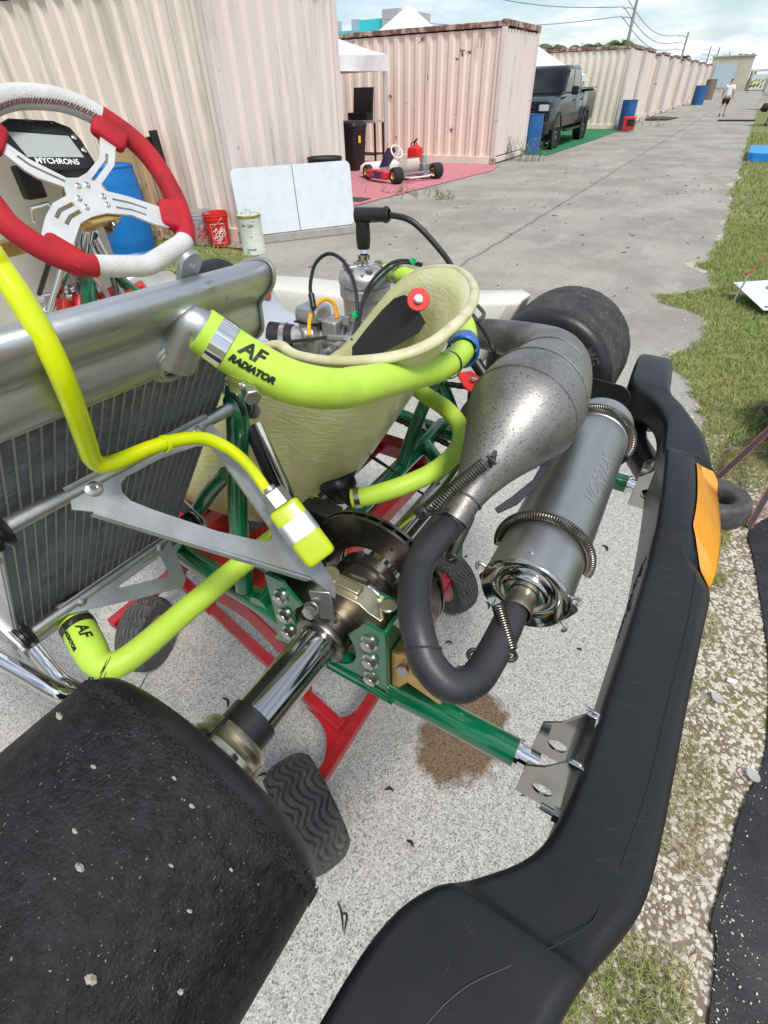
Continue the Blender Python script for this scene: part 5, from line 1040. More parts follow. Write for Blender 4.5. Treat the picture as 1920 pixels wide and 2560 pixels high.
# springs
def spring(name, p, q_, R, turns, par):
    p, q_ = V(p), V(q_); d = (q_ - p).normalized(); L_ = (q_ - p).length
    kp(name, MB().helix(p + d * .006, q_ - d * .006, R, .0009, turns, n=6, seg=12).tube([p, p + d * .006 + frame(d)[0] * R], .001, n=5, k=1).tube([q_, q_ - d * .006 + frame(d)[0] * R], .001, n=5, k=1), 'spring', par)
spring('tension_spring', (0.0669,-0.1933,0.137), (0.1084,-0.1212,0.178), .0068, 25, ch)
spring('tension_spring', (0.103,-0.195,0.085), (0.0958,-0.121,0.095), .0058, 22, ch)
spring('tension_spring', (0.1667,-0.2097,0.072), (0.2054,-0.2545,0.055), .0062, 19, el)
for p in ((0.0661,-0.1954,0.136), (0.104,-0.1906,0.083)): kp('spring_eyelet', MB().tube([V(p) + V((.006 * math.cos(a), .002, .006 * math.sin(a))) for a in [i * PI / 8 for i in range(16)]], .0026, n=8, k=1, closed=True).tube([p, V(p).lerp(c0, .75)], .003, n=8, k=1), 'pipe', el)
kp('spring_hook', MB().box(V((0.1106,-0.1148,0.176)), (.004, .012, .016)).tube([V((0.1058,-0.1206,0.182)), V((0.1189,-0.1272,0.18))], .0018, n=6, k=1), 'steel_dark', ch)

# --- radiator (its own slanted frame: a across to the left, b down the core, n out of the rear face)
RP, RA, RB, RN = V((-.10315, -.24668, .31568)), V((.02568, -.99807, .05658)), V((-.53979, -.06148, -.83955)), V((.84141, -.00898, -.54033))
def q(a, b_, n=0): return RP + RA * a + RB * b_ + RN * n
def rbox(a0, a1, b0, b1, n0, n1):
    mb = MB(); mb.add([q(a, b_, n) for a in (a0, a1) for b_ in (b0, b1) for n in (n0, n1)], [(0, 1, 3, 2), (4, 6, 7, 5), (0, 4, 5, 1), (2, 3, 7, 6), (0, 2, 6, 4), (1, 5, 7, 3)]); return mb
CORE_W, CORE_H = .226, .385
rc = kp('radiator_core', rbox(-.006, CORE_W, 0, CORE_H, -.040, -.004), 'core')
for i in range(25):
    a = -.004 + (CORE_W + .002) * i / 24; kp('core_tube', rbox(a - .0009, a + .0009, .001, CORE_H - .001, -.038, .0), 'core_tube', rc)
mb = MB()
for i in range(24):
    a0 = -.004 + (CORE_W + .002) * i / 24 + .0011; a1 = -.004 + (CORE_W + .002) * (i + 1) / 24 - .0011
    for j in range(150):
        b0 = .002 + (CORE_H - .004) * j / 150; k = kr.uniform(-.0006, .0006); n0 = -.0006 + k
        mb.add([q(a0, b0, n0), q(a1, b0 + .0009, n0), q(a1, b0 + .0016, n0 - .0022), q(a0, b0 + .0007, n0 - .0022)], [(0, 1, 2, 3)])
kp('cooling_fin', mb, 'core', rc, kind='stuff', ang=0)
# tanks: extruded section with two rounded ribs
sec = catmull([(.004, .004, 0), (-.004, .0065, 0), (-.012, .0125, 0), (-.024, .0145, 0), (-.034, .0095, 0), (-.042, .0045, 0), (-.050, .0055, 0), (-.060, .0085, 0), (-.070, .0085, 0), (-.0775, .004, 0), (-.0785, -.003, 0), (-.0725, -.012, 0), (-.062, -.021, 0), (-.048, -.030, 0), (-.03, -.037, 0), (.004, -.040, 0)], 4)
mb = MB(); mb.rings([[q(a, b_ * s_ + off * -.038, n * s_ + off * -.018) for b_, n, _ in sec] for a, s_, off in ((-.006, .97, .03), (-.004, 1, 0), (CORE_W + .004, 1, 0), (CORE_W + .006, .97, .03))])
tk = kp('radiator_tank', mb, 'alu_tank', ang=50)
mb = MB(); mb.rings([[q(a, CORE_H - b_ * .6, n) for b_, n, _ in sec] for a in (-.006, CORE_W + .006)]); kp('radiator_tank', mb, 'alu_tank', ang=50)
kp('end_plate', MB().rings([[q(a, -.039 + (b_ + .039) * 1.02, -.018 + (n + .018) * 1.04) for b_, n, _ in sec] for a in (-.0062, -.0095)]), 'alu_tank', tk, bevel=.0012)
wb = MB().tube([q(-.0062, -.039 + (b_ + .039) * 1.03, -.018 + (n + .018) * 1.05) for b_, n, _ in sec[::2]], .0017, n=6, k=2)
kp('weld_bead', wb, 'alu', tk)
kp('tank_lip', rbox(-.006, CORE_W + .004, -.001, .004, -.044, .0045), 'alu_tank', tk, bevel=.001)
kp('filler_lug', MB().plate([(-.016, -.016), (.016, -.016)] + arc(0, .012, .019, -20, 200, 14), .004, lambda u, v, h: q(.062 + u * .52, -.0655 - (v + .016) * .52, -.016 + h), holes=[arc(0, .012, .005, 0, 360, 14)[:-1][::-1]]), 'alu', tk, bevel=.001)
# outlet neck and weld
N0 = q(.088, -.020, .010)
kp('inlet_neck', MB().tube([N0, (-0.0617,-0.3236,0.3599), (-0.0544,-0.3172,0.3508)], [.0175, .0135, .0135], n=24, k=5), 'alu', tk)
mb = MB()
for i in range(3): mb.tube([N0 + RN * (.002 * i) + (RA * math.cos(a) + RB * math.sin(a)) * (.0195 - .0022 * i) for a in [j * PI / 12 for j in range(24)]], .0026, n=8, k=1, closed=True)
kp('weld_bead', mb, 'alu', tk)
# carrying rods with rubber bushes
def rod(b_, a0, a1):
    r_ = kp('radiator_rod', MB().cyl(q(a0, b_, .020), q(a1, b_, .020), .0065, n=20), 'alu')
    for a, s_ in ((a0, -1), (a1, 1)):
        kp('rubber_bush', MB().lathe([(.006, -.006), (.0135, -.006), (.0145, -.003), (.010, -.001), (.010, .001), (.0145, .003), (.0135, .006), (.006, .006)], q(a, b_, .020), RA, n=28), 'black_plastic', r_)
        kp('bush_washer', MB().lathe([(.003, 0), (.015, 0), (.015, .002), (.003, .002)], q(a + s_ * .0075, b_, .020), RA, n=28), 'zinc', r_)
        kp('rod_bolt', MB().hexn(q(a + s_ * .010, b_, .020), RA * s_, .007, .006), 'zinc', r_, ang=30)
        kp('mount_ear', MB().plate([(-.020, -.014), (.016, -.014)] + arc(.016, 0, .014, -90, 90, 10) + [(-.020, .014)], .003, lambda u, v, h, a=a: q(a + s_ * .0115 + h, b_ + v, .012 + u)), 'alu', r_, bevel=.001)
rod(.077, -.006, .236); rod(.330, -.004, .228)
# --- upper bracket plate from the rod to the bearing carrier, and the smaller lower one
U0, U1, U2 = q(.196, .077, .027), q(.030, .077, .027), V((.006, -.302, .078))
ux_ = (U1 - U0); LW = ux_.length; ux_ = ux_.normalized(); nz_ = ux_.cross(U2 - U0).normalized(); uy_ = nz_.cross(ux_)
if uy_.dot(U2 - U0) < 0: uy_ = -uy_
T_ = (U2 - U0); tu, tv = T_.dot(ux_), T_.dot(uy_)
def up_(u, v, h): return U0 + ux_ * u + uy_ * v + nz_ * h
def lerp2(a, b_, f): return (a[0] + (b_[0] - a[0]) * f, a[1] + (b_[1] - a[1]) * f)
A2, B2, C2 = (0, 0), (LW, 0), (tu, tv)
outl = [(.0118, -.0116), (.0842, -.0122), (.1577, -.0131), (.1605, -.0035), (.1637, .0185), (.1682, .0843), (.178, .112), (.1745, .165), (.170, .212), (.160, .220), (.1512, .1827), (.1298, .1548), (.0608, .0661), (.0205, .0146), (.0088, .005), (.0118, -.0004)]
hole = [(.0521, .0058), (.0593, .0033), (.0951, .0038), (.1312, .0096), (.142, .0135), (.1464, .0199), (.1456, .0655), (.1458, .1137), (.1444, .121), (.138, .1245), (.1312, .1228), (.0966, .0857), (.0598, .0374), (.0495, .0219), (.0483, .0123)]
bp_ = kp('mounting_plate', MB().plate(outl, .0025, up_, holes=[hole[::-1]]), 'alu_plate')
sz_ = 1 if nz_.z < 0 else -1
mb = MB(); mb.bar(up_(.0205, .0150, .004 * sz_), up_(.150, .1845, .004 * sz_), .0025, .010, nz_); kp('folded_edge', mb, 'alu_plate', bp_)
mb = MB(); mb.rings([[up_(u, -.0125 - .0065 * math.cos(t), (.0055 + .0065 * math.sin(t) - .006) * sz_) for t in [PI * .55 + i * PI * .9 / 8 for i in range(9)]] for u in (.0115, .158)], False); kp('folded_edge', mb, 'alu_plate', bp_)
for a in (.162, .050):
    p = U0 + ux_ * (.1935 - a) - uy_ * .0015
    sgn_ = 1 if nz_.z > 0 else -1
    kp('button_screw', MB().lathe([(.0075, .001), (.0072, .0028), (.005, .0042), (.003, .0046), (.003, .003), (0, .003)], p, nz_ * sgn_, n=24), 'zinc', bp_)
tb = kp('plate_tab', MB().plate([(-.012, -.004), (.012, -.006), (.010, .05), (.006, .056), (-.006, .056), (-.011, .05)], .004, lambda u, v, h: V((.004, -.303, .078)) + V((.92, .38, 0)) * u + V((.18, -.1, -.62)) * v * .9 + V((.3, -.85, .3)) * h), 'alu', bp_, bevel=.001)
kp('tab_bolt', MB().cyl((0, -.315, .060), (0, -.3165, .0605), .0105, n=20).hexn((0, -.3165, .0605), (0, -1, .1), .008, .0065), 'zinc', bp_, ang=30)
# lower plate
L0, L1 = q(.196, .330, .026), q(.030, .330, .026); L2 = V((-.215, -.292, -.045))
lx = (L1 - L0); lw = lx.length; lx = lx.normalized(); ln = lx.cross(L2 - L0).normalized(); ly = ln.cross(lx)
if ly.dot(L2 - L0) < 0: ly = -ly
lu, lv = (L2 - L0).dot(lx), (L2 - L0).dot(ly)
def lo_(u, v, h): return L0 + lx * u + ly * v + ln * h
lp_ = kp('lower_plate', MB().plate([(.0087, -.0124), (.080, -.0126), (.1531, -.0123), (.1602, -.0022), (.1540, .030), (.1473, .0542), (.1367, .0609), (.075, .032), (.0097, -.0004)], .0025, lo_, holes=[[(.0755, .0056), (.105, .0032), (.1365, .0020), (.1392, .004), (.1350, .0290), (.1320, .0335), (.1265, .0345), (.0735, .0108)][::-1]]), 'alu_plate')
for a in (.165, .052):
    p = L0 + lx * (.196 - a) - ly * .003; kp('button_screw', MB().lathe([(.0065, .001), (.0062, .0026), (.004, .0038), (0, .004)], p, ln * (1 if ln.z > 0 else -1), n=20), 'zinc', lp_)
# --- hoses
UH = [(-0.0577,-0.3203,0.356), (-0.0506,-0.3141,0.3468), (-0.0357,-0.304,0.3317), (-0.016,-0.2888,0.3141), (-0.0027,-0.2695,0.3014), (0.0053,-0.24,0.2884), (0.0078,-0.1931,0.2744), (0.0056,-0.1284,0.2548), (0.0032,-0.0526,0.2308), (-0.0039,0.0131,0.2152), (-0.0158,0.0745,0.2063), (-0.0368,0.1321,0.1994), (-0.073,0.1992,0.1962), (-0.1228,0.2693,0.1891), (-0.1962,0.3338,0.1917), (-0.2738,0.3694,0.1993), (-0.3331,0.3765,0.198)]
h1 = kp('radiator_hose', MB().tube(UH, [.0170, .0176, .0176, .0176, .0176, .0176, .0174, .0170, .0165, .0165, .0165, .0165, .0165, .0165, .0165, .0165, .0165], n=28, k=8), 'hose', ang=60)
def ring_at(P_, i, r, wd, nm, m_, par, f=0.0):
    a, b_ = V(P_[i]), V(P_[i + 1]); c_ = a.lerp(b_, f); d = (b_ - a).normalized(); return kp(nm, MB().lathe([(r, -wd), (r + .0011, -wd), (r + .0011, wd), (r, wd)], c_, d, n=36), m_, par), c_, d
cl, c_, d = ring_at(UH, 1, .0176, .0065, 'hose_clamp', 'chrome', h1, .15)
bx_ = V((-0.0316,-0.3171,0.3162)); kp('clamp_screw', MB().box(bx_, (.014, .012, .010)).cyl(bx_ + V((-.012, 0, .002)), bx_ + V((.012, .0, -.002)), .005, n=14).hexn(bx_ + V((.012, -.002, -.002)), (1, -.6, -.3), .0072, .008), 'zinc', cl, ang=30, bevel=.001)
rb = MB()
for i in range(44):
    k = 5.3 + 3.2 * i / 44; j = int(k); f = k - j; c_ = V(UH[j]).lerp(V(UH[j + 1]), f); d = (V(UH[j + 1]) - V(UH[max(0, j)])).normalized(); u, w_ = frame(d); r = .01745 - .0004 * (k - 5)
    rb.tube([c_ + (u * math.cos(a) + w_ * math.sin(a)) * r for a in [m2 * PI / 12 for m2 in range(24)]], .00045, n=4, k=1, closed=True)
kp('woven_rib', rb, 'hose_rib', h1)
ring_at(UH, 9, .0167, .0016, 'cable_tie', 'black_plastic', h1, -.3)
sleeve, c_, d = ring_at(UH, 10, .0195, .021, 'sensor_sleeve', 'blue_anod', h1, .12)
kp('sleeve_lip', MB().lathe([(.0195, -.007), (.0232, -.005), (.0232, .005), (.0195, .007)], c_ - d * .014, d, n=36), 'blue_anod', sleeve)
def hose_text(P_, i0, body, sz, r, side, par, off=0, ss=1):
    # lettering wrapped on the hose around control point i0, facing the direction 'side'
    pts = [V(p) for p in catmull([tuple(p) for p in P_], 12)]; s_ = [0.0]
    for i in range(1, len(pts)): s_.append(s_[-1] + (pts[i] - pts[i - 1]).length)
    s0 = s_[int((i0 + .5) * 12)]
    def fn(u, v):
        x = s0 + u; i = max(i for i in range(len(s_) - 1) if s_[i] <= x or i == 0); f = (x - s_[i]) / (s_[i + 1] - s_[i]); c_ = pts[i].lerp(pts[i + 1], f); d = (pts[min(i + 3, len(pts) - 1)] - pts[max(0, i - 2)]).normalized()
        sd_ = (V(side) - d * V(side).dot(d)).normalized(); t_ = d.cross(sd_); an = -ss * v / r - off
        return c_ + (sd_ * math.cos(an) + t_ * math.sin(an)) * (r + .0006)
    return kp('lettering', text(body, sz, fn, shear=.2, off=.0005, fine=.004), 'print', par, ang=0)
vw = V((.2547, -.5594, .4882)) - V(UH[2])
tsgn = -1
hose_text(UH, 1.62, 'AF', .0165, .0177, vw, h1, .40, 1); hose_text(UH, 1.8, 'RADIATOR', .0070, .0177, vw, h1, -.25, 1)
LH = [(-0.2739,-0.4448,0.0132), (-0.251,-0.4502,0.0086), (-0.2228,-0.459,0.0004), (-0.2042,-0.4634,-0.0066), (-0.1878,-0.456,-0.0098), (-0.1794,-0.4293,-0.0089), (-0.1767,-0.3559,-0.0076), (-0.1682,-0.278,-0.001), (-0.158,-0.1987,0.0044), (-0.1496,-0.1488,0.0097), (-0.1438,-0.1215,0.0144)]
h2 = kp('radiator_hose', MB().tube(LH, [.0175, .0185, .0185, .0165, .0158, .0155, .0152, .015, .0148, .013, .013], n=26, k=8), 'hose', ang=60)
ring_at(LH, 0, .0184, .005, 'hose_clamp', 'steel_dark', h2, .95)
hose_text(LH, 1, 'AF', .016, .0187, V((.2547, -.5594, .4882)) - V(LH[1]), h2, .15); hose_text(LH, 1, 'RADIATOR', .0062, .0187, V((.2547, -.5594, .4882)) - V(LH[1]), h2, -.75)
kp('outlet_neck', MB().tube([q(.13, CORE_H + .02, -.02), (-0.2824,-0.4426,0.013)], .014, n=20, k=1), 'alu')
PH = [(-0.0931,-0.1078,0.0325), (-0.0682,-0.092,0.0383), (-0.0327,-0.0607,0.0496), (-0.007,-0.0168,0.0565), (0.0009,0.0404,0.0615), (-0.016,0.092,0.0692), (-0.0618,0.1302,0.0745), (-0.1163,0.1531,0.0779), (-0.1601,0.1803,0.0788), (-0.1903,0.2257,0.0812), (-0.1879,0.2847,0.0917)]
h3 = kp('pump_hose', MB().tube(PH, .0142, n=24, k=8), 'hose', ang=60)
ring_at(PH, 0, .0143, .004, 'hose_clamp', 'zinc', h3, .3)
# water pump
PC = V((-0.1311,-0.0895,0.03)); pd = V((-.25, .93, .25)).normalized()
pm = kp('water_pump', MB().lathe([(0, -.026), (.010, -.0255), (.020, -.021), (.0255, -.013), (.0275, -.002), (.0255, .012), (.020, .020), (.0165, .022), (.0175, .03), (.0175, .052), (.013, .055), (.013, .062), (.0185, .064), (.0185, .078), (0, .079)], PC, pd, n=32), 'black_plastic')
kp('pump_inlet', MB().cyl(PC, LH[-1], .0115, n=18), 'black_plastic', pm); kp('pump_outlet', MB().cyl(PC, PH[0], .0125, n=18), 'black_plastic', pm)
cl, c_, d = ring_at(LH, 9, .0132, .004, 'hose_clamp', 'zinc', h2, .6)
kp('clamp_screw', MB().cyl(c_ + V((-.010, -.004, .014)), c_ + V((.012, .002, .016)), .0045, n=12).box(c_ + V((-.004, -.002, .0145)), (.012, .008, .007)), 'zinc', cl)
bl = MB()
for dz in (-.0, .006): bl.tube([PC + pd * .070 + V((.0, .002, .016 - dz)), (-0.0601,-0.0132,0.022), (-0.015,-0.0308,0.02), (-.004, .0, .024)], .0019, n=6, k=4)
kp('pump_belt', bl, 'black_plastic', pm)
# neon overflow tube and catch bottle
NT = [(-0.4731,-0.4471,0.2928), (-0.3643,-0.4385,0.386), (-0.225,-0.4315,0.4428), (-0.121,-0.4312,0.4506), (-0.074,-0.4289,0.4337), (-0.0674,-0.4271,0.4204), (-0.059,-0.4274,0.4055), (-0.0535,-0.4276,0.3863), (-0.0528,-0.4278,0.364), (-0.062,-0.4255,0.3366), (-0.0765,-0.4219,0.3078), (-0.0857,-0.4191,0.2887), (-0.0881,-0.412,0.2787), (-0.0917,-0.3951,0.2729), (-0.0966,-0.3674,0.2664), (-0.0976,-0.34,0.2586), (-0.0939,-0.317,0.248), (-0.0828,-0.3027,0.2319), (-0.0694,-0.2955,0.2119), (-0.0527,-0.2953,0.189)]
nt_ = kp('overflow_tube', MB().tube(NT, [.0068] * 11 + [.0066, .0066, .0064, .0062, .006, .006, .0058, .0056, .0056], n=20, k=8), 'neon', ang=60)
ring_at(NT, 14, .0064, .0018, 'cable_tie', 'neon', nt_, .45)
B0, B1 = V((-0.033,-0.2969,0.1779)), V((0.0144,-0.303,0.1354)); bd_ = (B1 - B0).normalized(); tocam = (V((.2547, -.5594, .4882)) - B0).normalized(); bs_ = bd_.cross(tocam).normalized(); bn = bs_.cross(bd_)
mb = MB(); LB = (B1 - B0).length
mb.rings([[B0 + bd_ * (f * LB) + bs_ * (x * s_) + bn * (y * s_) for x, y in rrect(-.0165, -.011, .0165, .011, .006)] for f, s_ in ((-.02, .80), (.0, .95), (.04, 1), (.5, 1.0), (.9, 1), (.97, .95), (1.0, .78))])
bt = kp('catch_bottle', mb, 'bottle', ang=50)
kp('bottle_neck', MB().rings([[B0 - bd_ * z + bs_ * x + bn * y for x, y in arc(0, 0, .0125, 0, 360, 6)[:-1]] for z in (.002, .018)]).lathe([(.011, -.018), (.006, -.020), (.006, -.024)], B0, bd_, n=18), 'alu_plate', bt)
for f, wd in ((.40, .010),): kp('bottle_strap', MB().rings([[B0 + bd_ * (LB * f + z) + bs_ * (x * 1.04) + bn * (y * 1.06) for x, y in rrect(-.0165, -.011, .0165, .011, .006)] for z in (-wd, wd)], False), 'alu_plate', bt)
# --- seat
RIM = [(-.50, -.17, .00), (-.43, -.195, .045), (-.34, -.20, .12), (-.23, -.187, .225), (-.137, -.172, .278), (-.097, -.176, .2765), (-.047, -.176, .281), (.003, -.16, .289), (.03, -.135, .2965), (.036, -.09, .301), (.03, -.035, .302), (.012, .02, .304), (-.019, .07, .303), (-.052, .105, .3005), (-.09, .13, .292), (-.132, .15, .278), (-.17, .165, .255), (-.21, .175, .22), (-.254, .185, .174), (-.30, .195, .125), (-.36, .2, .075), (-.44, .195, .03), (-.50, .17, .0), (-.53, .06, -.02), (-.53, -.06, -.02)]
rim = [V(p) for p in catmull(RIM, 4, True)]
n_ = len(rim); BC = V((-.35, 0, -.088)); rowsO = []; NR = 16
for j in range(NR + 1):
    f = j / NR; row = []
    for p in rim:
        d = V((p.x - BC.x, p.y, 0)); an = math.atan2(d.y / .15, d.x / .145); b_ = BC + V((.135 * math.cos(an), .135 * math.sin(an), 0))
        c_ = p.lerp(b_, .55) + V((.006, p.y * .18, -.035 + .0 * f))
        if p.x > -.25: c_ = p.lerp(b_, .55) + V((.012, p.y * .14, -.012))
        m2 = p * (1 - f) ** 2 + c_ * 2 * f * (1 - f) + b_ * f ** 2
        row.append(m2)
    rowsO.append(row)
mb = MB(); mb.add([p for r_ in rowsO for p in r_] + [BC], [(j * n_ + i, j * n_ + (i + 1) % n_, (j + 1) * n_ + (i + 1) % n_, (j + 1) * n_ + i) for j in range(NR) for i in range(n_)] + [(NR * n_ + i, NR * n_ + (i + 1) % n_, (NR + 1) * n_) for i in range(n_)])
se = kp('seat', mb, 'seat', ang=70)
sol = se.modifiers.new('shell', 'SOLIDIFY'); sol.thickness = .0045; sol.offset = 0
cen = V((-.2, 0, .1)); lipO = []
mb = MB(); R = []
for i, p in enumerate(rim):
    t_ = (rim[(i + 1) % n_] - rim[i - 1]).normalized(); dn = (rowsO[1][i] - p).normalized(); out_ = t_.cross(dn).normalized()
    if out_.dot(p - cen) < 0: out_ = -out_
    c_ = p + out_ * .004
    R.append([c_ + out_ * (math.cos(a) * .0062) + dn * (math.sin(a) * .0050) for a in [k * PI / 6 for k in range(12)]])
kp('seat_rim', mb.rings(R, closed=True), 'seat_rim', se, ang=70)
pad = [(-0.2637,0.15,0.1345), (-0.2299,0.148,0.1742), (-0.1926,0.142,0.2134), (-0.1623,0.13,0.2392), (-0.1356,0.115,0.2524), (-0.1121,0.1,0.2547), (-0.0916,0.08,0.2472), (-0.0664,0.055,0.2418), (-0.0652,0.035,0.2342), (-0.1044,0.05,0.2059), (-0.173,0.09,0.159), (-0.2512,0.13,0.1169)]
pc = sum((V(p) for p in pad), V()) / len(pad); mb = MB(); tc_ = (V((.2547, -.5594, .4882)) - pc).normalized()
mb.add([V(p) for p in pad] + [pc + V((0, .012, 0))] + [V(p) - tc_ * .012 for p in pad], [(i, (i + 1) % 12, 12) for i in range(12)] + [(i, (i + 1) % 12, 13 + (i + 1) % 12, 13 + i) for i in range(12)])
kp('side_pad', mb, 'black_fabric', se, ang=50)
wc = V((-0.0947,0.085,0.2591)); wd_ = (V((.2547, -.5594, .4882)) - wc).normalized() + V((0, 0, .25))
kp('seat_washer', MB().lathe([(.005, 0), (.0150, 0), (.0160, .002), (.0150, .004), (.005, .004)], wc, wd_, n=32), 'red_plastic', se)
kp('seat_bolt', MB().cyl(wc, wc + wd_.normalized() * .008, .0062, n=20).hexn(wc + wd_.normalized() * .008, wd_, .005, .003), 'zinc', se)

# --- engine on the right-hand side
EX, EY = -.372, .36
ec = kp('engine_cylinder', MB().lathe([(.046, .03), (.048, .05), (.047, .10), (.049, .15), (.054, .155), (.054, .172), (.050, .175), (.050, .178), (.055, .180), (.055, .194), (.052, .199), (.045, .206), (.020, .209), (0, .209)], (EX, EY, 0), (0, 0, 1), n=48), 'cast', ang=40)
for i in range(6):
    a = i * PI / 3 + .3; p = V((EX + .040 * math.cos(a), EY + .040 * math.sin(a), .204)); kp('head_nut', MB().hexn(p, (0, 0, 1), .0075, .008), 'rust_steel', ec, ang=30)
mb = MB()
for a in (.1, 1.3, 2.6, 3.9, 5.2): d = V((math.cos(a), math.sin(a), 0)); mb.bar(V((EX, EY, .207)) + d * .014, V((EX, EY, .203)) + d * .05, .006, .012)
kp('head_rib', mb, 'cast', ec, bevel=.002)
for (x, z) in ((-.02, .11), (.02, .11), (0, .12)): kp('cast_boss', MB().box((EX + x, EY - .047, z), (.018, .010, .02)), 'cast', ec, bevel=.002)
sp_ = kp('spark_plug', MB().lathe([(0, .205), (.013, .206), (.013, .212), (.0085, .214), (.0085, .222), (.013, .223), (.013, .233), (.008, .235), (.0055, .243), (.0055, .262), (0, .262)], (EX, EY, 0), (0, 0, 1), n=6 * 4), 'chrome', ang=30)
kp('plug_cap', MB().tube([(EX, EY, .243), (EX, EY, .262), (EX, EY, .292)], [.0125, .0145, .0135], n=18, k=3).tube([(EX - .012, EY - .004, .301), (EX + .025, EY + .005, .303), (EX + .046, EY + .010, .304)], [.014, .013, .0125], n=18, k=3).lathe([(.0125, 0), (.0145, .003), (.0145, .008), (.0105, .012)], (EX + .043, EY + .0095, .304), (.97, .22, .03), n=18), 'black_plastic', sp_)
kp('plug_lead', MB().tube([(EX + .055, EY + .012, .304), (EX + .10, EY + .02, .295), (EX + .15, EY + .03, .255), (EX + .185, EY + .035, .215), (EX + .22, EY + .02, .15)], .0055, n=10, k=6), 'black_plastic', sp_)
mb = MB(); mb.box((EX - .0, EY - .005, .005), (.15, .13, .075)); mb.cyl((EX, EY - .09, .0), (EX, EY + .09, .0), .058, n=32); mb.box((EX + .05, EY, -.03), (.12, .12, .03)); mb.cyl((EX, EY - .105, .0), (EX, EY - .09, .0), .038, n=24); mb.cyl((EX + .09, EY - .085, -.01), (EX + .09, EY + .06, -.01), .04, n=24)
cc = kp('crankcase', mb, 'cast', bevel=.005)
for a in range(7): kp('case_bolt', MB().hexn((EX + .05 * math.cos(a * .9), EY - .09, .05 * math.sin(a * .9)), (0, -1, 0), .006, .006), 'zinc', cc)
for x in (-.03, .035): kp('case_web', MB().bar((EX + x, EY - .055, .04), (EX + x * .4, EY - .05, .085), .010, .02, (0, 1, 0)), 'cast', cc)
CB = V((-.485, .315, .062))
mb = MB(); mb.cyl(CB + V((-.05, -.02, -.01)), CB + V((.07, .03, .005)), .026, n=24); mb.box(CB, (.05, .055, .07)); mb.box(CB + V((.05, .01, .02)), (.04, .05, .045)); mb.cyl(CB + V((-.0, -.045, .012)), CB + V((.015, -.025, .012)), .017, n=16)
cbo = kp('carburettor', mb, 'cast', bevel=.004)
kp('float_bowl', MB().rings([[CB + V((x * s_, y * s_, z)) for x, y in rrect(-.032, -.032, .032, .032, .012)] for s_, z in ((.9, .035), (1, .04), (1, .058), (.9, .064))]), 'alu', cbo); kp('carb_gasket', MB().box(CB + V((0, 0, .034)), (.064, .064, .003)), 'black_plastic', cbo)
kp('cable_adjuster', MB().cyl((-0.3877,0.2409,0.0991), (-0.3368,0.2358,0.1077), .006, n=12).hexn((-0.3382,0.2349,0.1078), (1, .2, 0), .010, .018), 'alu', cbo)
for k in range(3): kp('case_stud', MB().cyl(CB + V((.07 + .03 * k, -.035, -.01 + .02 * k)), CB + V((.07 + .03 * k, -.065, -.01 + .02 * k)), .009, n=14), 'cast', cbo)
kp('throttle_cable', MB().tube([(-0.3877,0.2409,0.0991), (-0.4227,0.2031,0.0996), (-0.44,0.1642,0.1031), (-0.476,0.117,0.0949)], .0035, n=8, k=5), 'black_plastic', cbo)
kp('intake_boot', MB().cyl(CB + V((-.05, -.02, -.01)), CB + V((-.10, -.04, -.012)), .030, .036, n=28), 'black_plastic', cbo)
kp('boot_clamp', MB().lathe([(.0325, -.006), (.0345, -.006), (.0345, .006), (.0325, .006)], CB + V((-.068, -.028, -.011)), (-.92, -.37, -.03), n=28), 'zinc', cbo)
# airbox
AB = V((-.67, .315, .03)); mb = MB()
mb.rings([[AB + V((x * s_ + ox, y * s2, z)) for x, y in rrect(-.115, -.085, .115, .085, .035)] for s_, s2, ox, z in ((.9, .9, 0, -.07), (1, 1, 0, -.05), (1, 1, 0, .015), (.96, .96, 0, .03), (.62, .85, -.02, .045), (.52, .75, -.025, .075), (.46, .68, -.028, .10), (.40, .6, -.028, .106))])
mb.tube([AB + V((.09, .0, .0)), AB + V((.135, .0, -.0))], [.05, .036], n=24, k=3)
ab = kp('air_box', mb, 'grey_body', ang=50)
kp('intake_funnel', MB().lathe([(.018, 0), (.020, .03), (.026, .05), (.030, .055), (.027, .056), (.019, .045), (.014, 0)], AB + V((.020, .02, .085)), (.0, .15, 1), n=28), 'red_plastic', ab)
# overflow loop, wires
kp('breather_tube', MB().tube([(-0.4361,0.2361,0.0943), (-0.4531,0.2631,0.1165), (-0.4594,0.294,0.1356), (-0.4511,0.3226,0.1431), (-0.438,0.3337,0.1301), (-0.4303,0.3284,0.1045)], .0042, n=10, k=6), 'orange_tube', cbo)
kp('wire_loop', MB().tube([(-0.4469,0.2711,0.1359), (-0.4581,0.2835,0.1552), (-0.4699,0.2987,0.1778), (-0.4682,0.3191,0.2123), (-0.447,0.3353,0.2302), (-0.4152,0.3359,0.2259), (-0.3758,0.3133,0.2092), (-0.3403,0.28,0.1845), (-0.3169,0.2466,0.152), (-0.3048,0.2156,0.1291)], .0038, n=8, k=6).cyl((-0.4616,0.2878,0.1617), (-0.4476,0.2739,0.1391), .0065, n=10), 'black_plastic')
kp('wire_loop', MB().tube([(-0.2476,0.3785,0.2225), (-0.2789,0.3779,0.2264), (-0.3018,0.3618,0.2252), (-0.3131,0.327,0.2135), (-0.3169,0.2912,0.196), (-0.3107,0.2561,0.1729), (-0.2963,0.218,0.1414), (-0.2927,0.1912,0.1281)], .0034, n=8, k=6).tube([(-0.2522,0.3872,0.2185), (-0.2909,0.3668,0.2231), (-0.3113,0.3161,0.2016), (-0.3145,0.2718,0.1754), (-0.3052,0.236,0.1495), (-0.2971,0.2029,0.1271)], .0032, n=8, k=6), 'black_plastic')
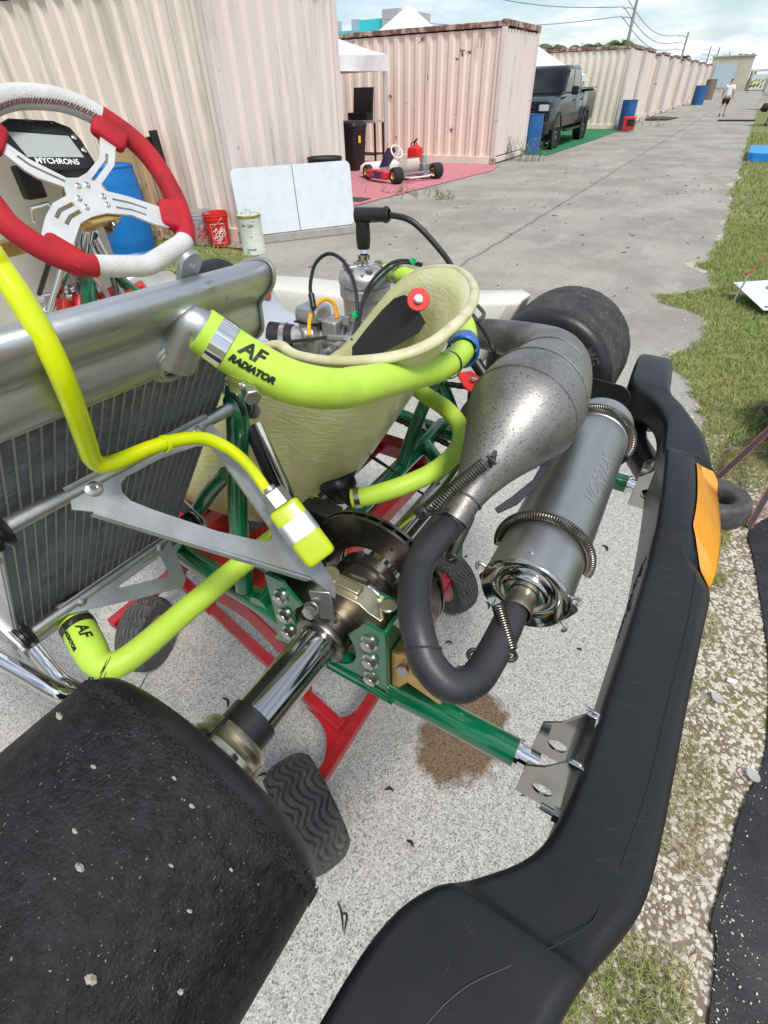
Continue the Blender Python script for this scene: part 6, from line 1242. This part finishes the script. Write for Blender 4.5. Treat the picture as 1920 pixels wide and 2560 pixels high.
for p in ((-0.2646,0.3734,0.2282), (-0.3134,0.2379,0.1567)): kp('wire_tie', MB().lathe([(.004, -.004), (.0068, -.004), (.0068, .004), (.004, .004)], p, (.5, .2, .6), n=14), mat('tie_green', (.0, .45, .12), .4) if 'tie_green' not in MT else 'tie_green')
kp('sensor_lead', MB().tube([(-0.0838,0.2436,0.2006), (-0.0402,0.2004,0.1918), (-0.0082,0.1729,0.175), (-0.0022,0.1775,0.1449)], .0034, n=8, k=6), 'black_plastic')
kp('sensor_lead', MB().tube([(-0.0678,0.198,0.2071), (-0.046,0.1947,0.2053), (-0.0448,0.2147,0.2089), (-0.065,0.2362,0.2122)], .0032, n=8, k=6), 'rubber_worn')
kp('wire_plug', MB().cyl((-0.0602,0.2365,0.1167), (-0.0377,0.2316,0.0975), .011, n=10).tube([(-0.0295,0.2644,0.0937), (-0.0184,0.2822,0.0733), (-0.013,0.296,0.0526)], .006, n=8, k=4), 'black_plastic')
cl, c_, d = ring_at(UH, 15, .0168, .0035, 'hose_clamp', 'zinc', h1, .45); ring_at(UH, 15, .0168, .0035, 'hose_clamp', 'zinc', h1, .75)
# chain, sprocket, guard
SY = .225
sk = kp('sprocket', MB().lathe([(.026, -.003), (.078, -.003), (.078, .003), (.026, .003)], (0, SY, 0), n=60), 'steel_dark')
mb = MB(); path = []
for i in range(14): a = -PI / 2 + PI * i / 13; path.append(V((.0 + .080 * math.cos(a), SY, .080 * math.sin(a))))
for i in range(8): a = PI / 2 + PI * i / 7; path.append(V((-.30 + .032 * math.cos(a), SY, .015 + .032 * math.sin(a))))
pts_ = []
for i in range(len(path)):
    a, b_ = path[i], path[(i + 1) % len(path)]; k = max(1, round((b_ - a).length / .0085)); pts_ += [a.lerp(b_, j / k) for j in range(k)]
for i in range(len(pts_)):
    a, b_ = pts_[i], pts_[(i + 1) % len(pts_)]; o_ = .0045 if i % 2 else .003; ex_ = (b_ - a) * .2
    for s_ in (-1, 1): mb.bar(a - ex_ + V((0, s_ * o_, 0)), b_ + ex_ + V((0, s_ * o_, 0)), .0014, .0072, (0, 0, 1))
    mb.cyl(a + V((0, -.005, 0)), a + V((0, .005, 0)), .0026, n=8)
kp('chain', mb, 'chain', ang=30)
GP = [(-0.0753,0.1945,0.11), (-0.0576,0.2154,0.11), (-0.0258,0.1936,0.11), (-0.0073,0.1651,0.105), (-0.0142,0.1498,0.1), (-0.0472,0.1643,0.105)]
mb = MB(); mb.add([V(p) for p in GP] + [V(p) - V((0, 0, .004)) for p in GP], [tuple(range(6)), tuple(range(11, 5, -1))] + [(i, (i + 1) % 6, 6 + (i + 1) % 6, 6 + i) for i in range(6)])
cg = kp('chain_guard', mb, 'red_plastic', bevel=.001); kp('guard_screw', MB().lathe([(.006, 0), (.006, .003), (.003, .004), (0, .004)], V((-0.0378,0.181,0.111)), (0, 0, 1), n=16), 'zinc', cg)
# floor tray and right side pod
kp('floor_tray', MB().plate([(-1.15, -.16), (-.62, -.215), (-.62, .215), (-1.15, .16)], .004, lambda u, v, h: (u, v, -.083 + h)), 'alu', bevel=.001)
mb = MB(); rs_ = []
for f, z0, hh, w_ in ((-1.02, -.04, .05, .05), (-.98, -.06, .09, .075), (-.8, -.075, .12, .085), (-.5, -.075, .135, .085), (-.28, -.07, .15, .085), (-.175, -.06, .165, .075), (-.150, -.03, .13, .05)):
    rs_.append([(f + (.05 if f > -.2 else 0) * zz, .62 + yy * w_ / .085, z0 + hh * zz + .02) for yy, zz in ((-.085, 0), (-.085, .8), (-.075, .95), (-.05, 1), (.05, .96), (.075, .85), (.085, .5), (.08, 0))])
sp2 = kp('side_pod', mb.rings(rs_), 'white_body', bevel=.004)
mb = MB(); rs_ = [[(f, -.74 + yy * w_ / .085, z0 + hh * zz + .0) for yy, zz in ((-.085, 0), (-.085, .8), (-.05, 1), (.05, .96), (.085, .5), (.08, 0))] for f, z0, hh, w_ in ((-1.02, -.04, .05, .05), (-.95, -.07, .1, .08), (-.5, -.07, .12, .085), (-.24, -.07, .13, .08), (-.20, -.05, .09, .05))]
kp('side_pod', mb.rings(rs_), 'white_body', bevel=.004)
for P_ in ([(-0.3586,-0.5195,-0.0373), (-0.3082,-0.5117,-0.0465), (-0.268,-0.5056,-0.0584), (-0.2552,-0.5005,-0.0692), (-0.2498,-0.4863,-0.0896)], [(-0.4012,-0.4766,-0.0912), (-0.3485,-0.4829,-0.1002), (-0.305,-0.4872,-0.1015), (-0.283,-0.4829,-0.1113)]): kp('side_bar', MB().tube(P_, .0105 if P_[0][0] < -.2 else .009, n=16, k=6), 'chrome')
# --- steering wheel
WC, WN, WU = V((-.663, 0, .37)), V((.81915, 0, .57358)), V((0, 1, 0)); WW = WN.cross(WU)
def wp(u, v, h=0): return WC + WU * u + WW * v + WN * h
rimc = [(-.152, .050), (-.152, .0), (-.150, -.028), (-.132, -.062), (-.110, -.087), (-.086, -.103), (-.055, -.113), (-.020, -.122), (.012, -.1285), (.045, -.1235), (.080, -.116), (.105, -.110), (.122, -.098), (.136, -.072), (.147, -.040), (.152, .0), (.150, .040), (.138, .072), (.116, .100), (.090, .123), (.055, .1405), (.015, .147), (-.025, .147), (-.065, .137), (-.10, .118), (-.130, .090)]
RC = catmull([(u, v, 0) for u, v in rimc], 4, True); nR = len(RC)
def seg_t(i0, i1, m_, r0=.0172):
    P_ = []
    for i in range(i0, i1 + 1): u, v, _ = RC[i % nR]; P_.append(wp(u, v))
    return P_, m_
sw = None
for nm, i0, i1, m_, r in (('rim_grip', 5 * 4 + 2, 11 * 4 + 2, 'white_suede', .0168), ('rim_grip', 11 * 4 + 2, 18 * 4 + 2, 'red_suede', .0172), ('rim_grip', 18 * 4 + 2, 24 * 4 + 2, 'white_suede', .0168), ('rim_grip', 24 * 4 + 2, 31 * 4 + 2, 'red_suede', .0172)):
    P_ = [wp(*RC[i % nR][:2]) for i in range(i0, i1 + 1)]; mb = MB().tube(P_, r, n=22, k=2)
    if sw is None: sw = kp('steering_wheel', mb, m_, ang=60)
    else: kp(nm, mb, m_, sw, ang=60)
def pads(ang, w_=.05):
    u0, v0 = .112 * math.cos(ang), .112 * math.sin(ang); u1, v1 = .150 * math.cos(ang), .150 * math.sin(ang); tx, ty = -math.sin(ang), math.cos(ang)
    R_ = []
    for f, ww, hh in ((0, .75, .006), (.12, .95, .0095), (.5, 1.0, .012), (1, 1.15, .014)):
        u, v = u0 + (u1 - u0) * f, v0 + (v1 - v0) * f; R_.append([wp(u + tx * x * ww, v + ty * x * ww, z * hh / .012) for x, z in rrect(-w_ / 2, -.012, w_ / 2, .012, .008)])
    return MB().rings(R_)
plate_o = [(-.076, .083), (-.0596, .0578), (-.0228, .0246), (-.0051, .0223), (.0147, .0279), (.0529, .0481), (.0699, .0692), (.085, .088), (.105, .070), (.0923, .0589), (.0708, .0337), (.0261, .0079), (.0244, -.0023), (.0609, -.0184), (.0993, -.0401), (.118, -.05), (.098, -.080), (.075, -.0697), (.0439, -.0472), (.0031, -.0366), (-.0254, -.0377), (-.0496, -.0435), (-.0844, -.0729), (-.098, -.084), (-.125, -.055), (-.0944, -.0251), (-.0697, -.0079), (-.0414, -.0005), (-.036, .0125), (-.066, .0302), (-.0763, .0428), (-.0902, .0701), (-.105, .09), (-.090, .105)]
def slot(P_, w_=.0034):
    L_, R_ = [], []
    for i, p in enumerate(P_):
        a, b_ = P_[max(0, i - 1)], P_[min(len(P_) - 1, i + 1)]; d = V((b_[0] - a[0], b_[1] - a[1])).normalized(); L_.append((p[0] - d.y * w_ / 2, p[1] + d.x * w_ / 2)); R_.append((p[0] + d.y * w_ / 2, p[1] - d.x * w_ / 2))
    return L_ + R_[::-1]
sl_ = [slot(P_, w_) for P_, w_ in (([(-.0734, .0639), (-.0641, .0489), (-.0288, .0195)], .004), ([(.0705, .0526), (.0625, .0419), (.0157, .0155)], .005), ([(.0282, -.0176), (.0557, -.0285), (.0788, -.0423)], .0036), ([(.0254, -.0309), (.0498, -.0395), (.07, -.0519)], .0034), ([(-.0395, -.0138), (-.0674, -.0201), (-.0805, -.0296)], .006), ([(-.0369, -.0264), (-.0581, -.0317), (-.0724, -.0411)], .006))]
spd = kp('spider_plate', MB().plate(plate_o, .004, wp, holes=sl_), 'spoke', sw)
for (u, v) in ((-.0139, .0104), (.0011, .0097), (-.0264, -.0079), (-.0241, -.0225), (.015, -.0109), (.0129, -.0246)): kp('hub_screw', MB().lathe([(.0048, .002), (.0046, .0036), (.003, .0046), (.0022, .0048), (.0022, .0035), (0, .0035)], wp(u, v), WN, n=20), 'zinc', sw)
for ang, w_ in ((.70, .056), (-.47, .052), (2.33, .050), (-2.50, .058)): kp('spoke_cover', pads(ang, w_), 'red_suede', sw, bevel=.003)
st_ = MB()
for i in range(18 * 4 + 3, 24 * 4 + 1):
    u, v, _ = RC[i % nR]; u2, v2, _ = RC[(i + 1) % nR]; c_ = wp(u, v); o_ = (wp(u * .9, v * .9) - wp(u, v)).normalized(); P_ = []
    for f, s_ in ((0, -1), (.5, 1), (1, -1)):
        a = math.radians(38 + s_ * 13); d_ = o_ * math.cos(a) + WN * math.sin(a); P_.append(wp(u + (u2 - u) * f, v + (v2 - v) * f) + d_ * .0172)
    st_.tube(P_, .0008, n=4, k=1)
    P_ = []
    for f, s_ in ((0, 1), (.5, -1), (1, 1)):
        a = math.radians(38 + s_ * 13); d_ = o_ * math.cos(a) + WN * math.sin(a); P_.append(wp(u + (u2 - u) * f, v + (v2 - v) * f) + d_ * .0172)
    st_.tube(P_, .0008, n=4, k=1)
kp('stitching', st_, mat('stitch', (.13, .012, .03), .7), sw)
kp('steering_boss', MB().rings([[wp(x, y - .012, z) for x, y in rrect(-.034 * s_, -.034 * s_, .034 * s_, .034 * s_, .012)] for s_, z in ((1, -.004), (1, -.02), (.7, -.05))]), 'gold_anod', sw, bevel=.002)
for z in (-.014, -.034): kp('boss_bolt', MB().cyl(wp(.012, -.04, z), wp(.012, -.052, z), .006, n=14), 'steel_dark', sw)
kp('steering_column', MB().cyl(wp(0, -.012, -.02), (-1.02, 0, .0), .010, n=16), 'chrome')
for s_ in (-1, 1): kp('column_stay', MB().cyl(wp(s_ * .02, -.02, -.10), (-.92, s_ * .19, -.05), .009, n=14), 'chrome')
kp('steering_rod', MB().cyl((-0.6426,-0.1119,0.2999), (-0.7307,-0.1136,0.231), .004, n=10), 'black_plastic')
# --- dash display on the wheel hub
DN = -.028
da = [(-.0766, .1102), (-.0474, .1303), (-.0319, .136), (.0362, .1286), (.0581, .1163), (.0632, .0955), (.0612, .0581), (.0444, .0484), (-.0036, .051), (-.0442, .0587), (-.062, .0941)]
dd = kp('lap_display', MB().rings([[wp((u) * s_, .094 + (v - .094) * s_, h) for u, v in da] for s_, h in ((.9, -.052), (1, -.046), (1, -.028), (.985, -.025))]), 'black_plastic', sw, bevel=.002)

dd.parent = KART
def dp(u, v, h=-.0247): return wp(u + .0180, v + .0165, h)
kp('screen', MB().plate([(-.066, .099), (.026, .0855), (.0285, .0505), (-.0615, .0600)], .0006, lambda u, v, h: dp(u, v, -.0246 + h)), 'lcd', dd)
kp('screen_band', MB().plate([(-.066, .110), (.020, .0990), (.026, .0870), (-.0658, .1005)], .0005, lambda u, v, h: dp(u, v, -.0247 + h)), 'print', dd)
for u, v in ((-.052, .1075), (-.042, .106), (-.032, .1045), (-.022, .103), (-.012, .1015)): kp('shift_light', MB().cyl(dp(u, v, -.0246), dp(u, v, -.0235), .0028, n=12), 'glass', dd)
for u, v in ((.034, .082), (.0365, .061)): kp('button', MB().lathe([(.0045, 0), (.0045, .002), (.003, .0028), (0, .0028)], dp(u, v, -.0245), WN, n=18), 'zinc', dd)
for u, v in ((-.068, .111), (.012, .107)): kp('case_screw', MB().cyl(dp(u, v, -.0246), dp(u, v, -.0240), .0016, n=10), 'zinc', dd)
_e = V((.079, -.0118)).normalized()
kp('lettering', text('MYCHRON5', .0125, lambda u, v: dp(-.020 + u * _e.x - v * _e.y, .0488 + u * _e.y + v * _e.x, -.0243), shear=.12, off=.0003), 'white_print', dd, ang=0)
kp('lettering', text('AiM', .0075, lambda u, v: dp(-.022 + u * _e.x - v * _e.y, .1125 + u * _e.y + v * _e.x, -.0243)), 'grey_print', dd, ang=0)
kp('display_foot', MB().box(wp(-.055, .052, -.045), (.02, .032, .045)), 'black_plastic', dd, bevel=.003)
# --- front fairing and nose behind the wheel
mb = MB(); rs_ = []
for v, h, w_ in ((.135, -.062, .075), (.125, -.075, .095), (.07, -.13, .12), (.0, -.20, .13), (-.09, -.27, .135), (-.17, -.33, .14)):
    P_ = []
    for x in (-1, -.8, -.4, 0, .4, .8, 1): P_.append(wp(-.03 + w_ * x, v - .012 * x * x, h - .012 * (1 - x * x)))
    for x in (1, .8, .4, 0, -.4, -.8, -1): P_.append(wp(-.03 + w_ * x * .97, v - .012 * x * x, h - .016 - .012 * (1 - x * x)))
    rs_.append(P_)
kp('front_fairing', mb.rings(rs_), 'white_body', ang=50)
kp('fairing_mount', MB().tube([wp(-.13, .0, -.03), wp(-.10, -.02, -.06), wp(-.04, -.03, -.09)], .010, n=10, k=4).box(wp(-.10, -.01, -.10), (.03, .09, .02)), 'gold_anod')
kp('fairing_bracket', MB().tube([wp(-.07, .012, -.08), wp(-.07, .022, -.06), wp(-.045, .022, -.055), wp(-.04, .005, -.06)], .003, n=8, k=1), 'chrome')
mb = MB(); mb.tube([(-1.30, -.52, .0), (-1.42, -.40, .02), (-1.48, 0, .03), (-1.42, .40, .02), (-1.30, .52, .0)], [.05, .075, .085, .075, .05], n=16, k=6)
kp('nose_cone', mb, 'white_body')
for s_ in (-1, 1):
    ft = kp('front_tyre', MB().lathe([(.066, -.06), (.10, -.067), (.124, -.058), (.129, -.045), (.129, .045), (.124, .058), (.10, .067), (.066, .06)], (-1.045, s_ * .52, -.02), n=44), 'rubber')
    kp('rim', MB().lathe([(.067, -.058), (.058, -.04), (.03, -.03), (.03, .03), (.058, .04), (.067, .058)], (-1.045, s_ * .52, -.02), n=32), 'gold_anod', ft)
    kp('stub_axle', MB().cyl((-1.045, s_ * .22, -.02), (-1.045, s_ * .54, -.02), .0125, n=16), 'steel')
    kp('tie_rod', MB().cyl((-.99, s_ * .05, .0), (-1.0, s_ * .42, -.02), .006, n=10), 'chrome')
# white side panels seen beyond the radiator, with chrome bars
mb = MB(); PN = [(-1.0103,-0.0311,0.1981), (-1.0137,-0.0171,0.214), (-0.9583,0.0218,0.217), (-0.9236,0.0293,0.2022), (-0.9004,0.0147,0.173), (-0.8824,-0.0159,0.1312), (-0.9744,-0.0924,0.1145)]
mb.add([V(p) for p in PN] + [V(p) + V((-.02, 0, -.006)) for p in PN], [tuple(range(7)), tuple(range(13, 6, -1))] + [(i, (i + 1) % 7, 7 + (i + 1) % 7, 7 + i) for i in range(7)]); kp('front_panel', mb, 'white_body', bevel=.004)
mb = MB(); PN = [(-0.8928,0.1426,0.1399), (-0.8902,0.1745,0.1698), (-0.8247,0.2272,0.1799), (-0.8045,0.2292,0.169), (-0.7867,0.2227,0.1511), (-0.7733,0.1852,0.1056), (-0.8614,0.1164,0.0939)]
mb.add([V(p) for p in PN] + [V(p) + V((-.02, 0, -.006)) for p in PN], [tuple(range(7)), tuple(range(13, 6, -1))] + [(i, (i + 1) % 7, 7 + (i + 1) % 7, 7 + i) for i in range(7)]); kp('front_panel', mb, 'white_body', bevel=.004)
kp('nerf_bar', MB().tube([(-0.8936,-0.0672,0.1958), (-0.863,-0.0416,0.2015), (-0.8201,-0.0137,0.2016)], .008, n=14, k=4), 'chrome'); kp('nerf_bar', MB().tube([(-0.8439,-0.0686,0.1936), (-0.8105,-0.0419,0.1985), (-0.7886,-0.0212,0.2049), (-0.802,-0.0053,0.2138)], .0085, n=14, k=4), 'chrome'); kp('nerf_bar', MB().tube([(-0.8075,-0.0945,0.1755), (-0.7996,-0.081,0.1838), (-0.815,-0.0628,0.1962)], .008, n=14, k=4), 'chrome')
# brake reservoirs with red caps, clear tubes, green hose, pedals
for a, b_ in (((-0.7661,-0.0592,0.1994), (-0.7581,-0.0729,0.1806)), ((-0.766,-0.0288,0.1984), (-0.7571,-0.0425,0.1792))): kp('reservoir_cap', MB().cyl(a, b_, .0135, n=18), 'red_plastic')
kp('fluid_tube', MB().tube([(-0.7674,-0.0599,0.1994), (-0.7785,-0.0514,0.2149), (-0.8002,-0.0353,0.2293), (-0.8074,-0.0185,0.2351), (-0.8061,-0.0097,0.2274), (-0.7901,-0.0157,0.2113), (-0.7666,-0.0292,0.1984)], .0055, n=10, k=6), 'clear_tube'); kp('fluid_tube', MB().tube([(-0.7748,0.0115,0.2284), (-0.7416,0.005,0.2161), (-0.7084,-0.007,0.1985), (-0.6958,-0.0135,0.184)], .0055, n=10, k=6), 'clear_tube')
kp('frame_upright', MB().tube([(-0.798,0.0126,0.2289), (-0.7572,-0.0106,0.2108), (-0.7206,-0.0439,0.1853)], .015, n=14, k=4), 'green'); kp('frame_upright', MB().tube([(-0.7734,0.0629,0.2164), (-0.7263,0.0489,0.2034), (-0.6822,0.0491,0.1907)], .011, n=14, k=4), 'green')
kp('pedal', MB().bar((-0.7191,0.0396,0.1895), (-0.6969,0.0672,0.2026), .03, .02), 'red_plastic', bevel=.003); kp('pedal', MB().bar((-0.7778,0.0111,0.1836), (-0.7501,0.0423,0.1966), .035, .012), 'red_plastic', bevel=.003)
kp('brake_line', MB().tube([(-0.7582,0.0441,0.219), (-0.7247,0.0221,0.2067), (-0.6993,0.0022,0.1863)], .005, n=8, k=4), 'steel_dark')
kp('fuel_tank', MB().rings([[(-.80 + x * s_, y * s_, z) for x, y in rrect(-.10, -.11, .10, .11, .03)] for s_, z in ((.9, -.07), (1, -.06), (1, .05), (.9, .07))]), 'white_body')
kp('chassis_bar', MB().tube([(-0.7947,0.0622,0.3066), (-0.7814,0.0456,0.2663), (-0.7695,0.0363,0.234)], .010, n=12, k=4), 'chrome')
# ---------------------------------------------------------------- red kart stand underneath
def w_of(p): a = -math.radians(1.77); return V((-.2373 + p[0] * math.cos(a) - p[1] * math.sin(a), .567 + p[0] * math.sin(a) + p[1] * math.cos(a), 1.0118 + p[2]))
ST = thing('kart_stand', 'red square-tube kart stand with treaded pneumatic wheels under the kart', 'kart stand')
def beam(a, b_, w_=.034, nm='stand_beam', **k): return ob(nm, MB().bar(a, b_, w_, w_), MT['red'], ST, 0, .003)
ZT = .905
SPIN = [w_of((-.135, -.225, 0)).xy, w_of((-.95, -.225, 0)).xy, w_of((-.135, .225, 0)).xy, w_of((-.95, .225, 0)).xy]
for s_ in (0, 2): beam((SPIN[s_].x, SPIN[s_].y, ZT), (SPIN[s_ + 1].x, SPIN[s_ + 1].y, ZT))
for f in (0.02, .38, .97):
    a = SPIN[0].lerp(SPIN[1], f); b_ = SPIN[2].lerp(SPIN[3], f); beam((a.x, a.y, ZT - .036), (b_.x, b_.y, ZT - .036))
LEG0, LEG1, NODE, BR1 = V((-.417, .325, .2)), V((-.418, 1.10, .2)), V((-.426, .483, .2)), V((-1.04, .607, .2))
beam(LEG0, LEG1, .030, 'cross_bar'); beam(NODE + V((-.018, 0, 0)), BR1, .030, 'base_rail'); beam(BR1, (-1.30, .66, .2), .036, 'base_rail')
beam((-1.28, .40, .2), (-1.28, 1.05, .2), .036, 'cross_bar'); beam((-1.26, .92, .2), (-.44, 1.02, .2), .036, 'base_rail')
for dx, dy in ((-.10, .17), (-.14, -.19)):
    P_ = []
    for t_ in range(9):
        f = t_ / 8; P_.append(NODE + V((dx * (1 - f), 0, 0)) + V((0, dy * f * .62, 0)) + (V((.02, -.02 if dy > 0 else .02, 0)) * math.sin(PI * f) * 1.2))
    gs = MB(); gs.add([NODE] + P_ + [NODE + V((0, 0, .005))] + [p + V((0, 0, .005)) for p in P_], [tuple(range(10)), tuple(range(19, 9, -1))] + [(i, (i + 1) % 10, 10 + (i + 1) % 10, 10 + i) for i in range(10)]); ob('gusset', gs, MT['red'], ST, 30)
CP = [(-0.5579,0.3152,0.86), (-0.534,0.3344,0.82), (-0.504,0.3488,0.78), (-0.4765,0.3538,0.74), (-0.4581,0.3579,0.7), (-0.4434,0.3704,0.72), (-0.4823,0.3532,0.8), (-0.512,0.3309,0.88)]
gs = MB(); gs.add([V(p) for p in CP] + [V(p) + V((.002, .004, -.002)) for p in CP], [tuple(range(8)), tuple(range(15, 7, -1))] + [(i, (i + 1) % 8, 8 + (i + 1) % 8, 8 + i) for i in range(8)]); ob('side_plate', gs, MT['red'], ST, 30)
for y in (.66, .98): beam((-1.26, y, .2), (-1.10, y, ZT - .05), .04, 'upright')
LF = V((-1.22, .46, .2))
# broad red tray panels between the beams
for f0, f1 in ((.13, .20), (.24, .30), (.36, .60)):
    P_ = [SPIN[0].lerp(SPIN[1], f0), SPIN[0].lerp(SPIN[1], f1), SPIN[2].lerp(SPIN[3], f1), SPIN[2].lerp(SPIN[3], f0)]
    ob('tray_panel', MB().plate([(p.x, p.y) for p in P_], .004, lambda u, v, h: (u, v, ZT - .002 + h)), MT['red'], ST)
def stand_wheel(c_, ax_, R, wd, rimc):
    ax_ = V(ax_).normalized(); u, w_ = frame(ax_); n = 190; m2 = 52; rings_ = []
    for j in range(m2 + 1):
        f = -1 + 2 * j / m2; base = R * (1 - .16 * abs(f) ** 3.2); ring = []
        for i in range(n):
            a = 2 * PI * i / n; ss = (f * 3.4 + .55 * math.sin(a * 11) + .12 * math.sin(a * 22 + 1)) % 1.0; g = 0
            if abs(f) < .97: g = .0065 * max(0, min(1, (.36 - abs(ss - .5) * 2 + .0) * 4)) if abs(ss - .5) < .18 else 0
            r = base - g; ring.append(V(c_) + ax_ * (f * wd / 2) + (u * math.cos(a) + w_ * math.sin(a)) * r)
        rings_.append(ring)
    rings_ = [[V(c_) + ax_ * (-wd * .42) + (u * math.cos(2 * PI * i / n) + w_ * math.sin(2 * PI * i / n)) * R * .52 for i in range(n)]] + rings_ + [[V(c_) + ax_ * (wd * .42) + (u * math.cos(2 * PI * i / n) + w_ * math.sin(2 * PI * i / n)) * R * .52 for i in range(n)]]
    t_ = ob('wheel', MB().rings(rings_, False), MT['rubber_worn'], ST, 30)
    ob('wheel_rim', MB().lathe([(R * .53, -wd * .42), (R * .46, -wd * .34), (R * .2, -wd * .25), (0, -wd * .25)], c_, ax_, n=36).lathe([(R * .53, wd * .42), (R * .46, wd * .34), (R * .2, wd * .25), (0, wd * .25)], c_, ax_, n=36), MT[rimc], t_)
mat('rim_pink', (.5, .2, .18), .5)
stand_wheel((-.425, .285, .135), (.45, .89, 0), .135, .125, 'rim_pink')
stand_wheel((-.44, 1.16, .128), (.35, .94, 0), .128, .09, 'rim_pink')
stand_wheel((-1.22, .46, .125), (.95, .35, 0), .125, .085, 'rim_pink')
stand_wheel((-1.22, 1.02, .125), (.95, .35, 0), .125, .085, 'rim_pink')
for a, b_ in (((-.425, .30, .128), LEG0), ((-.44, 1.16, .128), LEG1), ((-1.22, .46, .125), LF), ((-1.22, 1.02, .125), V((-1.22, 1.02, .2)))):
    ob('fork', MB().bar(V(a), V(b_), .03, .05), MT['red'], ST, 0, .003)
